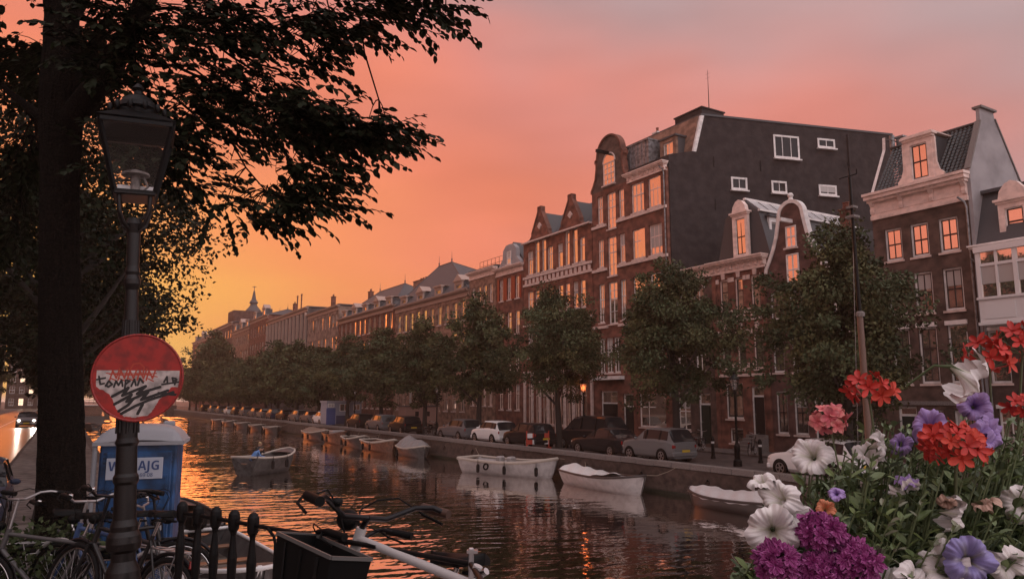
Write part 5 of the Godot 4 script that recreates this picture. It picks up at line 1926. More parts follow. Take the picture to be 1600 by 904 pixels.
func boats() -> void:
	var white := mat("boat_white", Color(0.44, 0.41, 0.405), 0.4, {"grain": [shared.soft, 0.45]})
	var offwhite := mat("boat_offwhite", Color(0.36, 0.33, 0.32), 0.45, {"grain": [shared.soft, 0.45]})
	var dark := mat("boat_dark", Color(0.05, 0.042, 0.04), 0.35)
	var grey := mat("boat_grey", Color(0.075, 0.07, 0.07), 0.45, {"grain": [shared.blotch, 0.5]})
	var wood := mat("boat_wood", Color(0.20, 0.085, 0.05), 0.35, {"grain": [shared.blotch, 0.6]})
	var dkrail := mat("dark_rail", Color(0.04, 0.03, 0.028), 0.5)
	var tan_rail := mat("rope_rail", Color(0.40, 0.34, 0.29), 0.7)
	var b := make_boat("low boat under a crumpled white cover at the right quay wall", dark, {"length": 4.5, "width": 1.7, "free": 0.45, "covered": true, "ridge": 0.36, "rail_paint": dkrail, "fenders": 1})
	b.transform = facing(21.3, 22.9, 0, 0.02)
	b = make_boat("white open boat with a pale cover folded at its near end", white, {"length": 5.9, "width": 1.95, "free": 0.62, "rail_paint": dkrail, "fenders": 0, "transom": 0.8, "rope": -1.0})
	b.transform = facing(29.1, 22.75, 0, PI - 0.03)
	var c := Builder.new()
	c.grid(func(u: float, v: float) -> Vector3:
		var p := hull_point(5.9, 2.0, 0.62, {"transom": 0.8}, -0.98 + u * 1.0, 1.0)
		var a := absf(v * 2 - 1)
		return Vector3(p.x, p.y + 0.04 + 0.30 * (1 - pow(a, 1.5)) * (1.0 - 0.8 * u) + 0.04 * sin(u * 19.0 + v * 11.0), p.z * (1 - v * 2)), 24, 14)
	obj("cover", c, mat("pale_canvas", Color(0.62, 0.58, 0.56), 0.8), b)
	b = make_boat("white launch with thick rope rail and two black fenders", white, {"length": 6.5, "width": 2.2, "free": 0.74, "bow": 0.55, "rail_paint": tan_rail, "rail": 0.09, "transom": 0.85, "fenders": 3, "rope": -1.0})
	b.transform = facing(37.1, 22.2, 0, PI + 0.36)
	c = Builder.new()
	c.ring(Vector3(-0.9, 0.5, 1.13), Vector3(0, 0.2, 1), 0.16, 0.05, 18, 7)
	obj("life_ring", c, materials.rubber, b)
	for k in 2:
		c = Builder.new()
		c.soft_box(Vector3(-0.6 + k * 0.8, 0.75, 0.2), Vector3(0.4, 0.6, 0.5), 0.08)
		obj("seat", c, offwhite, b)
	b = make_boat("dark boat under a peaked grey tarp, left of the white launch", grey, {"length": 4.6, "width": 1.9, "free": 0.62, "covered": true, "ridge": 0.85, "rail_paint": tan_rail, "cover_paint": mat("grey_canvas", Color(0.22, 0.20, 0.195), 0.8), "fenders": 1})
	b.transform = facing(52.2, 22.8, 0, PI - 0.06)
	b = make_boat("dark wooden launch with broad light rail, left of the peaked tarp", wood, {"length": 5.6, "width": 2.0, "free": 0.72, "rail_paint": tan_rail, "rail": 0.08, "rope": -1.0})
	b.transform = facing(58.9, 22.7, 0, PI + 0.02)
	b = make_boat("brown rowing boat, second to the left of the peaked tarp", dark, {"length": 4.8, "width": 1.9, "free": 0.75, "rail_paint": tan_rail, "rail": 0.07, "engine": true, "rope": -1.0})
	b.transform = facing(64.6, 22.6, 0, PI - 0.04)
	b = make_boat("dark boat with a white box on board, nearest the blue cabin", wood, {"length": 5.0, "width": 2.0, "free": 0.85, "rail_paint": wood})
	b.transform = facing(70.4, 22.7, 0, PI)
	c = Builder.new()
	c.soft_box(Vector3(0.1, 1.0, 0), Vector3(1.2, 0.5, 1.2), 0.06)
	obj("deck_box", c, offwhite, b)
	b = make_boat("brown boat with tan cover, farthest of the group below the cabin", dark, {"length": 5.8, "width": 2.1, "free": 0.8, "covered": true, "ridge": 0.5, "rail_paint": tan_rail, "cover_paint": mat("tan_canvas", Color(0.20, 0.13, 0.095), 0.8)})
	b.transform = facing(76.4, 22.6, 0, PI + 0.05)
	var proto := make_boat("small dark boat moored farther along, first beyond the gap", dark, {"length": 5.0, "width": 1.9, "free": 0.6, "rail_paint": tan_rail, "rope": -1.0})
	proto.transform = facing(96.0, 22.7, 0, PI)
	var labels := ["second", "third", "fourth", "fifth"]
	for i in 4:
		copy_of(proto, "small dark boat moored farther along, %s beyond the gap" % labels[i], facing(104.0 + i * 9.5, 22.6, 0, PI + 0.04 * i))
	# the boat under way
	b = make_boat("grey steel boat under way in mid canal with two people in the stern", grey, {"length": 4.3, "width": 2.0, "free": 0.85, "rail_paint": tan_rail, "rail": 0.06, "transom": 0.88, "bow": 0.5, "fenders": 2})
	b.transform = facing(45.6, 10.6, 0.08, -0.86)
	b.set_meta("group", "")
	b.remove_meta("group")
	seated_person(facing(44.9, 9.55, 0.80, -1.5), "person in a blue jacket bending forward in the grey boat", Color(0.10, 0.20, 0.42), Color(0.02, 0.02, 0.025), Color(0.05, 0.035, 0.025), 0.75)
	seated_person(facing(45.6, 10.05, 0.86, -0.7), "person with light hair in a dark coat steering the grey boat", Color(0.02, 0.02, 0.024), Color(0.03, 0.03, 0.035), Color(0.35, 0.24, 0.12), 0.1)
	# moored at the near quay, seen through the railing
	b = make_boat("grey open boat with white rail moored below the black railing", grey, {"length": 6.6, "width": 2.2, "free": 0.62, "rail_paint": mat("bright_rail", Color(0.6, 0.58, 0.57), 0.5), "rail": 0.05, "engine": true, "transom": 0.85})
	b.transform = facing(19.6, 3.55, 0, PI + 0.06)
	b = make_boat("black boat with raised outboard motor behind the grey open boat", dark, {"length": 5.2, "width": 1.9, "free": 0.7, "engine": true, "rail_paint": dkrail})
	b.transform = facing(25.6, 3.5, 0, 0.0)
	b = make_boat("pale boat moored just left of the blue toilet cabin", offwhite, {"length": 5.6, "width": 2.0, "free": 0.7, "rail_paint": tan_rail})
	b.transform = facing(35.5, 3.0, 0, PI)
	b = make_boat("small dark boat alone in the orange water left of the red sign", dark, {"length": 5.0, "width": 1.8, "free": 0.6, "rail_paint": dkrail})
	b.transform = facing(118.0, 3.6, 0, 0.2)
	b = make_boat("dark boat tied to the near quay beyond the pale boat", dark, {"length": 5.4, "width": 2.0, "free": 0.8, "rail_paint": dkrail})
	b.transform = facing(48.0, 3.4, 0, 0.1)
	# the barge whose mast stands before the big tree
	var t := thing("sailing_barge", "moored sailing barge with a tall wooden mast in front of the big tree", "boat", facing(10.2, 20.3, 0, 0))
	c = Builder.new()
	var ho := {"transom": 0.85, "bow": 0.4}
	c.grid(func(u: float, v: float) -> Vector3: return hull_point(9.0, 2.6, 0.5, ho, u * 2 - 1, 1.0 - v * 2), 22, 14)
	for k in 14:
		c.tri(Vector3(-4.5, 0.3, 0), hull_point(9.0, 2.6, 0.5, ho, -1, -1 + 2.0 * k / 14), hull_point(9.0, 2.6, 0.5, ho, -1, -1 + 2.0 * (k + 1) / 14))
	obj("hull", c, dark, t)
	c = Builder.new()
	c.grid(func(u: float, v: float) -> Vector3:
		var p := hull_point(9.0, 2.6, 0.5, ho, u * 1.98 - 0.99, 1.0)
		return Vector3(p.x, p.y - 0.03, p.z * (1 - v * 2)), 20, 4)
	obj("deck", c, materials.boat_floor, t)
	c = Builder.new()
	c.soft_box(Vector3(-1.6, 0.75, 0), Vector3(3.0, 0.6, 1.6), 0.08)
	obj("cabin", c, offwhite, t)
	c = Builder.new()
	c.tube([Vector3(3.30, 0.4, 0), Vector3(3.30, 3.2, 0), Vector3(3.32, 6.85, 0)], [0.105, 0.10, 0.088], 12)
	obj("mast", c, mat("mast_wood", Color(0.20, 0.115, 0.085), 0.5, {"grain": [shared.fine, 1.2]}), t)
	c = Builder.new()
	c.tube([Vector3(3.32, 6.8, 0), Vector3(3.35, 11.1, 0)], [0.062, 0.04], 10)
	obj("topmast", c, materials.iron, t)
	c = Builder.new()
	c.lathe([Vector2(0.11, 6.78), Vector2(0.125, 6.82), Vector2(0.125, 6.9), Vector2(0.08, 6.94)], 12, Vector3(3.3, 0, 0))
	c.box(Vector3(3.34, 9.85, 0), Vector3(0.3, 0.07, 0.3)); c.box(Vector3(3.34, 10.15, 0), Vector3(0.24, 0.07, 0.24))
	obj("mast_fitting", c, materials.grey_stone, t)
	c = Builder.new()
	c.tube([Vector3(3.10, 11.15, 0), Vector3(3.70, 11.15, 0)], 0.02, 5); c.tube([Vector3(3.35, 11.0, 0), Vector3(3.35, 11.4, 0)], 0.02, 5)
	c.tube([Vector3(3.10, 11.15, 0), Vector3(3.10, 11.3, 0)], 0.02, 5)
	obj("wind_vane", c, materials.iron, t)
	for e in [[Vector3(3.9, 0.7, 0.2), Vector3(3.38, 9.9, 0.05)]]:
		c = Builder.new()
		c.tube([e[0], e[1]], 0.008, 4)
		obj("stay", c, materials.steel, t)
	# a houseboat and the bridge that closes the view
	t = thing("houseboat", "low houseboat with pale roof lying at the left beyond the red sign", "houseboat", facing(168.0, 4.6, 0, 0))
	c = Builder.new()
	c.span(-9, 9, -0.3, 0.9, -2.2, 2.2)
	obj("hull", c, dark, t)
	var h := front_wall(t, 16, 1.9, [Rect2(1.5, 0.5, 1.6, 0.9), Rect2(5.0, 0.5, 1.6, 0.9), Rect2(8.5, 0.5, 1.6, 0.9), Rect2(12.5, 0.5, 1.6, 0.9)], wood, 0.2, "cabin_side")
	h.position = Vector3(-8, 0.9, 1.8)
	c = Builder.new()
	c.span(-8, 8, 0.9, 2.8, -1.8, 1.55)
	obj("cabin", c, wood, t)
	for x in [1.5, 5.0, 8.5, 12.5]:
		var w := sash(t, Rect2(x - 8, 1.4, 1.6, 0.9), 2, 1, {"z": 1.7, "sill": false})
	c = Builder.new()
	c.span(-8.4, 8.4, 2.8, 2.95, -2.1, 2.1)
	obj("roof", c, offwhite, t)
	t = thing("arched_bridge", "low brick bridge with three arches across the far end of the canal", "bridge", Transform3D(Basis(ACROSS, Vector3.UP, -ALONG), place(205, 1.0, 0)))
	var poly := PackedVector2Array([Vector2(0, -0.5), Vector2(0, 2.3), Vector2(11.8, 3.3), Vector2(23.6, 2.3), Vector2(23.6, -0.5), Vector2(21.8, -0.5)])
	for a in [[18.6, 3.0], [11.8, 3.0], [5.0, 3.0]]:
		for i in 9:
			poly.append(Vector2(a[0] + a[1] * cos(PI * i / 8), 1.9 * sin(PI * i / 8) - 0.2))
	poly.append(Vector2(1.6, -0.5))
	c = Builder.new()
	c.prism(poly, -5.0, 0.0)
	obj("arches", c, materials.quay_wall, t)
	c = Builder.new()
	for k in 24:
		var yy := 2.3 + 1.0 * (1.0 - absf(k - 11.5) / 11.5)
		c.tube([Vector3(0.3 + k, yy, -0.2), Vector3(0.3 + k, yy + 1.0, -0.2)], 0.04, 5)
	c.tube([Vector3(0, 3.3, -0.2), Vector3(11.8, 4.3, -0.2), Vector3(23.6, 3.3, -0.2)], 0.06, 6)
	obj("railing", c, materials.iron, t)


# ------------------------------------------------------------------ people: one surface over a posed skeleton
func seated_person(at: Transform3D, label: String, jacket: Color, trousers: Color, hair: Color, bend: float) -> void:
	var t := thing("person", label, "person", at)
	var hip := Vector3(0, 0.10, 0)
	var f := Basis(Vector3.BACK, -bend * 0.9)  # x is ahead of the person
	var chest := hip + f * Vector3(0.0, 0.34, 0)
	var neck := hip + f * Vector3(0.02, 0.53, 0)
	var head := neck + f * Vector3(0.05, 0.17, 0)
	var bones := []
	var add := func(a: Vector3, b: Vector3, ra: float, rb: float, kind: int) -> void: bones.append([a, b, ra, rb, kind])
	add.call(hip, chest, 0.15, 0.165, 0); add.call(chest, neck, 0.15, 0.07, 0)
	add.call(neck, head, 0.055, 0.095, 2); add.call(head, head + f * Vector3(0.015, 0.05, 0), 0.095, 0.09, 2); add.call(head + f * Vector3(0.09, -0.01, 0), head + f * Vector3(0.112, -0.025, 0), 0.02, 0.014, 2)
	for s in [1.0, -1.0]:
		var knee := hip + Vector3(0.44, 0.04, s * 0.13)
		add.call(hip + Vector3(0, 0, s * 0.09), knee, 0.095, 0.07, 1); add.call(knee, knee + Vector3(0.02, -0.42, 0), 0.065, 0.045, 1); add.call(knee + Vector3(0.02, -0.44, 0), knee + Vector3(0.2, -0.47, s * 0.02), 0.045, 0.035, 1)
		var sh := chest + f * Vector3(0, 0.13, s * 0.18)
		var elbow := sh + Vector3(0.12, -0.25, s * 0.06)
		add.call(sh, elbow, 0.06, 0.048, 0); add.call(elbow, elbow + Vector3(0.22, -0.02, -s * 0.06), 0.045, 0.034, 0); add.call(elbow + Vector3(0.22, -0.02, -s * 0.06), elbow + Vector3(0.31, -0.03, -s * 0.07), 0.035, 0.025, 2)
	obj("figure", skin(bones, 0.026, [jacket, trousers, Color(0.34, 0.19, 0.13)]), mat("figure_cloth", Color.WHITE, 0.8, {"tinted": true}), t)
	var b := Builder.new()
	b.ball(head + f * Vector3(-0.02, 0.055, 0), Vector3(0.105, 0.10, 0.10), 12, 8, f)
	obj("hair", b, mat("hair %s" % hair.to_html(), hair, 0.7), t)


func skin(bones: Array, cell: float, colours: Array) -> ArrayMesh:  # surface nets over smoothly joined tapered capsules
	var lo := Vector3.INF
	var hi := -Vector3.INF
	for q in bones:
		var r: float = maxf(q[2], q[3]) + cell * 2
		lo = lo.min(q[0] - Vector3.ONE * r).min(q[1] - Vector3.ONE * r)
		hi = hi.max(q[0] + Vector3.ONE * r).max(q[1] + Vector3.ONE * r)
	var n := Vector3i(((hi - lo) / cell).ceil()) + Vector3i.ONE
	var field := PackedFloat32Array()
	field.resize(n.x * n.y * n.z)
	field.fill(1.0)
	for q in bones:
		var r: float = maxf(q[2], q[3]) + 0.08
		var a: Vector3 = q[0]
		var d: Vector3 = q[1] - a
		var l2 := maxf(d.length_squared(), 1e-6)
		var i0 := Vector3i(((a.min(q[1]) - Vector3.ONE * r - lo) / cell).floor()).clamp(Vector3i.ZERO, n - Vector3i.ONE)
		var i1 := Vector3i(((a.max(q[1]) + Vector3.ONE * r - lo) / cell).ceil()).clamp(Vector3i.ZERO, n - Vector3i.ONE)
		for z in range(i0.z, i1.z + 1):
			for y in range(i0.y, i1.y + 1):
				for x in range(i0.x, i1.x + 1):
					var p := lo + Vector3(x, y, z) * cell
					var h := clampf((p - a).dot(d) / l2, 0, 1)
					var v: float = (p - a - d * h).length() - lerpf(q[2], q[3], h)
					var at := (z * n.y + y) * n.x + x
					var w := field[at]
					var k := 0.035
					var m := clampf(0.5 + 0.5 * (w - v) / k, 0, 1)
					field[at] = lerpf(w, v, m) - k * m * (1 - m)
	var vert := {}
	var b := Builder.new()
	b.use_tint = true
	for z in n.z - 1:
		for y in n.y - 1:
			for x in n.x - 1:
				var sum := Vector3.ZERO
				var cnt := 0
				var base := (z * n.y + y) * n.x + x
				var mask := 0
				for c in 8:
					if field[base + (c & 1) + ((c >> 1) & 1) * n.x + (c >> 2) * n.x * n.y] < 0:
						mask |= 1 << c
				if mask == 0 or mask == 255:
					continue
				for e in [[0, 1], [2, 3], [4, 5], [6, 7], [0, 2], [1, 3], [4, 6], [5, 7], [0, 4], [1, 5], [2, 6], [3, 7]]:
					if ((mask >> e[0]) & 1) != ((mask >> e[1]) & 1):
						var c0: int = e[0]
						var c1: int = e[1]
						var f0 := field[base + (c0 & 1) + ((c0 >> 1) & 1) * n.x + (c0 >> 2) * n.x * n.y]
						var f1 := field[base + (c1 & 1) + ((c1 >> 1) & 1) * n.x + (c1 >> 2) * n.x * n.y]
						var p0 := Vector3(c0 & 1, (c0 >> 1) & 1, c0 >> 2)
						var p1 := Vector3(c1 & 1, (c1 >> 1) & 1, c1 >> 2)
						sum += p0.lerp(p1, f0 / (f0 - f1))
						cnt += 1
				vert[Vector3i(x, y, z)] = lo + (Vector3(x, y, z) + sum / cnt) * cell
	var tone := func(p: Vector3) -> Color:
		var best := 1e9
		var kind := 0
		for q in bones:
			var d: Vector3 = q[1] - q[0]
			var h := clampf((p - q[0]).dot(d) / maxf(d.length_squared(), 1e-6), 0, 1)
			var v: float = (p - q[0] - d * h).length() - lerpf(q[2], q[3], h)
			if v < best:
				best = v
				kind = q[4]
		return colours[kind]
	for z in range(1, n.z - 1):
		for y in range(1, n.y - 1):
			for x in range(1, n.x - 1):
				var at := (z * n.y + y) * n.x + x
				for ax in 3:
					var nx = at + [1, n.x, n.x * n.y][ax]
					if (field[at] < 0) == (field[nx] < 0):
						continue
					var u: Vector3i = [Vector3i(0, 1, 0), Vector3i(0, 0, 1), Vector3i(1, 0, 0)][ax]
					var w: Vector3i = [Vector3i(0, 0, 1), Vector3i(1, 0, 0), Vector3i(0, 1, 0)][ax]
					var o := Vector3i(x, y, z)
					var q := [o - u - w, o - w, o, o - u]
					if not (vert.has(q[0]) and vert.has(q[1]) and vert.has(q[2]) and vert.has(q[3])):
						continue
					b.tint = tone.call(vert[q[0]])
					if field[at] < 0:
						b.quad(vert[q[0]], vert[q[1]], vert[q[2]], vert[q[3]])
					else:
						b.quad(vert[q[3]], vert[q[2]], vert[q[1]], vert[q[0]])
	return b.done()


func far_street_things() -> void:
	# street lamps of the far quay
	var lamp := street_lamp("dark street lamp standing on the quay between the silver car and the white hatchback", place(23.9, 26.2, STREET), false)
	var b: Node3D
	street_lamp("lit orange street lamp beneath the tree by the black car", place(36.8, 27.2, STREET), true)
	var kinds := ["lamp beside the dark grey estate car at the tarp covered boat", "lamp by the blue site cabin", "lamp in the distant part of the row of parked cars", "lamp at the far end of the row of parked cars"]
	for i in 4:
		copy_of(lamp, "dark street " + kinds[i], Transform3D(Basis.IDENTITY, place([55.5, 75.6, 112.0, 178.0][i], 26.2, STREET)))
	# bollards
	var proto := thing("bollard", "iron bollard nearest the white hatchback on the far quay", "bollard", Transform3D(Basis.IDENTITY, place(24.5, 28.4, STREET)), "iron bollards on the far quay")
	var c := Builder.new()
	c.lathe([Vector2(0.13, 0), Vector2(0.12, 0.1), Vector2(0.09, 0.15), Vector2(0.08, 0.85), Vector2(0.11, 0.9), Vector2(0.10, 1.0), Vector2(0.05, 1.1), Vector2(0, 1.12)], 12)
	obj("post", c, materials.iron, proto)
	c = Builder.new()
	c.lathe([Vector2(0.085, 0.76), Vector2(0.085, 0.88)], 12)
	obj("white_band", c, materials.white_enamel, proto)
	for i in 5:
		copy_of(proto, "iron bollard on the far pavement, %s from the right" % ["second", "third", "fourth", "fifth", "sixth"][i], Transform3D(Basis.IDENTITY, place(27.5 + i * 3.4, 28.4, STREET)))
	# site cabin
	var t := thing("site_cabin", "blue and grey site cabin standing among the parked cars", "cabin", Transform3D(Basis(Vector3.UP, 0.55), place(80.3, 26.3, STREET)))
	var blue := mat("cabin_blue", Color(0.065, 0.09, 0.24), 0.6)
	var gy := mat("cabin_grey", Color(0.27, 0.27, 0.32), 0.6)
	c = Builder.new()
	c.soft_box(Vector3(0, 1.35, 0), Vector3(3.9, 2.4, 2.2), 0.05)
	obj("body", c, gy, t)
	c = Builder.new()
	c.span(-2.0, -1.0, 0.15, 1.9, 1.1, 1.13)
	obj("blue_panel", c, blue, t)
	c = Builder.new()
	c.span(-2.02, 2.02, 2.5, 2.68, -1.17, 1.17)
	obj("roof", c, mat("cabin_roof", Color(0.33, 0.33, 0.36), 0.5), t)
	c = Builder.new()
	c.span(-0.9, 0.7, 0.2, 1.1, 1.1, 1.125)
	obj("lower_panel", c, mat("cabin_dark", Color(0.04, 0.045, 0.10), 0.6), t)
	for e in [[-1.85, -1.15, 2.0, 2.4], [-0.55, 0.55, 1.55, 2.35], [1.0, 1.75, 1.65, 2.3]]:
		sash(t, Rect2(e[0], e[2], e[1] - e[0], e[3] - e[2]), 2, 1, {"z": 1.14, "sill": false, "frame": 0.06})
	# pink works trailer behind it
	t = thing("works_trailer", "low pinkish works trailer with two small dark windows, right of the blue cabin", "trailer", Transform3D(Basis(Vector3.UP, 0.5), place(65.5, 29.0, STREET)))
	c = Builder.new()
	c.soft_box(Vector3(0, 1.35, 0), Vector3(3.4, 1.7, 1.9), 0.08)
	obj("body", c, mat("trailer_pink", Color(0.36, 0.2, 0.16), 0.7), t)
	c = Builder.new()
	c.span(-1.75, 1.75, 2.2, 2.27, -1.0, 1.0)
	obj("roof", c, materials.lead, t)
	for x in [-0.7, 0.4]:
		c = Builder.new()
		c.span(x, x + 0.35, 1.3, 1.75, 0.95, 0.97)
		obj("window", c, materials.dark_glass, t)
	for x in [-0.9, 0.9]:
		c = Builder.new()
		c.lathe([Vector2(0.12, -0.9), Vector2(0.28, -0.9), Vector2(0.28, -0.72), Vector2(0.12, -0.72)], 14)
		c.lathe([Vector2(0.12, 0.72), Vector2(0.28, 0.72), Vector2(0.28, 0.9), Vector2(0.12, 0.9)], 14)
		var w := obj("wheel", c, materials.rubber, t)
		w.transform = Transform3D(Basis(Vector3.RIGHT, PI / 2), Vector3(x, 0.28, 0))
	# the striped barrier
	t = thing("road_barrier", "red and white striped road barrier beside the black hatchback", "barrier", Transform3D(Basis(Vector3.UP, 0.35), place(38.4, 24.9, STREET)))
	for k in 2:
		for i in 4:
			c = Builder.new()
			c.span(-0.7 + i * 0.35, -0.35 + i * 0.35, 0.25 + k * 0.38, 0.52 + k * 0.38, -0.02, 0.02)
			obj("stripe", c, materials.white_enamel if (i + k) % 2 else mat("barrier_red", Color(0.42, 0.05, 0.03), 0.5), t)
	for x in [-0.72, 0.72]:
		c = Builder.new()
		c.span(x - 0.03, x + 0.03, 0.0, 1.05, -0.03, 0.03); c.span(x - 0.05, x + 0.05, 0, 0.08, -0.3, 0.3)
		obj("leg", c, materials.barrier_red, t)
	# a bench and a kiosk like box by the houses
	t = thing("electricity_box", "low grey street cabinet beside the lit lamp", "street cabinet", far_bank(33.4, 31.6, STREET + 0.1))
	c = Builder.new()
	c.soft_box(Vector3(0, 0.55, 0), Vector3(0.9, 1.1, 0.4), 0.04)
	obj("body", c, materials.grey_stone, t)
	c = Builder.new()
	c.soft_box(Vector3(0, 1.14, 0), Vector3(0.98, 0.08, 0.48), 0.02)
	obj("lid", c, materials.lead, t)


func street_lamp(label: String, at: Vector3, lit: bool) -> Node3D:
	var t := thing("street_lamp", label, "street lamp", Transform3D(Basis.IDENTITY, at), "street lamps on the far quay")
	var b := Builder.new()
	b.lathe([Vector2(0.2, 0), Vector2(0.19, 0.25), Vector2(0.13, 0.32), Vector2(0.14, 0.9), Vector2(0.09, 1.0), Vector2(0.06, 1.15), Vector2(0.045, 3.2), Vector2(0.08, 3.25), Vector2(0.05, 3.32), Vector2(0.1, 3.4)], 12)
	obj("post", b, materials.iron, t)
	b = Builder.new()
	b.lathe([Vector2(0.12, 3.4), Vector2(0.22, 3.88)], 6)
	obj("lantern_glass", b, mat("lamp_glass", Color(0.5, 0.48, 0.46), 0.1, {"transparency": BaseMaterial3D.TRANSPARENCY_ALPHA}), t)
	materials.lamp_glass.albedo_color.a = 0.25
	b = Builder.new()
	b.lathe([Vector2(0.26, 3.88), Vector2(0.24, 3.92), Vector2(0.1, 4.06), Vector2(0.05, 4.12), Vector2(0.06, 4.2), Vector2(0, 4.24)], 6)
	for k in 6:
		var a := TAU * k / 6
		b.bar(Vector3(cos(a) * 0.12, 3.4, sin(a) * 0.12), Vector3(cos(a) * 0.22, 3.88, sin(a) * 0.22), 0.02, 0.02)
	obj("lantern_frame", b, materials.iron, t)
	if lit:
		b = Builder.new()
		b.ball(Vector3(0, 3.64, 0), Vector3(0.11, 0.16, 0.11), 10, 8)
		obj("lamp_bulb", b, mat("lamp_glow", Color(0.9, 0.6, 0.4), 0.4, {"emission_enabled": true, "emission": Color(1.0, 0.42, 0.2), "emission_energy_multiplier": 1.6}), t)
		var l := OmniLight3D.new()
		l.name = "lamp_light"
		l.light_color = Color(1.0, 0.5, 0.25)
		l.light_energy = 0.35
		l.light_size = 0.08
		l.omni_range = 40.0
		l.omni_attenuation = 2.0
		l.shadow_enabled = true
		t.add_child(l)
		l.position = Vector3(0, 3.64, 0)
	return t


# ------------------------------------------------------------------ the near quay
func near_quay_things() -> void:
	# the lamp post
	var y := quay_height(5.4) - 0.20
	var at := place(5.37, 0.38, y)
	var t := thing("lamp_post", "tall old cast iron lamp post with glass lantern carrying the red round sign", "lamp post", Transform3D(Basis(Vector3.BACK, 0.042) * Basis(Vector3.UP, 0.46), at + Vector3(0.055, 0, 0)))
	var b := Builder.new()
	b.lathe([Vector2(0.25, 0), Vector2(0.25, 0.1), Vector2(0.21, 0.16), Vector2(0.20, 0.40), Vector2(0.22, 0.44), Vector2(0.17, 0.50), Vector2(0.16, 0.62), Vector2(0.165, 0.66), Vector2(0.14, 0.70), Vector2(0.145, 0.74), Vector2(0.12, 0.80), Vector2(0.112, 0.86), Vector2(0.082, 0.92), Vector2(0.082, 0.97), Vector2(0.112, 0.99), Vector2(0.118, 1.03), Vector2(0.112, 1.07), Vector2(0.092, 1.10), Vector2(0.094, 1.13), Vector2(0.078, 1.17)], 20)
	obj("base", b, materials.iron_post, t).scale = Vector3(0.86, 1, 0.86)
	b = Builder.new()
	b.lathe([Vector2(0.078, 1.17), Vector2(0.074, 1.38), Vector2(0.086, 1.40), Vector2(0.086, 1.43), Vector2(0.074, 1.45), Vector2(0.070, 1.62), Vector2(0.082, 1.64), Vector2(0.070, 1.67), Vector2(0.064, 2.0), Vector2(0.050, 2.4), Vector2(0.043, 2.62), Vector2(0.058, 2.66), Vector2(0.058, 2.69), Vector2(0.046, 2.72), Vector2(0.052, 2.74), Vector2(0.044, 2.78), Vector2(0.048, 3.0), Vector2(0.066, 3.06), Vector2(0.05, 3.10)], 16)
	for k in 8:  # flutes on the lower shaft
		var a := TAU * k / 8
		b.tube([Vector3(cos(a) * 0.070, 1.70, sin(a) * 0.070), Vector3(cos(a) * 0.048, 2.42, sin(a) * 0.048)], 0.012, 5)
	obj("shaft", b, materials.iron_post, t).scale = Vector3(0.86, 1, 0.86)
	b = Builder.new()
	for k in 4:
		var a := PI / 4 + PI / 2 * k
		var d := Vector3(cos(a), 0, sin(a))
		b.tube([d * 0.03 + Vector3(0, 3.02, 0), d * 0.09 + Vector3(0, 3.06, 0), d * 0.125 + Vector3(0, 3.14, 0), d * 0.13 + Vector3(0, 3.24, 0)], 0.014, 6)
	b.soft_box(Vector3(0, 3.25, 0), Vector3(0.25, 0.03, 0.25), 0.008)
	obj("cradle", b, materials.iron_post, t)
	var lantern := sub(t, "lantern", Transform3D(Basis.from_scale(Vector3(1, 0.88, 1)), Vector3(0, 3.26, 0)))
	b = Builder.new()
	var lo := 0.118
	var hi := 0.212
	for k in 4:
		var a := PI / 4 + PI / 2 * k
		var e := PI / 4 + PI / 2 * (k + 1)
		var d := Vector3(cos(a), 0, sin(a)) * 1.414
		var f := Vector3(cos(e), 0, sin(e)) * 1.414
		b.bar(d * lo, d * hi + Vector3(0, 0.50, 0), 0.022, 0.022)
		b.bar(d * lo, f * lo, 0.02, 0.02); b.bar(d * hi + Vector3(0, 0.5, 0), f * hi + Vector3(0, 0.5, 0), 0.035, 0.03)
	obj("frame", b, materials.iron, lantern)
	var glass := mat("lantern_pane", Color(0.16, 0.13, 0.12), 0.06, {"transparency": BaseMaterial3D.TRANSPARENCY_ALPHA})
	glass.albedo_color.a = 0.05
	glass.metallic_specular = 0.2
	for k in 4:
		b = Builder.new()
		var tr := Basis(Vector3.UP, PI / 2 * k)
		b.quad(tr * Vector3(-lo + 0.008, 0.012, lo), tr * Vector3(lo - 0.008, 0.012, lo), tr * Vector3(hi - 0.008, 0.49, hi), tr * Vector3(-hi + 0.008, 0.49, hi))
		obj("pane", b, glass, lantern)
	b = Builder.new()
	b.lathe([Vector2(0.31, 0.50), Vector2(0.33, 0.53), Vector2(0.20, 0.60), Vector2(0.14, 0.63), Vector2(0.135, 0.66)], 4)
	b.lathe([Vector2(0.11, 0.62), Vector2(0.115, 0.66), Vector2(0.13, 0.68), Vector2(0.12, 0.72), Vector2(0.08, 0.77), Vector2(0.03, 0.80), Vector2(0.025, 0.83), Vector2(0.04, 0.85), Vector2(0.015, 0.89), Vector2(0, 0.90)], 14)
	for k in 12:
		var a := TAU * k / 12
		b.ball(Vector3(cos(a) * 0.17, 0.66, sin(a) * 0.17), Vector3(0.018, 0.04, 0.018), 6, 4)
	var roof := obj("lantern_roof", b, materials.iron, lantern)
	roof.rotation.y = PI / 4
	b = Builder.new()
	b.lathe([Vector2(0.0, 0.16), Vector2(0.085, 0.155), Vector2(0.088, 0.17), Vector2(0.02, 0.20)], 14)
	b.tube([Vector3(0, 0.0, 0), Vector3(0, 0.16, 0)], 0.028, 8)
	b.tube([Vector3(0.03, 0.02, 0), Vector3(0.075, 0.07, 0.01), Vector3(0.05, 0.14, 0.02)], 0.008, 5)
	obj("lamp_holder", b, materials.grey_stone, lantern)
	b = Builder.new()
	b.box(Vector3(0, 0.055, -0.09), Vector3(0.22, 0.10, 0.008))
	obj("reflector", b, materials.steel, lantern)
	# the sign on it
	var look := Vector3(0.16, -0.02, 1.0).normalized()
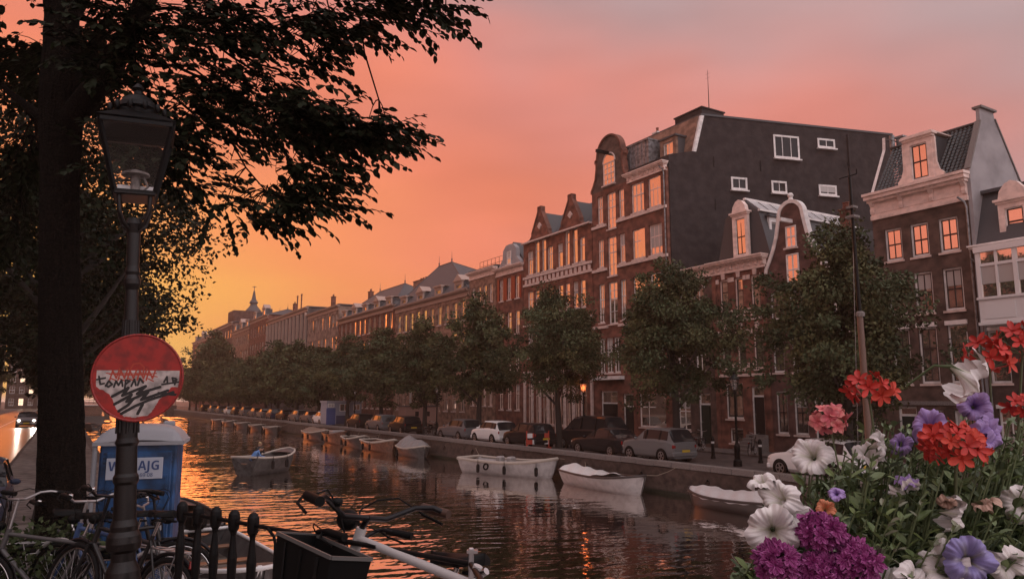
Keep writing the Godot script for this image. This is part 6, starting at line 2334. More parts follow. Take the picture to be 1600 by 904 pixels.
	var sg := thing("no_entry_sign", "round red no entry sign with graffiti over its white bar", "road sign", Transform3D(Basis.looking_at(-look, Vector3.UP), Vector3(-2.345, 4.520, -4.655)).scaled_local(Vector3.ONE * 0.91))
	b = Builder.new()
	var poly := PackedVector2Array()
	for k in 48:
		poly.append(Vector2(cos(TAU * k / 48), sin(TAU * k / 48)) * 0.298)
	b.prism(poly, -0.018, 0.0)
	obj("plate", b, materials.silver_paint, sg)
	obj("face", disc(0.292, 48, 0.003), mat("sign_face", Color(1, 1, 1), 0.4, {"albedo_texture": sign_picture()}), sg)
	b = Builder.new()
	b.ring(Vector3(0, 0, 0.0), Vector3.BACK, 0.294, 0.009, 48, 6)
	obj("rim", b, materials.sign_red, sg)
	for yy in [-0.12, 0.12]:
		b = Builder.new()
		b.ring(Vector3(0, yy, -0.085), Vector3.UP, 0.062, 0.012, 20, 5)
		b.box(Vector3(0, yy, -0.03), Vector3(0.05, 0.03, 0.04))
		obj("clamp", b, materials.steel, sg)
	toilet()
	shrubs()


func disc(r: float, n: int, z: float) -> ArrayMesh:
	var v := PackedVector3Array()
	var m := PackedVector3Array()
	var uv := PackedVector2Array()
	for k in n:
		for a in [-1.0, TAU * (k + 1) / n, TAU * k / n]:
			var p := Vector2.ZERO if a < -0.5 else Vector2(cos(a), sin(a))
			v.append(Vector3(p.x * r, p.y * r, z)); m.append(Vector3.BACK); uv.append(Vector2(0.5 + p.x * 0.5, 0.5 - p.y * 0.5))
	var a := []
	a.resize(Mesh.ARRAY_MAX)
	a[Mesh.ARRAY_VERTEX] = v; a[Mesh.ARRAY_NORMAL] = m; a[Mesh.ARRAY_TEX_UV] = uv
	var mesh := ArrayMesh.new()
	mesh.add_surface_from_arrays(Mesh.PRIMITIVE_TRIANGLES, a)
	return mesh


func stroke(im: Image, pts: Array, r: float, c: Color, size: int) -> void:  # points from -1 to 1, y down
	for i in pts.size() - 1:
		var p: Vector2 = (pts[i] * 0.5 + Vector2(0.5, 0.5)) * size
		var q: Vector2 = (pts[i + 1] * 0.5 + Vector2(0.5, 0.5)) * size
		var n := int(p.distance_to(q) / maxf(r * 0.5, 0.5)) + 1
		for k in n + 1:
			var o := p.lerp(q, float(k) / n)
			im.fill_rect(Rect2i(int(o.x - r), int(o.y - r * 0.8), int(r * 2), int(r * 1.7)), c)
			im.fill_rect(Rect2i(int(o.x - r * 0.7), int(o.y - r), int(r * 1.4), int(r * 2)), c)


func sign_picture() -> Texture2D:
	var size := 512
	var im := Image.create(size, size, false, Image.FORMAT_RGB8)
	var red := Color(0.60, 0.11, 0.08)
	var white := Color(0.72, 0.67, 0.65)
	var torn := PackedVector2Array([Vector2(-0.90, -0.17), Vector2(0.93, -0.17), Vector2(0.93, 0.20), Vector2(0.74, 0.22), Vector2(0.66, 0.40), Vector2(0.50, 0.52), Vector2(0.42, 0.74), Vector2(0.30, 0.86), Vector2(0.0, 0.93), Vector2(-0.24, 0.90), Vector2(-0.44, 0.72), Vector2(-0.52, 0.50), Vector2(-0.68, 0.30), Vector2(-0.82, 0.26), Vector2(-0.90, 0.2)])
	var f := FastNoiseLite.new()
	f.frequency = 0.012
	f.fractal_octaves = 4
	for j in size:
		for i in size:
			var p := Vector2(i, j) / size * 2.0 - Vector2.ONE
			var n := f.get_noise_2d(i, j)
			var inside := Geometry2D.is_point_in_polygon(p + Vector2(n, f.get_noise_2d(j + 900, i)) * 0.05 * smoothstep(0.05, 0.3, p.y), torn)
			var c := white if inside else red
			c = c.darkened(clampf(0.10 + n * 0.35, 0, 0.5)) if inside else c.darkened(clampf(n * 0.3 + 0.08, 0, 0.3))
			im.set_pixel(i, j, c)
	var scrawl := Color(0.62, 0.20, 0.12)
	for q in [[-0.60, 0], [-0.42, 1], [-0.22, 2], [0.0, 3], [0.2, 1]]:  # red spray letters over the top of the bar
		var x: float = q[0]
		stroke(im, [Vector2(x, 0.06), Vector2(x + 0.05, -0.16), Vector2(x + 0.14, 0.02), Vector2(x + 0.2, -0.2)], 4.0, scrawl, size)
		stroke(im, [Vector2(x - 0.02, -0.08), Vector2(x + 0.22, -0.10)], 3.0, scrawl, size)
		stroke(im, [Vector2(x + 0.03, 0.02), Vector2(x + 0.16, 0.08)], 3.0, scrawl, size)
	stroke(im, [Vector2(-0.16, -0.2), Vector2(-0.1, -0.32), Vector2(0.04, -0.34), Vector2(0.14, -0.24), Vector2(0.12, -0.08)], 4.0, scrawl, size)
	stroke(im, [Vector2(-0.68, -0.1), Vector2(-0.3, -0.05), Vector2(0.2, -0.07), Vector2(0.44, -0.02)], 3.0, scrawl, size)
	var k := Color(0.055, 0.05, 0.05)
	# a black felt pen tag, then broad slanting scrawls
	for s in [
		[Vector2(-0.84, -0.02), Vector2(-0.80, 0.16), Vector2(-0.72, 0.14)], [Vector2(-0.88, 0.05), Vector2(-0.70, 0.01)], [Vector2(-0.68, 0.20), Vector2(-0.62, 0.08), Vector2(-0.54, 0.16), Vector2(-0.62, 0.22), Vector2(-0.68, 0.18)],
		[Vector2(-0.5, 0.22), Vector2(-0.46, 0.08), Vector2(-0.4, 0.18), Vector2(-0.34, 0.06), Vector2(-0.31, 0.2)], [Vector2(-0.26, 0.26), Vector2(-0.25, 0.06), Vector2(-0.16, 0.08), Vector2(-0.25, 0.16)],
		[Vector2(-0.12, 0.2), Vector2(-0.06, 0.04), Vector2(-0.02, 0.18)], [Vector2(0.02, 0.18), Vector2(0.06, 0.02), Vector2(0.14, 0.12)],
		[Vector2(0.60, 0.10), Vector2(0.66, -0.02), Vector2(0.68, 0.14)], [Vector2(0.86, 0.02), Vector2(0.78, 0.0), Vector2(0.80, 0.08), Vector2(0.88, 0.04), Vector2(0.84, 0.16)], [Vector2(0.56, 0.16), Vector2(0.92, 0.10)],
	]:
		stroke(im, s, 5.0, k, size)
	for s in [
		[Vector2(-0.52, 0.44), Vector2(-0.18, 0.24), Vector2(-0.30, 0.42), Vector2(0.20, 0.20), Vector2(0.02, 0.38), Vector2(0.52, 0.22)], [Vector2(-0.46, 0.62), Vector2(-0.1, 0.40), Vector2(-0.2, 0.56), Vector2(0.26, 0.34), Vector2(0.12, 0.52), Vector2(0.7, 0.30)],
		[Vector2(-0.36, 0.78), Vector2(-0.16, 0.64), Vector2(-0.06, 0.50)], [Vector2(-0.3, 0.84), Vector2(0.0, 0.66), Vector2(0.3, 0.52), Vector2(0.82, 0.34)], [Vector2(0.16, 0.62), Vector2(0.06, 0.84)], [Vector2(0.5, 0.36), Vector2(0.88, 0.40)],
	]:
		stroke(im, s, 7.5, k, size)
	return ImageTexture.create_from_image(im)


func letters(text: String, height: float, depth := 0.004, bold := true) -> Mesh:
	var m := TextMesh.new()
	var f := SystemFont.new()
	f.font_names = PackedStringArray(["Droid Sans"])
	f.font_weight = 700 if bold else 400
	m.font = f
	m.text = text
	m.font_size = 64
	m.pixel_size = height / 46.0
	m.depth = depth
	return m


func toilet() -> void:
	var y := quay_height(10.3)
	var out := Vector3(4.43, 0, 9.5).normalized()
	var basis := Basis.looking_at(-out, Vector3.UP) * Basis(Vector3.UP, -0.10)
	var t := thing("toilet_cabin", "blue plastic portable toilet with pale roof behind the lamp post", "portable toilet", Transform3D(basis, Vector3(-4.60, y, -9.42)).scaled_local(Vector3(0.84, 0.885, 0.84)))
	var blue := mat("toilet_blue", Color(0.018, 0.080, 0.215), 0.45, {"grain": [shared.blotch, 0.6]})
	var pale := mat("toilet_pale", Color(0.28, 0.28, 0.30), 0.5)
	var b := Builder.new()
	b.soft_box(Vector3(0, 1.05, 0), Vector3(1.0, 2.06, 1.0), 0.03)
	obj("body", b, blue, t)
	b = Builder.new()
	b.soft_box(Vector3(0.02, 1.03, 0.55), Vector3(0.84, 1.86, 0.05), 0.015)
	b.span(-0.36, 0.40, 1.62, 1.65, 0.575, 0.592); b.span(-0.36, 0.40, 1.22, 1.25, 0.575, 0.592)
	b.span(-0.36, -0.33, 0.2, 1.65, 0.575, 0.59); b.span(0.37, 0.40, 0.2, 1.65, 0.575, 0.59)
	obj("door", b, blue, t)
	b = Builder.new()
	b.soft_box(Vector3(-0.555, 1.05, 0.52), Vector3(0.06, 2.08, 0.07), 0.02)
	b.soft_box(Vector3(-0.555, 1.05, -0.52), Vector3(0.06, 2.08, 0.07), 0.02)
	obj("corner_post", b, pale, t)
	for k in 3:
		b = Builder.new()
		b.span(-0.44, 0.46, 1.80 + k * 0.06, 1.83 + k * 0.06, 0.54, 0.56)
		obj("vent_slot", b, mat("toilet_dark", Color(0.012, 0.03, 0.07), 0.6), t)
	b = Builder.new()
	b.grid(func(u: float, v: float) -> Vector3:
		var x := u * 2 - 1
		var z := 1 - v * 2
		var e := maxf(absf(x), absf(z))
		return Vector3(x * 0.585, 2.07 + 0.20 * (1.0 - pow(e, 5.0)) + 0.04 * (1 - x * x), z * 0.585), 14, 14)
	b.span(-0.585, 0.585, 2.04, 2.09, -0.585, 0.585)
	b.soft_box(Vector3(0.3, 2.30, -0.25), Vector3(0.16, 0.08, 0.16), 0.02)
	obj("roof", b, pale, t)
	b = Builder.new()
	b.soft_box(Vector3(-0.03, 1.74, 0.60), Vector3(0.72, 0.28, 0.016), 0.005)
	var plaque := obj("name_plate", b, mat("plaque_white", Color(0.40, 0.43, 0.50), 0.5), t)
	var ink := mat("plaque_ink", Color(0.03, 0.06, 0.17), 0.5)
	var w := obj("lettering", letters("W", 0.12), ink, plaque)
	w.position = Vector3(-0.285, 1.775, 0.611)
	w = obj("lettering", letters("V AJG", 0.12), ink, plaque)
	w.position = Vector3(0.08, 1.775, 0.611)
	w = obj("lettering", letters("0172 - 50 69 08", 0.05, 0.004, false), ink, plaque)
	w.position = Vector3(-0.03, 1.655, 0.611)
	b = Builder.new()
	b.soft_box(Vector3(0.34, 1.0, 0.60), Vector3(0.05, 0.16, 0.04), 0.012)
	obj("latch", b, pale, t)
	b = Builder.new()
	b.span(-0.6, 0.6, 0.0, 0.05, -0.6, 0.6)
	obj("skid", b, materials.black_plastic, t)


func shrubs() -> void:
	# weeds and ivy round the foot of the big tree
	var spots := [[Vector3(-4.75, 0, -6.7), 0.5, "dark leafy weeds at the foot of the big trunk, left clump"], [Vector3(-4.3, 0, -6.75), 0.55, "dark leafy weeds at the foot of the big trunk, middle clump"], [Vector3(-3.95, 0, -6.6), 0.45, "dark leafy weeds at the foot of the big trunk, right clump"], [Vector3(-5.1, 0, -6.6), 0.5, "dark leafy weeds at the left edge beside the big trunk"]]
	for i in spots.size():
		var q: Array = spots[i]
		var p: Vector3 = q[0]
		p.y = quay_height(p.dot(ALONG)) + 0.0
		var t := thing("weed_clump", q[2], "weeds", Transform3D(Basis.IDENTITY, p), "weeds round the big tree")
		var b := Builder.new()
		b.use_tint = true
		var r := RandomNumberGenerator.new()
		r.seed = 300 + i
		for k in 1500:
			var a := r.randf() * TAU
			var d = sqrt(r.randf()) * q[1]
			var h = r.randf() * (0.95 - d * 0.5)
			var o := Vector3(cos(a) * d, h + 0.05, sin(a) * d)
			var dir := (Vector3(cos(a), r.randf_range(-0.2, 0.9), sin(a)) + spot_in_ball(r)).normalized()
			var side := dir.cross(spot_in_ball(r)).normalized()
			var l := r.randf_range(0.04, 0.085)
			var v := r.randf_range(0.6, 1.5)
			b.tint = Color(0.045 * v, 0.058 * v, 0.026 * v)
			b.tri(o, o + dir * l * 0.5 + side * l * 0.28, o + dir * l)
			b.tri(o, o + dir * l, o + dir * l * 0.5 - side * l * 0.28)
		var f := obj("foliage", b, materials.leaf, t)
		f.set_meta("kind", "stuff")
		b = Builder.new()
		for k in 14:
			var a := TAU * k / 14
			limb(b, Vector3(cos(a) * 0.1, 0, sin(a) * 0.1), Vector3(cos(a) * q[1] * 0.7, 0.5, sin(a) * q[1] * 0.7), 0.006, 0.003, 0.08, 4, 4)
		obj("stem", b, materials.far_bark, t)


# ------------------------------------------------------------------ the railing
func railing() -> void:
	var t := thing("iron_railing", "black cast iron railing with round headed posts beside the blue toilet", "railing")
	var b := Builder.new()
	b.lathe([Vector2(0.045, 0), Vector2(0.045, 0.06), Vector2(0.028, 0.09), Vector2(0.023, 0.34), Vector2(0.036, 0.37), Vector2(0.038, 0.40), Vector2(0.024, 0.43), Vector2(0.018, 0.50), Vector2(0.024, 0.66), Vector2(0.026, 0.74), Vector2(0.017, 0.82), Vector2(0.014, 0.86), Vector2(0.018, 0.88), Vector2(0.028, 0.895), Vector2(0.031, 0.92), Vector2(0.032, 0.955), Vector2(0.030, 0.975), Vector2(0.022, 0.99), Vector2(0.012, 1.0), Vector2(0, 1.002)], 14)
	var post := b.done()
	var a := Vector3(-1.98, 0, -4.58)
	var e := Vector3(-0.17, 0, -3.20)
	var f := Vector3(0.22, 0, -1.12)
	var g := f + ACROSS * 6.0
	var mid := a.lerp(e, 0.40)
	var legs := [[a, mid, 0.152, false], [mid, e, 5.0, true], [e, f, 5.0, true], [f, g, 0.24, true]]
	var foot := func(p: Vector3) -> Vector3: return Vector3(p.x, 2.78, p.z)
	for leg in legs:
		var p: Vector3 = leg[0]
		var q: Vector3 = leg[1]
		var n := int(p.distance_to(q) / leg[2])
		for k in n:
			if leg[3] and k == 0:
				continue
			var at := p.lerp(q, float(k) / n)
			var o := obj("post", post, materials.iron, t)
			o.transform = Transform3D(Basis.IDENTITY, foot.call(at))
		b = Builder.new()
		b.tube([foot.call(p) + Vector3(0, 0.935, 0), foot.call(q) + Vector3(0, 0.935, 0)], 0.012, 8)
		obj("top_rail", b, materials.iron, t)
		b = Builder.new()
		b.bar(foot.call(p) + Vector3(0, 0.16, 0), foot.call(q) + Vector3(0, 0.16, 0), 0.03, 0.02)
		obj("bottom_rail", b, materials.iron, t)
	b = Builder.new()
	b.soft_box(foot.call(e) + Vector3(0, 0.50, 0), Vector3(0.022, 1.0, 0.022), 0.004)
	b.box(foot.call(e) + Vector3(0.005, 0.985, 0), Vector3(0.045, 0.012, 0.03))
	obj("end_post", b, materials.steel, t)
	# the thin hoop between the last posts in view
	b = Builder.new()
	var h0: Vector3 = foot.call(a.lerp(e, 0.41))
	var h1: Vector3 = foot.call(a.lerp(e, 0.44))
	b.tube([h0 + Vector3(0, 0.5, 0), h0 + Vector3(0, 0.86, 0), h0 + Vector3(-0.01, 0.9, 0), h0 + Vector3(-0.04, 0.94, 0.01)], 0.008, 6)
	b.tube([h1 + Vector3(0, 0.5, 0), h1 + Vector3(0, 0.94, 0)], 0.008, 6)
	obj("hoop", b, materials.iron, t)


# ------------------------------------------------------------------ bicycles; x forwards, y up, origin on the ground between the wheels
func make_bicycle(called: String, label: String, frame: Material, o := {}) -> Node3D:
	var t := thing(called, label, "bicycle", Transform3D.IDENTITY, o.get("group", "bicycles parked on the near quay"))
	var R := 0.345
	var wb := 0.56
	var rear := Vector3(-wb, R, 0)
	var front := Vector3(wb, R, 0)
	var crank := Vector3(-0.10, 0.29, 0)
	var seat := Vector3(-0.30, 0.82, 0)
	var head := Vector3(0.36, 0.86, 0)
	var neck := Vector3(0.40, 0.70, 0)
	for c in [rear, front]:
		var w := sub(t, "wheel", Transform3D(Basis(Vector3.RIGHT, PI / 2), c))
		if not shared.has("bike_tyre"):
			var q := Builder.new()
			q.ring(Vector3.ZERO, Vector3.UP, R - 0.02, 0.021, 40, 8)
			shared["bike_tyre"] = q.done()
			q = Builder.new()
			q.ring(Vector3.ZERO, Vector3.UP, R - 0.045, 0.012, 40, 6)
			shared["bike_rim"] = q.done()
			q = Builder.new()
			for k in 28:
				var a := TAU * k / 28
				var s := 1.0 if k % 2 else -1.0
				q.tube([Vector3(cos(a + 0.5 * s) * 0.02, 0.025 * s, sin(a + 0.5 * s) * 0.02), Vector3(cos(a), 0, sin(a)) * (R - 0.05)], 0.0022, 3, false)
			q.tube([Vector3(0, -0.045, 0), Vector3(0, 0.045, 0)], 0.02, 8)
			shared["bike_spokes"] = q.done()
		obj("tyre", shared.bike_tyre, materials.rubber, w)
		obj("rim", shared.bike_rim, materials.chrome, w)
		obj("spokes", shared.bike_spokes, materials.steel, w)
	var b := Builder.new()
	for q in [[head + Vector3(0.02, -0.04, 0), seat + Vector3(0.02, -0.06, 0), 0.016], [neck, crank, 0.018], [seat, crank, 0.016], [head, neck, 0.021]]:
		b.tube([q[0], q[1]], q[2], 10)
	for s in [1.0, -1.0]:
		b.tube([seat + Vector3(0, -0.04, 0.015 * s), rear + Vector3(0, 0, 0.05 * s)], 0.009, 7)
		b.tube([crank + Vector3(0, 0, 0.025 * s), rear + Vector3(0, 0, 0.05 * s)], 0.010, 7)
	obj("frame", b, frame, t)
	b = Builder.new()
	for s in [1.0, -1.0]:
		b.tube([neck + Vector3(0.0, -0.01, 0.04 * s), neck + Vector3(0.06, -0.18, 0.045 * s), front + Vector3(0, 0, 0.05 * s)], [0.013, 0.012, 0.008], 7)
	b.tube([neck + Vector3(0, 0, -0.045), neck + Vector3(0, 0, 0.045)], 0.014, 7)
	obj("fork", b, frame, t)
	var top: float = o.get("bars", 1.12)
	b = Builder.new()
	b.tube([head, head + Vector3(-0.03, top - head.y - 0.05, 0)], 0.012, 8)
	var st := Vector3(head.x - 0.03, top - 0.05, 0)
	var bw: float = o.get("bar_width", 0.31)
	var sweep: float = o.get("sweep", 0.20)
	for s in [1.0, -1.0]:
		b.tube([st, st + Vector3(0.02, 0.0, 0.10 * s), st + Vector3(-0.02, 0.055, 0.21 * s), st + Vector3(-0.07, 0.065, (bw - 0.04) * s), st + Vector3(-sweep, 0.05, bw * s)], 0.0115, 8)
	obj("handlebar", b, o.get("bar_paint", materials.steel), t)
	for s in [1.0, -1.0]:
		b = Builder.new()
		b.tube([st + Vector3(-sweep + 0.115, 0.06, (bw - 0.025) * s), st + Vector3(-sweep - 0.02, 0.048, (bw + 0.003) * s)], 0.0185, 9)
		obj("grip", b, o.get("grips", materials.black_plastic), t)
		b = Builder.new()
		b.tube([st + Vector3(-sweep + 0.16, 0.06, (bw - 0.04) * s), st + Vector3(-sweep + 0.13, 0.03, bw * s), st + Vector3(-sweep + 0.03, 0.005, (bw + 0.02) * s)], 0.006, 6)
		obj("brake_lever", b, materials.black_plastic, t)
	for s in [1.0, -1.0]:
		b = Builder.new()
		b.tube([st + Vector3(-sweep + 0.15, 0.055, (bw - 0.05) * s), st + Vector3(0.05, 0.085, 0.17 * s), st + Vector3(0.11, 0.065, 0.11 * s), st + Vector3(0.13, 0.02, 0.05 * s), st + Vector3(0.07, -0.12, 0.02 * s), neck + Vector3(0.03, 0.0, 0.03 * s)], 0.0035, 5)
		obj("brake_cable", b, materials.rubber, t)
	b = Builder.new()
	b.ball(st + Vector3(-0.01, 0.048, -0.16), Vector3(0.022, 0.018, 0.022), 12, 8)
	obj("bell", b, o.get("bell", materials.chrome), t)
	b = Builder.new()
	b.ball(head + Vector3(0.10, 0.02, 0), Vector3(0.055, 0.042, 0.042), 12, 8)
	obj("lamp", b, materials.black_plastic, t)
	b = Builder.new()
	b.tube([seat + Vector3(0.02, -0.05, 0), seat + Vector3(-0.04, o.get("saddle_rise", 0.13) - 0.01, 0)], 0.012, 8)
	obj("seat_post", b, materials.chrome, t)
	b = Builder.new()
	var sa := seat + Vector3(-0.04, o.get("saddle_rise", 0.13), 0)
	b.grid(func(u: float, v: float) -> Vector3:
		var x := lerpf(-0.14, 0.15, u)
		var w := lerpf(0.105, 0.028, smoothstep(0.25, 0.75, u)) * sqrt(maxf(1.0 - pow(absf(u * 2 - 1), 6.0), 0.0))
		var a := PI * (1.0 - v * 2.0) * 0.55
		return sa + Vector3(x, 0.045 * cos(a) + 0.02 * pow(1 - u, 2.0), w * sin(a)), 14, 10)
	b.ring(sa + Vector3(-0.09, -0.02, 0.05), Vector3.UP, 0.02, 0.008, 10, 5); b.ring(sa + Vector3(-0.09, -0.02, -0.05), Vector3.UP, 0.02, 0.008, 10, 5)
	if o.get("has_saddle", true):
		obj("saddle", b, o.get("saddle", materials.black_plastic), t)
	for q in [[rear, 0.15, 2.5], [front, 0.7, 2.2]]:
		b = Builder.new()
		b.ring(q[0], Vector3.BACK, R + 0.022, 0.017, 24, 6, q[1], q[1] + q[2])
		var mg := obj("mudguard", b, o.get("guards", materials.black_paint), t)
	b = Builder.new()
	b.soft_box((crank + rear) * 0.5 + Vector3(0.02, 0.03, 0.06), Vector3(0.56, 0.16, 0.03), 0.014, Basis(Vector3.BACK, -0.12))
	obj("chain_case", b, materials.black_plastic, t)
	b = Builder.new()
	b.ring(crank + Vector3(0, 0, 0.035), Vector3.BACK, 0.085, 0.005, 20, 4)
	for s in [1.0, -1.0]:
		b.tube([crank + Vector3(0, 0, 0.06 * s), crank + Vector3(0.12 * s, -0.11, 0.07 * s), crank + Vector3(0.12 * s, -0.11, 0.17 * s)], 0.009, 6)
		b.soft_box(crank + Vector3(0.12 * s, -0.11, 0.13 * s), Vector3(0.09, 0.025, 0.075), 0.006)
	obj("crank", b, materials.steel, t)
	b = Builder.new()
	for s in [1.0, -1.0]:
		b.tube([seat + Vector3(-0.03, -0.08, 0.02 * s), Vector3(-wb + 0.1, 0.735, 0.055 * s), Vector3(-wb - 0.22, 0.735, 0.055 * s)], 0.006, 5)
		b.tube([Vector3(-wb - 0.1, 0.735, 0.055 * s), rear + Vector3(0, 0, 0.06 * s)], 0.005, 5)
	for k in 4:
		b.tube([Vector3(-wb + 0.08 - k * 0.1, 0.735, -0.055), Vector3(-wb + 0.08 - k * 0.1, 0.735, 0.055)], 0.005, 5)
	obj("rack", b, materials.steel, t)
	b = Builder.new()
	b.soft_box(Vector3(-wb - 0.24, 0.66, 0), Vector3(0.03, 0.06, 0.07), 0.01)
	obj("rear_light", b, materials.tail_lamp, t)
	b = Builder.new()
	b.tube([crank + Vector3(-0.04, -0.02, -0.06), Vector3(-0.22, 0.01, -0.16)], 0.009, 6)
	obj("stand", b, materials.steel, t)
	return t


func set_bike(o: Node3D, at: Vector3, ahead: Vector3, tilt: float, turn := 0.0) -> void:
	var x := Vector3(ahead.x, 0, ahead.z).normalized()
	var z := x.cross(Vector3.UP)
	o.transform = Transform3D(Basis(x, Vector3.UP, z) * Basis(Vector3.RIGHT, tilt), at)


func bicycles() -> void:
	var white := mat("bike_white", Color(0.42, 0.40, 0.39), 0.28)
	var black := mat("bike_black", Color(0.014, 0.013, 0.013), 0.3)
	var blue := mat("bike_blue", Color(0.05, 0.09, 0.20), 0.3)
	var grey := mat("bike_grey", Color(0.07, 0.065, 0.065), 0.35)
	# the white framed bicycle with a black crate, leaning on the railing
	var t := make_bicycle("crate_bicycle", "white framed bicycle with a black crate in front, leaning on the railing", white, {"grips": materials.leather, "bar_paint": materials.black_paint, "bell": materials.black_plastic, "saddle_rise": 0.0, "has_saddle": false, "bars": 0.95, "bar_width": 0.30, "sweep": 0.10, "saddle": materials.black_plastic, "group": ""})
	t.remove_meta("group")
	var ahead := Vector3(-0.72, 0, -0.69)
	set_bike(t, Vector3(-0.53, 2.73, -3.22), ahead, 0.18)
	t.scale = Vector3.ONE * 1.24
	t.get_node("grip").material_override = materials.leather
	t.get_node("grip_001").material_override = materials.black_plastic
	var crate := sub(t, "crate", Transform3D(Basis.IDENTITY, Vector3(0.235, 0.475, -0.245)).scaled_local(Vector3(0.60, 0.86, 0.48)))
	var b := Builder.new()
	var lo := [Vector3(-0.25, 0, -0.13), Vector3(0.22, 0, -0.13), Vector3(0.22, 0, 0.13), Vector3(-0.25, 0, 0.13)]
	var hi := [Vector3(-0.31, 0.36, -0.17), Vector3(0.29, 0.40, -0.17), Vector3(0.29, 0.40, 0.17), Vector3(-0.31, 0.36, 0.17)]
	for k in 4:
		var m := (k + 1) % 4
		b.quad(lo[m], lo[k], hi[k], hi[m])
		b.quad(lo[k] * 0.97 + Vector3(0, 0.01, 0), lo[m] * 0.97 + Vector3(0, 0.01, 0), hi[m] * Vector3(0.96, 1, 0.94), hi[k] * Vector3(0.96, 1, 0.94))
	b.quad(lo[0], lo[1], lo[2], lo[3])
	obj("crate_side", b, materials.black_plastic, crate)
	b = Builder.new()
	for k in 4:
		b.bar(hi[k], hi[(k + 1) % 4], 0.022, 0.014)
	obj("crate_rim", b, mat("crate_edge", Color(0.10, 0.095, 0.09), 0.4), crate)
	for k in 3:
		b = Builder.new()
		b.bar(lo[0].lerp(lo[1], 0.2 + k * 0.3) + Vector3(0, 0.02, -0.008), hi[0].lerp(hi[1], 0.2 + k * 0.3) + Vector3(0, -0.02, -0.008), 0.02, 0.012)
		obj("crate_rib", b, materials.black_plastic, crate)
	var w := obj("lettering", letters("S W", 0.055, 0.003), materials.white_enamel, crate)
	w.transform = Transform3D(Basis(Vector3.UP, PI), Vector3(0.08, 0.15, -0.152))
	b = Builder.new()
	for s in [-0.15, 0.15]:
		b.tube([Vector3(-0.25, -0.01, s), Vector3(0.3, -0.01, s)], 0.008, 6)
	b.tube([Vector3(0.1, -0.01, 0.15), Vector3(0.2, -0.28, 0.36)], 0.008, 6)
	b.tube([Vector3(0.1, -0.01, 0.25), Vector3(0.0, 0.1, 0.3)], 0.008, 6)
	obj("carrier", b, materials.steel, crate)
	# bicycles behind it
	t = make_bicycle("parked_bicycle", "black bicycle standing between the crate bicycle and the railing", black, {"bars": 1.03, "bar_width": 0.24, "bar_paint": materials.black_paint, "bell": materials.black_plastic, "guards": mat("guard_grey", Color(0.12, 0.115, 0.115), 0.35)})
	set_bike(t, Vector3(-0.60, 2.73, -3.44), Vector3(-0.85, 0, -0.50), 0.14)
	# the bicycles round the lamp post; each a copy in its own paint
	var list := [
		[Vector3(-3.28, -0.22, -6.1), Vector3(-0.75, 0, -0.35), 0.10, blue, "bicycle with pale mudguard whose wheel shows right of the lamp post"],
		[Vector3(-3.55, 0, -6.75), Vector3(0.85, 0, -0.25), -0.08, black, "black bicycle in the heap left of the lamp post, nearest the toilet"],
		[Vector3(-3.75, 0, -6.10), Vector3(-0.9, 0, -0.1), 0.12, grey, "grey bicycle in the heap left of the lamp post"],
		[Vector3(-4.05, 0, -7.0), Vector3(-0.8, 0, -0.4), 0.06, grey, "grey bicycle between the big trunk and the toilet"],
		[Vector3(-4.15, 0, -7.9), Vector3(0.9, 0, -0.2), 0.1, black, "black bicycle half hidden behind the big trunk"],
		[Vector3(-4.75, 0, -6.15), Vector3(-0.7, 0, -0.6), 0.1, grey, "grey bicycle at the left edge before the trunk"],
		[Vector3(-5.6, 0, -7.4), Vector3(-0.3, 0, -0.9), -0.1, black, "black bicycle at the left edge behind the grey one"],
		[Vector3(-3.0, 0, -5.75), Vector3(-0.8, 0, -0.45), 0.16, black, "black bicycle leaning towards the lamp post, nearest the camera"],
	]
	for i in list.size():
		var q: Array = list[i]
		var p: Vector3 = q[0]
		p.y = quay_height(p.dot(ALONG)) + 0.01 
		var c := make_bicycle("parked_bicycle", q[4], q[3], {"bar_paint": materials.black_paint if i % 2 else materials.steel, "guards": white if i == 0 else materials.black_paint, "bars": 1.08 + 0.03 * (i % 3)})
		set_bike(c, p, q[1], q[2])
	# bicycles standing on the far quay
	var first := make_bicycle("far_bicycle", "black bicycle on the far quay, leaning at the tree by the silver car", black, {"group": "bicycles on the far quay"})
	set_bike(first, place(28.7, 25.6, STREET), ACROSS, 0.1)
	var where := [[29.4, 25.9, "second bicycle by the tree beside the silver car"], [30.9, 30.9, "bicycle at the house steps behind the silver car"], [31.7, 30.8, "second bicycle at the house steps behind the silver car"], [27.0, 30.7, "bicycle before the low cellar window near the dark street lamp"], [43.8, 25.6, "bicycle between the black hatchback and the white one"], [48.8, 25.8, "bicycle at the tree between the white hatchback and the dark estate"], [49.7, 25.6, "second bicycle at the tree between the white hatchback and the dark estate"], [55.2, 25.5, "bicycle left of the dark grey estate car"]]
	for i in where.size():
		var c := copy_of(first, where[i][2], Transform3D.IDENTITY)
		set_bike(c, place(where[i][0], where[i][1], STREET + (0.1 if where[i][1] > 30.0 else 0.0)), ACROSS * (1.0 if i % 2 else -0.6) + ALONG * 0.5, 0.08)


# ------------------------------------------------------------------ the big elm
func leaf_mesh() -> ArrayMesh:
	var b := Builder.new()
	leaf(b, Vector3.ZERO, Vector3.BACK, Vector3.UP, 1.0)
	return b.done()


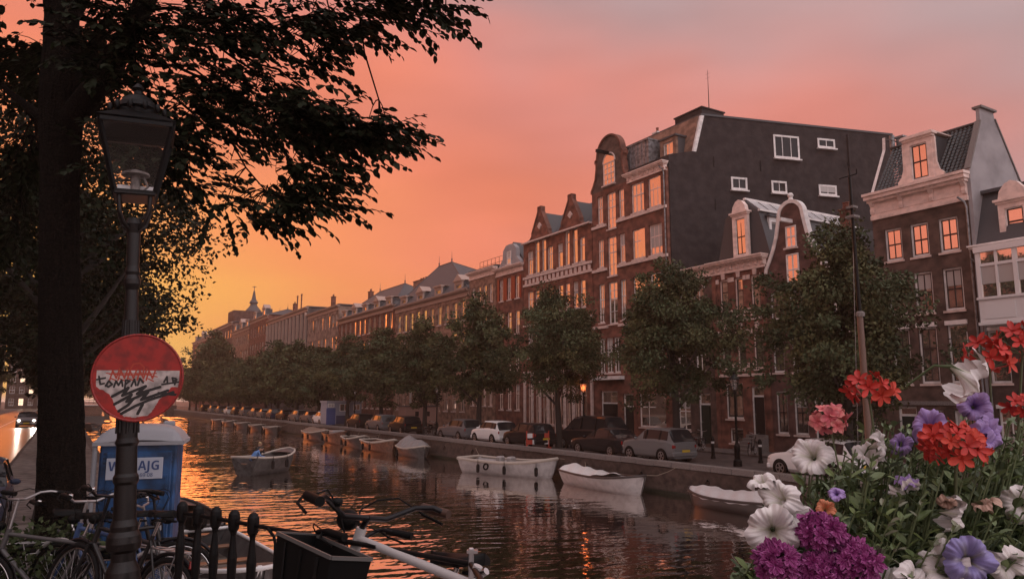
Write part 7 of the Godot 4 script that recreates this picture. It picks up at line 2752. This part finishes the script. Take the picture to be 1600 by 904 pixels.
func leaf(b: Builder, at: Vector3, along: Vector3, face: Vector3, l: float) -> void:  # a toothed oval blade folded along its midrib
	var side := along.cross(face).normalized()
	var up := side.cross(along).normalized()
	var m0 := at
	var m1 := at + along * l * 0.45 - up * l * 0.03
	var m2 := at + along * l - up * l * 0.10
	for s in [1.0, -1.0]:
		var p = at + along * l * 0.22 + side * s * l * 0.30 + up * l * 0.06
		var q = at + along * l * 0.55 + side * s * l * 0.36 + up * l * 0.05
		var e = at + along * l * 0.80 + side * s * l * 0.21 + up * l * 0.0
		if s > 0:
			b.tri(m0, p, m1); b.tri(p, q, m1); b.tri(q, e, m1); b.tri(e, m2, m1)
		else:
			b.tri(m0, m1, p); b.tri(p, m1, q); b.tri(q, m1, e); b.tri(e, m1, m2)


func elm() -> void:
	var foot := Vector3(-4.27, quay_height(8.6) - 0.02, -7.35)
	var t := thing("big_elm", "big elm in the foreground with a dark bare trunk and overhanging boughs", "tree", Transform3D(Basis.IDENTITY, foot))
	var up := func(x: float, y: float, z: float) -> Vector3: return Vector3(x, y, z) - foot
	var b := Builder.new()
	var f := FastNoiseLite.new()
	f.seed = 8
	f.frequency = 1.6
	var axis := func(h: float) -> Vector3: return Vector3(-0.085 * h + 0.02 * sin(h * 1.3), h, 0.02 * cos(h))
	b.grid(func(u: float, v: float) -> Vector3:
		var h := v * 8.4
		var a := u * TAU
		var r := 0.222 + 0.20 * exp(-h * 3.2) - 0.010 * h + 0.035 * exp(-pow((h - 5.2) * 1.6, 2.0))
		var n: float = f.get_noise_3d(cos(a) * 2.4, h * 0.35, sin(a) * 2.4)
		var ridge := absf(f.get_noise_3d(cos(a) * 5.0, h * 0.5 + 9.0, sin(a) * 5.0))
		var furrow := absf(f.get_noise_3d(cos(a) * 11.0, h * 1.1 + 20.0, sin(a) * 11.0))
		r *= 1.0 + 0.05 * n + 0.10 * exp(-h * 2.0) * sin(a * 5.0) - 0.07 * ridge - 0.16 * furrow
		return axis.call(h) + Vector3(cos(a) * r, 0, -sin(a) * r), 120, 150)
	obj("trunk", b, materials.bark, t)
	var clumps := [
		[Vector3(-5.25, 8.2, -8.10), Vector3(0.85, 0.75, 0.55), 1.0], [Vector3(-3.755, 7.868, -6.800), Vector3(0.77, 0.65, 0.65), 1.0], [Vector3(-2.658, 7.790, -6.400), Vector3(0.66, 0.33, 0.65), 0.9], [Vector3(-1.857, 7.644, -6.300), Vector3(0.60, 0.35, 0.65), 1.0],
		[Vector3(-1.20, 7.90, -6.200), Vector3(0.43, 0.24, 0.5), 1.0], [Vector3(-0.78, 7.80, -6.000), Vector3(0.30, 0.20, 0.45), 0.9], [Vector3(-2.814, 7.066, -6.600), Vector3(0.63, 0.46, 0.65), 1.1], [Vector3(-1.996, 6.855, -6.300), Vector3(0.57, 0.46, 0.65), 1.2],
		[Vector3(-1.55, 6.70, -6.200), Vector3(0.44, 0.28, 0.5), 1.1], [Vector3(-1.18, 6.66, -6.100), Vector3(0.26, 0.16, 0.4), 0.9], [Vector3(-1.857, 6.237, -6.300), Vector3(0.46, 0.30, 0.5), 1.2], [Vector3(-2.254, 6.087, -6.500), Vector3(0.48, 0.23, 0.5), 1.1],
		[Vector3(-3.336, 6.762, -6.800), Vector3(0.53, 0.47, 0.6), 1.1], [Vector3(-5.55, 7.15, -8.3), Vector3(0.62, 0.62, 0.5), 0.9], [Vector3(-3.990, 7.095, -7.300), Vector3(0.48, 0.48, 0.5), 1.0], [Vector3(-5.75, 6.4, -8.4), Vector3(0.45, 0.51, 0.5), 0.8], [Vector3(-2.374, 7.337, -6.500), Vector3(0.34, 0.28, 0.5), 0.5],
		# above the picture
		[Vector3(-5.2, 9.9, -7.6), Vector3(1.7, 1.2, 1.6), 0.35], [Vector3(-3.2, 9.6, -6.6), Vector3(1.6, 1.0, 1.5), 0.35], [Vector3(-4.4, 11.6, -7.4), Vector3(1.9, 1.3, 1.8), 0.3], [Vector3(-6.4, 8.4, -8.2), Vector3(1.2, 1.2, 1.2), 0.4], [Vector3(-1.6, 8.9, -5.6), Vector3(1.1, 0.6, 1.0), 0.4],
	]
	# limbs that carry the clumps
	var fork: Vector3 = axis.call(7.1 - foot.y)
	var limbs := [
		[axis.call(7.05 - foot.y), [up.call(-4.15, 7.75, -7.2), up.call(-3.6, 8.7, -7.0), up.call(-2.9, 9.4, -6.7), up.call(-1.9, 9.8, -6.4)], 0.135],
		[axis.call(8.2 - foot.y), [up.call(-5.0, 9.2, -7.3), up.call(-5.4, 10.4, -7.5)], 0.12], [axis.call(8.2 - foot.y), [up.call(-4.5, 9.6, -7.6), up.call(-4.3, 11.6, -7.6)], 0.13],
		[axis.call(6.9 - foot.y), [up.call(-5.0, 7.3, -7.6), up.call(-5.8, 7.9, -8.0)], 0.07],
	]
	var nodes := PackedVector3Array()
	for q in limbs:
		var pts := [q[0]]
		pts.append_array(q[1])
		var curve := Curve3D.new()
		for i in pts.size():
			var d: Vector3 = (pts[mini(i + 1, pts.size() - 1)] - pts[maxi(i - 1, 0)]) / 6.0
			curve.add_point(pts[i], -d, d)
		var line := curve.get_baked_points()
		var pp := []
		var rr := []
		for i in range(0, line.size(), 2):
			var h := float(i) / line.size()
			pp.append(line[i] + Vector3(f.get_noise_1d(h * 3) * 0.05, 0, f.get_noise_1d(h * 3 + 40) * 0.05))
			rr.append(lerpf(q[2], q[2] * 0.35, h))
			nodes.append(line[i])
		b = Builder.new()
		b.tube(pp, rr, 10)
		obj("limb", b, materials.bark, t)
	var r := RandomNumberGenerator.new()
	r.seed = 77
	var leaves := []
	var twigs := Builder.new()
	for k in clumps.size():
		var q: Array = clumps[k]
		var c: Vector3 = q[0] - foot
		var rad: Vector3 = q[1]
		# a bough from the nearest limb into the clump
		var from := nodes[0]
		for p in nodes:
			if p.distance_to(c) + maxf(0.0, c.y - p.y) * 1.5 < from.distance_to(c) + maxf(0.0, c.y - from.y) * 1.5:
				from = p
		var out := Vector3(c.x - from.x, 0, c.z - from.z)
		out = out.normalized() if out.length() > 0.1 else Vector3.RIGHT
		var far := c + out * rad.x * 0.6 + Vector3(0, -0.05, 0)
		b = Builder.new()
		var line := []
		var rr := []
		for i in 11:
			var h := i / 10.0
			var p := from.lerp(far, h) + Vector3(0, (0.22 * sin(PI * h) - 0.05 * h), 0) * from.distance_to(far) * 0.5
			line.append(p + Vector3(f.get_noise_2d(h * 4, k * 7.0), f.get_noise_2d(h * 4 + 30, k * 7.0), f.get_noise_2d(h * 4 + 60, k * 7.0)) * 0.10)
			rr.append(lerpf(0.020, 0.005, h))
		line[0] = from
		b.tube(line, rr, 7)
		obj("bough", b, materials.bark, t)
		var volume := rad.x * rad.y * rad.z
		var n := int(clampf(q[2] * 560.0 * pow(volume, 0.78), 30, 700))
		var hubs := []
		for i in 9:
			hubs.append(spot_in_ball(r).normalized() * r.randf_range(0.3, 1.0))
		for i in n:
			var o = (hubs[r.randi() % hubs.size()] * 0.72 + spot_in_ball(r) * 0.50).limit_length(1.0)
			var p = c + o * rad
			var dir := (out * 0.9 + Vector3(o.x, 0, o.z) * 0.8 + spot_in_ball(r) * 0.55 + Vector3(0, -0.22, 0)).normalized()
			var len := r.randf_range(0.22, 0.52)
			# its twig starts at the bough
			var near: Vector3 = line[0]
			for m in line:
				if m.distance_to(p) < near.distance_to(p):
					near = m
			if r.randf() < 0.5:
				limb(twigs, near, p, 0.006, 0.004, 0.05, 3, 4)
			var steps := int(len / 0.042)
			var prev = p
			var tw := [p]
			for j in steps:
				var h := float(j) / steps
				var dd := (dir + Vector3(0, -0.35 * h * h, 0)).normalized()
				var here = prev + dd * 0.042
				tw.append(here)
				var sgn := 1.0 if j % 2 else -1.0
				var side := dd.cross(Vector3.UP).normalized() * sgn
				var along := (dd * 0.75 + side * 0.75 * (1.0 - 0.5 * h) + Vector3(0, -0.25, 0) + spot_in_ball(r) * 0.42).normalized()
				var face := (Vector3.UP + spot_in_ball(r) * 0.55).normalized()
				leaves.append([here, along, face, r.randf_range(0.065, 0.115) * (1.0 - 0.25 * h)])
				prev = here
			twigs.tube(tw, 0.0028, 3, false)
	var tw_o := obj("twigs", twigs, materials.bark, t)
	tw_o.set_meta("kind", "stuff")
	# the leaves nearest the camera singly, the rest as one
	var eye := Vector3(0, 4.4, 0) - foot
	leaves.sort_custom(func(p: Array, q: Array) -> bool: return p[0].distance_squared_to(eye) * (1.0 if p[0].y + foot.y < 8.3 else 9.0) < q[0].distance_squared_to(eye) * (1.0 if q[0].y + foot.y < 8.3 else 9.0))
	var one := leaf_mesh()
	var lm: StandardMaterial3D = mat("single_leaf", Color(0.014, 0.018, 0.008), 0.6, {"metallic_specular": 0.25, "cull_mode": BaseMaterial3D.CULL_DISABLED})
	b = Builder.new()
	b.use_tint = true
	for i in leaves.size():
		var q: Array = leaves[i]
		if i < 300:
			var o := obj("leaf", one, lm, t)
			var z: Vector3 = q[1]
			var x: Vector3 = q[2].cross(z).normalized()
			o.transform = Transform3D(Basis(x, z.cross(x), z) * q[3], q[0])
		else:
			var v := r.randf_range(0.7, 1.35)
			b.tint = Color(v, v, v * 0.95)
			leaf(b, q[0], q[1], q[2], q[3])
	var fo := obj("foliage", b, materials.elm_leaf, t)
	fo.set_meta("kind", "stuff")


# ------------------------------------------------------------------ flowers over the railing, close to the camera
func tinted(called: String, rough := 0.6, glow := 0.5) -> StandardMaterial3D:
	return mat(called, Color.WHITE, rough, {"tinted": true, "backlight": Color(glow, glow, glow), "cull_mode": BaseMaterial3D.CULL_DISABLED})


func petunia(parent: Node, at: Vector3, face: Vector3, R: float, col: Color, vein: Color, sd: int, called := "bloom") -> void:
	var r := RandomNumberGenerator.new()
	r.seed = sd
	var z := face.normalized()
	var x := Vector3.UP.cross(z).normalized()
	var o := sub(parent, called, Transform3D(Basis(x, z.cross(x), z), at))
	var b := Builder.new()
	b.use_tint = true
	var nu := 84
	var nv := 12
	var ph := [r.randf() * TAU, r.randf() * TAU, r.randf() * TAU]
	var droop := r.randf_range(0.1, 0.55)
	var flop := r.randf() * TAU
	var pt := func(fu: float, v: float) -> Vector3:
		var a := TAU * fu
		var lobe := absf(sin(a * 2.5 + ph[0]))
		var rad := R * (0.09 + 0.91 * pow(v, 1.25)) * (1.0 - 0.17 * pow(1.0 - lobe, 3.0) * v + 0.05 * sin(a * 3 + ph[1]) * v + 0.025 * sin(a * 17 + ph[2]) * v)
		var depth := -R * 1.25 * pow(1.0 - v, 2.1) + R * 0.13 * sin(a * 9.0 + ph[1]) * pow(v, 4.0) + R * 0.22 * sin(a * 5.0 + ph[2]) * pow(v, 3.0) + R * 0.05 * sin(a * 22.0 + ph[0]) * pow(v, 3.0) - R * 0.25 * pow(v, 5.0)
		depth -= droop * R * pow(v, 3.0) * (1.0 + cos(a - flop))
		return Vector3(cos(a) * rad, sin(a) * rad, depth)
	var grid := []
	var norms := []
	for j in nv + 1:
		var row := PackedVector3Array()
		var nrow := PackedVector3Array()
		for i in nu + 1:
			var fu := float(i) / nu
			var v := float(j) / nv
			row.append(pt.call(fu, v))
			var v0 := clampf(v - 0.02, 0.0, 0.96)
			nrow.append((pt.call(fu, minf(v0 + 0.04, 1.0)) - pt.call(fu, v0)).cross(pt.call(fu + 0.004, v) - pt.call(fu - 0.004, v)).normalized())
		grid.append(row)
		norms.append(nrow)
	for j in nv:
		var v := (j + 0.5) / nv
		for i in nu:
			var a := TAU * (i + 0.5) / nu
			var ray := pow(absf(cos(a * 2.5 + ph[0])), 6.0) * (1.0 - v) * 1.1
			var m := clampf(ray + smoothstep(0.35, 0.0, v) * 0.8, 0, 1)
			b.tint = col.lerp(vein, m) * (1.0 - 0.09 * float(i % 4 == 0) - 0.05 * r.randf())
			b.quadn(grid[j][i], grid[j + 1][i], grid[j + 1][i + 1], grid[j][i + 1], norms[j][i], norms[j + 1][i], norms[j + 1][i + 1], norms[j][i + 1])
	obj("petals", b, tinted("petal"), o)
	b = Builder.new()
	b.use_tint = true
	b.tint = Color(0.06, 0.085, 0.03)
	for k in 5:
		var a := TAU * k / 5
		var d := Vector3(cos(a), sin(a), 0)
		b.tri(Vector3(0, 0, -R * 1.3) + d * R * 0.12, d * R * 0.28 + Vector3(0, 0, -R * 0.75), Vector3(0, 0, -R * 1.3) + d.rotated(Vector3.BACK, 0.9) * R * 0.12)
	b.tube([Vector3(0, 0, -R * 1.25), Vector3(0, -R * 0.35, -R * 1.7), Vector3(0, -R * 1.6, -R * 1.9)], [R * 0.085, R * 0.05, R * 0.05], 6)
	obj("calyx", b, tinted("stalk"), o)


func floret_mesh(sd: int, petals: int, frill: float, col: Color, edge: Color) -> ArrayMesh:  # unit size, facing z
	var r := RandomNumberGenerator.new()
	r.seed = sd
	var b := Builder.new()
	b.use_tint = true
	for k in petals:
		var a := TAU * k / petals + r.randf_range(-0.16, 0.16)
		var len := r.randf_range(0.85, 1.1)
		var wide := r.randf_range(0.26, 0.38) * 5.0 / petals * (1.3 if frill > 0.0 else 1.0)
		var curl := r.randf_range(-0.15, 0.4)
		var basis := Basis(Vector3.BACK, a) * Basis(Vector3.RIGHT, 0.0)
		var n := 6
		var twist := r.randf_range(-0.3, 0.3)
		var pt := func(i: int, j: int) -> Vector3:
			var u := float(j) / n
			var w := wide * pow(sin(PI * clampf(0.06 + u * 0.90, 0, 1)), 0.7) * (0.5 + 0.75 * u)
			var e := float(i) / 4.0 * 2 - 1
			return basis * Vector3(e * w, u * len, 0.35 * u - curl * u * u + 0.10 * e * e + twist * e * u * 0.4 + frill * sin(e * 6 + k * 2.0 + u * 5) * u)
		for j in n:
			for i in 4:
				b.tint = col.lerp(edge, pow((j + 0.5) / n, 3.0) * (1.0 if frill > 0 else 0.35)) * r.randf_range(0.92, 1.08)
				b.quad(pt.call(i, j), pt.call(i + 1, j), pt.call(i + 1, j + 1), pt.call(i, j + 1))
	return b.done()


func flower_head(parent: Node, at: Vector3, R: float, kinds: Array, count: int, size: float, stem_to: Vector3, sd: int, flat := 0.75, spread := 1.0) -> void:
	var r := RandomNumberGenerator.new()
	r.seed = sd
	var o := sub(parent, "bloom", Transform3D(Basis.IDENTITY, at))
	var st := Builder.new()
	st.use_tint = true
	st.tint = Color(0.11, 0.13, 0.065)
	for k in count:
		var h := 1.0 - 1.75 * (k + 0.5) / count
		var a := k * 2.39996 + r.randf() * 0.5
		var d := Vector3(sqrt(maxf(1 - h * h, 0)) * cos(a), h, sqrt(maxf(1 - h * h, 0)) * sin(a))
		var p := d * R * Vector3(1, flat, 1) * r.randf_range(0.72, 1.1) * spread
		var z := (d + spot_in_ball(r) * 0.5 + Vector3(0, 0, 0.35)).normalized()
		var x := (Vector3.UP if absf(z.y) < 0.9 else Vector3.RIGHT).cross(z).normalized()
		var f := obj("floret", kinds[k % kinds.size()], tinted("petal"), o)
		f.transform = Transform3D(Basis(x, z.cross(x), z) * Basis(Vector3.BACK, r.randf() * TAU) * (size * r.randf_range(0.8, 1.15)), p)
		st.tube([Vector3(0, -R * 0.55, 0), p - z * size * 0.15], size * 0.045, 4, false)
	var e := stem_to - at
	st.tube([Vector3(0, -R * 0.5, 0), e * 0.45 + Vector3(0.006, -R * 0.2, 0.004), e], [R * 0.06, R * 0.055, R * 0.06], 6)
	obj("stalk", st, tinted("stalk"), o)


func flowers() -> void:
	var soil := Vector3(0.62, 4.06, -1.14)
	var t := thing("flower_planter", "planter full of dense green foliage hooked on the railing at the right", "planter")
	var b := Builder.new()
	var turn := Basis(ACROSS, Vector3.UP, -ALONG)
	b.soft_box(Vector3(0.62, 3.88, -1.16), Vector3(0.86, 0.22, 0.24), 0.02, turn)
	obj("box", b, mat("planter_dark", Color(0.03, 0.035, 0.03), 0.6), t)
	b = Builder.new()
	for k in [-0.3, 0.3]:
		b.tube([Vector3(0.62, 3.95, -1.16) + turn * Vector3(k, 0.05, -0.13), Vector3(0.62, 3.8, -1.16) + turn * Vector3(k, 0.0, -0.16), Vector3(0.62, 3.70, -1.16) + turn * Vector3(k, 0, -0.10)], 0.008, 6)
	obj("hook", b, materials.iron, t)
	# foliage: leaves on many branching stems
	var r := RandomNumberGenerator.new()
	r.seed = 41
	var lv := []
	var stems := Builder.new()
	stems.use_tint = true
	stems.tint = Color(0.12, 0.15, 0.07)
	for k in 1350:
		var d := spot_in_ball(r)
		var tip := soil + Vector3(d.x * 0.40 + 0.045, absf(d.y) * 0.25 + 0.03 + 0.03 * r.randf(), d.z * 0.20)
		tip += turn * Vector3(0, 0, 0.02) - Vector3(0, 0.10 * pow(absf(d.x), 3.0), 0)
		if d.x < -0.55:
			tip.y -= 0.06
		var root := soil + Vector3(d.x * 0.28, 0, d.z * 0.08)
		var pts := []
		for i in 7:
			var h := i / 6.0
			pts.append(root.lerp(tip, h) + Vector3(d.x, 0, d.z) * 0.03 * sin(h * PI) + Vector3(0, 0.03 * sin(h * PI * 0.8), 0))
		stems.tube(pts, [0.0018, 0.0018, 0.0016, 0.0014, 0.0013, 0.0012, 0.001], 4, false)
		for i in range(2, 7):
			for m in 2 if i < 6 else 4:
				var a := r.randf() * TAU
				var grow: Vector3 = (pts[i] - pts[i - 1]).normalized()
				var along := (grow * 0.7 + Vector3(cos(a), r.randf_range(-0.3, 0.5), sin(a))).normalized()
				lv.append([pts[i].lerp(pts[i - 1], r.randf()), along, (Vector3.UP + spot_in_ball(r) * 0.6).normalized(), r.randf_range(0.012, 0.030) * (0.7 if i == 6 else 1.0)])
	var so := obj("stems", stems, tinted("stalk"), t)
	so.set_meta("kind", "stuff")
	lv.sort_custom(func(p: Array, q: Array) -> bool: return p[0].distance_squared_to(Vector3(0, 4.4, 0)) < q[0].distance_squared_to(Vector3(0, 4.4, 0)))
	var greens := [mat("green_leaf", Color(0.15, 0.20, 0.08), 0.55, {"backlight": Color(0.4, 0.4, 0.4), "cull_mode": 2}), mat("grey_green_leaf", Color(0.21, 0.22, 0.15), 0.6, {"backlight": Color(0.4, 0.4, 0.4), "cull_mode": 2}), mat("dark_green_leaf", Color(0.10, 0.145, 0.05), 0.5, {"backlight": Color(0.4, 0.4, 0.4), "cull_mode": 2})]
	var narrow := Builder.new()
	narrow.xf = Transform3D(Basis.from_scale(Vector3(0.62, 1, 1)), Vector3.ZERO)
	leaf(narrow, Vector3.ZERO, Vector3.BACK, Vector3.UP, 1.0)
	var one := narrow.done()
	b = Builder.new()
	b.use_tint = true
	for i in lv.size():
		var q: Array = lv[i]
		var z: Vector3 = q[1]
		var x: Vector3 = q[2].cross(z).normalized()
		var xf := Transform3D(Basis(x, z.cross(x), z) * q[3], q[0])
		if i < 300:
			var o := obj("leaf", one, greens[i % 3], t)
			o.transform = xf
		else:
			var v := r.randf_range(0.6, 1.35)
			b.tint = Color(0.15 * v, 0.20 * v, 0.08 * v * r.randf_range(0.8, 1.5))
			b.xf = xf * Transform3D(Basis.from_scale(Vector3(0.62, 1, 1)), Vector3.ZERO)
			leaf(b, Vector3.ZERO, Vector3.BACK, Vector3.UP, 1.0)
	var fo := obj("foliage", b, tinted("stalk"), t)
	fo.set_meta("kind", "stuff")
	# petunias
	var white := Color(0.70, 0.655, 0.64)
	var white_in := Color(0.48, 0.47, 0.36)
	var lilac := Color(0.36, 0.25, 0.52)
	var lilac_in := Color(0.17, 0.09, 0.30)
	var p := thing("petunia_plant", "white petunia trailing at the lower left of the flowers", "flowering plant", Transform3D.IDENTITY, "petunias in the planter")
	var n := 0
	for q in [[Vector3(0.347, 4.221, -1.020), 0.043, Vector3(-0.35, 0.05, 1)], [Vector3(0.370, 4.263, -1.070), 0.033, Vector3(-0.6, 0.35, 0.5)], [Vector3(0.442, 4.318, -1.120), 0.037, Vector3(-0.5, 0.3, 0.8)], [Vector3(0.405, 4.239, -1.08), 0.030, Vector3(0.3, 0.2, 0.8)], [Vector3(0.352, 4.172, -1.0), 0.030, Vector3(-0.3, -0.3, 1)], [Vector3(0.355, 4.288, -1.09), 0.026, Vector3(-0.5, 0.8, 0.5)]]:
		petunia(p, q[0], q[2], q[1] * 0.82, white, white_in, 500 + n)
		n += 1
	p = thing("petunia_plant", "white petunia scattered through the right half of the flowers, topmost seen sideways", "flowering plant", Transform3D.IDENTITY, "petunias in the planter")
	for q in [[Vector3(0.630, 4.410, -1.000), 0.036, Vector3(0.55, -0.62, 0.35)], [Vector3(0.532, 4.323, -1.120), 0.024, Vector3(-0.2, 0.8, 0.6)], [Vector3(0.548, 4.335, -1.10), 0.022, Vector3(0.6, 0.3, 0.6)], [Vector3(0.535, 4.193, -0.960), 0.034, Vector3(-0.55, 0.4, 0.6)], [Vector3(0.475, 4.180, -0.980), 0.034, Vector3(-0.1, 0.9, 0.5)], [Vector3(0.596, 4.246, -1.000), 0.025, Vector3(0.75, -0.1, 0.5)], [Vector3(0.672, 4.260, -1.000), 0.026, Vector3(-0.5, 0.1, 0.9)], [Vector3(0.543, 4.270, -1.040), 0.022, Vector3(0.3, -0.7, 0.6)], [Vector3(0.512, 4.172, -0.96), 0.030, Vector3(0.5, 0.5, 0.6)], [Vector3(0.618, 4.190, -0.95), 0.024, Vector3(0.1, -0.4, 0.9)]]:
		petunia(p, q[0], q[2], q[1], white, white_in, 520 + n)
		n += 1
	p = thing("petunia_plant", "lilac petunia whose blooms surround the dense red geranium head", "flowering plant", Transform3D.IDENTITY, "petunias in the planter")
	for q in [[Vector3(0.588, 4.366, -1.060), 0.030, Vector3(-0.5, 0.5, 0.7)], [Vector3(0.570, 4.335, -1.100), 0.019, Vector3(-0.3, 0.4, 0.9)], [Vector3(0.659, 4.389, -1.060), 0.027, Vector3(-0.35, 0.15, 0.9)], [Vector3(0.652, 4.350, -1.020), 0.030, Vector3(0.2, 0.25, 0.95)], [Vector3(0.668, 4.362, -1.03), 0.026, Vector3(0.5, 0.5, 0.7)], [Vector3(0.543, 4.291, -1.040), 0.018, Vector3(0.1, 0.95, 0.3)], [Vector3(0.430, 4.275, -1.010), 0.013, Vector3(-0.5, 0.4, 0.8)]]:
		petunia(p, q[0], q[2], q[1] * 0.82, lilac, lilac_in, 540 + n)
		n += 1
	p = thing("petunia_plant", "blue violet petunia facing the camera at the bottom edge", "flowering plant", Transform3D.IDENTITY, "petunias in the planter")
	petunia(p, Vector3(0.555, 4.204, -0.930), Vector3(-0.35, 0.15, 0.95), 0.029, Color(0.25, 0.22, 0.46), Color(0.30, 0.29, 0.22), 560)
	p = thing("petunia_plant", "tiny peach coloured bloom between the white petunias and the leaves", "flowering plant", Transform3D.IDENTITY, "petunias in the planter")
	petunia(p, Vector3(0.424, 4.252, -1.03), Vector3(-0.3, 0.4, 0.9), 0.013, Color(0.62, 0.22, 0.11), Color(0.5, 0.3, 0.15), 561)
	p = thing("petunia_plant", "withered peach and brown petunia blooms above the blue violet one", "flowering plant", Transform3D.IDENTITY, "petunias in the planter")
	for q in [[Vector3(0.612, 4.268, -0.99), 0.017, Vector3(-0.5, 0.9, -0.2)], [Vector3(0.572, 4.258, -1.0), 0.012, Vector3(-0.2, -0.6, 0.8)]]:
		petunia(p, q[0], q[2], q[1], Color(0.46, 0.30, 0.23), Color(0.24, 0.14, 0.09), 562 + n, "withered_bloom")
		n += 1
	# magenta double blooms
	var mag := Color(0.19, 0.012, 0.115)
	var mag_edge := Color(0.36, 0.09, 0.27)
	var kinds := []
	for k in 3:
		kinds.append(floret_mesh(600 + k, 7, 0.14, mag, mag_edge))
	p = thing("verbena_plant", "deep magenta frilled flower heads at the bottom left of the flowers", "flowering plant")
	for q in [[Vector3(0.404, 4.226, -1.000), 0.031], [Vector3(0.339, 4.193, -0.980), 0.029], [Vector3(0.440, 4.193, -0.980), 0.031], [Vector3(0.393, 4.178, -0.990), 0.033]]:
		flower_head(p, q[0], q[1] * 0.78, kinds, 34, 0.0125, soil + Vector3(-0.2, 0, 0.02), 610 + n, 0.85)
		n += 1
	# geraniums
	var red := Color(0.50, 0.034, 0.024)
	var reds := [floret_mesh(620, 5, 0.0, red, Color(0.62, 0.07, 0.04)), floret_mesh(621, 5, 0.0, red * 0.85, red), floret_mesh(622, 5, 0.0, Color(0.56, 0.055, 0.03), Color(0.62, 0.10, 0.06))]
	p = thing("geranium_plant", "red geranium with an open loose head on a tall stem before the mast", "flowering plant", Transform3D.IDENTITY, "geraniums in the planter")
	flower_head(p, Vector3(0.526, 4.412, -1.100), 0.027, reds, 13, 0.0148, soil + Vector3(-0.07, 0.08, 0.0), 630, 0.55, 1.1)
	p = thing("geranium_plant", "red geranium with the biggest and densest round head", "flowering plant", Transform3D.IDENTITY, "geraniums in the planter")
	flower_head(p, Vector3(0.588, 4.338, -1.000), 0.037, reds, 34, 0.0145, soil + Vector3(-0.02, 0.06, 0.06), 631, 0.62)
	p = thing("geranium_plant", "red geranium with the two highest heads at the right edge", "flowering plant", Transform3D.IDENTITY, "geraniums in the planter")
	flower_head(p, Vector3(0.676, 4.455, -1.050), 0.025, reds, 11, 0.016, soil + Vector3(0.08, 0.1, 0.0), 632, 1.0)
	flower_head(p, Vector3(0.724, 4.474, -1.050), 0.028, reds, 13, 0.016, soil + Vector3(0.1, 0.1, 0.0), 633, 0.8)
	flower_head(p, Vector3(0.700, 4.388, -1.03), 0.016, reds, 7, 0.011, soil + Vector3(0.08, 0.1, 0.0), 634, 0.8)
	var pinks := [floret_mesh(640, 5, 0.03, Color(0.56, 0.10, 0.13), Color(0.66, 0.25, 0.25)), floret_mesh(641, 5, 0.03, Color(0.60, 0.13, 0.14), Color(0.66, 0.3, 0.25))]
	p = thing("geranium_plant", "pink geranium, the only pink head, at the upper left of the flowers", "flowering plant", Transform3D.IDENTITY, "geraniums in the planter")
	flower_head(p, Vector3(0.475, 4.366, -1.120), 0.021, pinks, 15, 0.0135, soil + Vector3(-0.12, 0.06, 0.0), 642, 1.0)
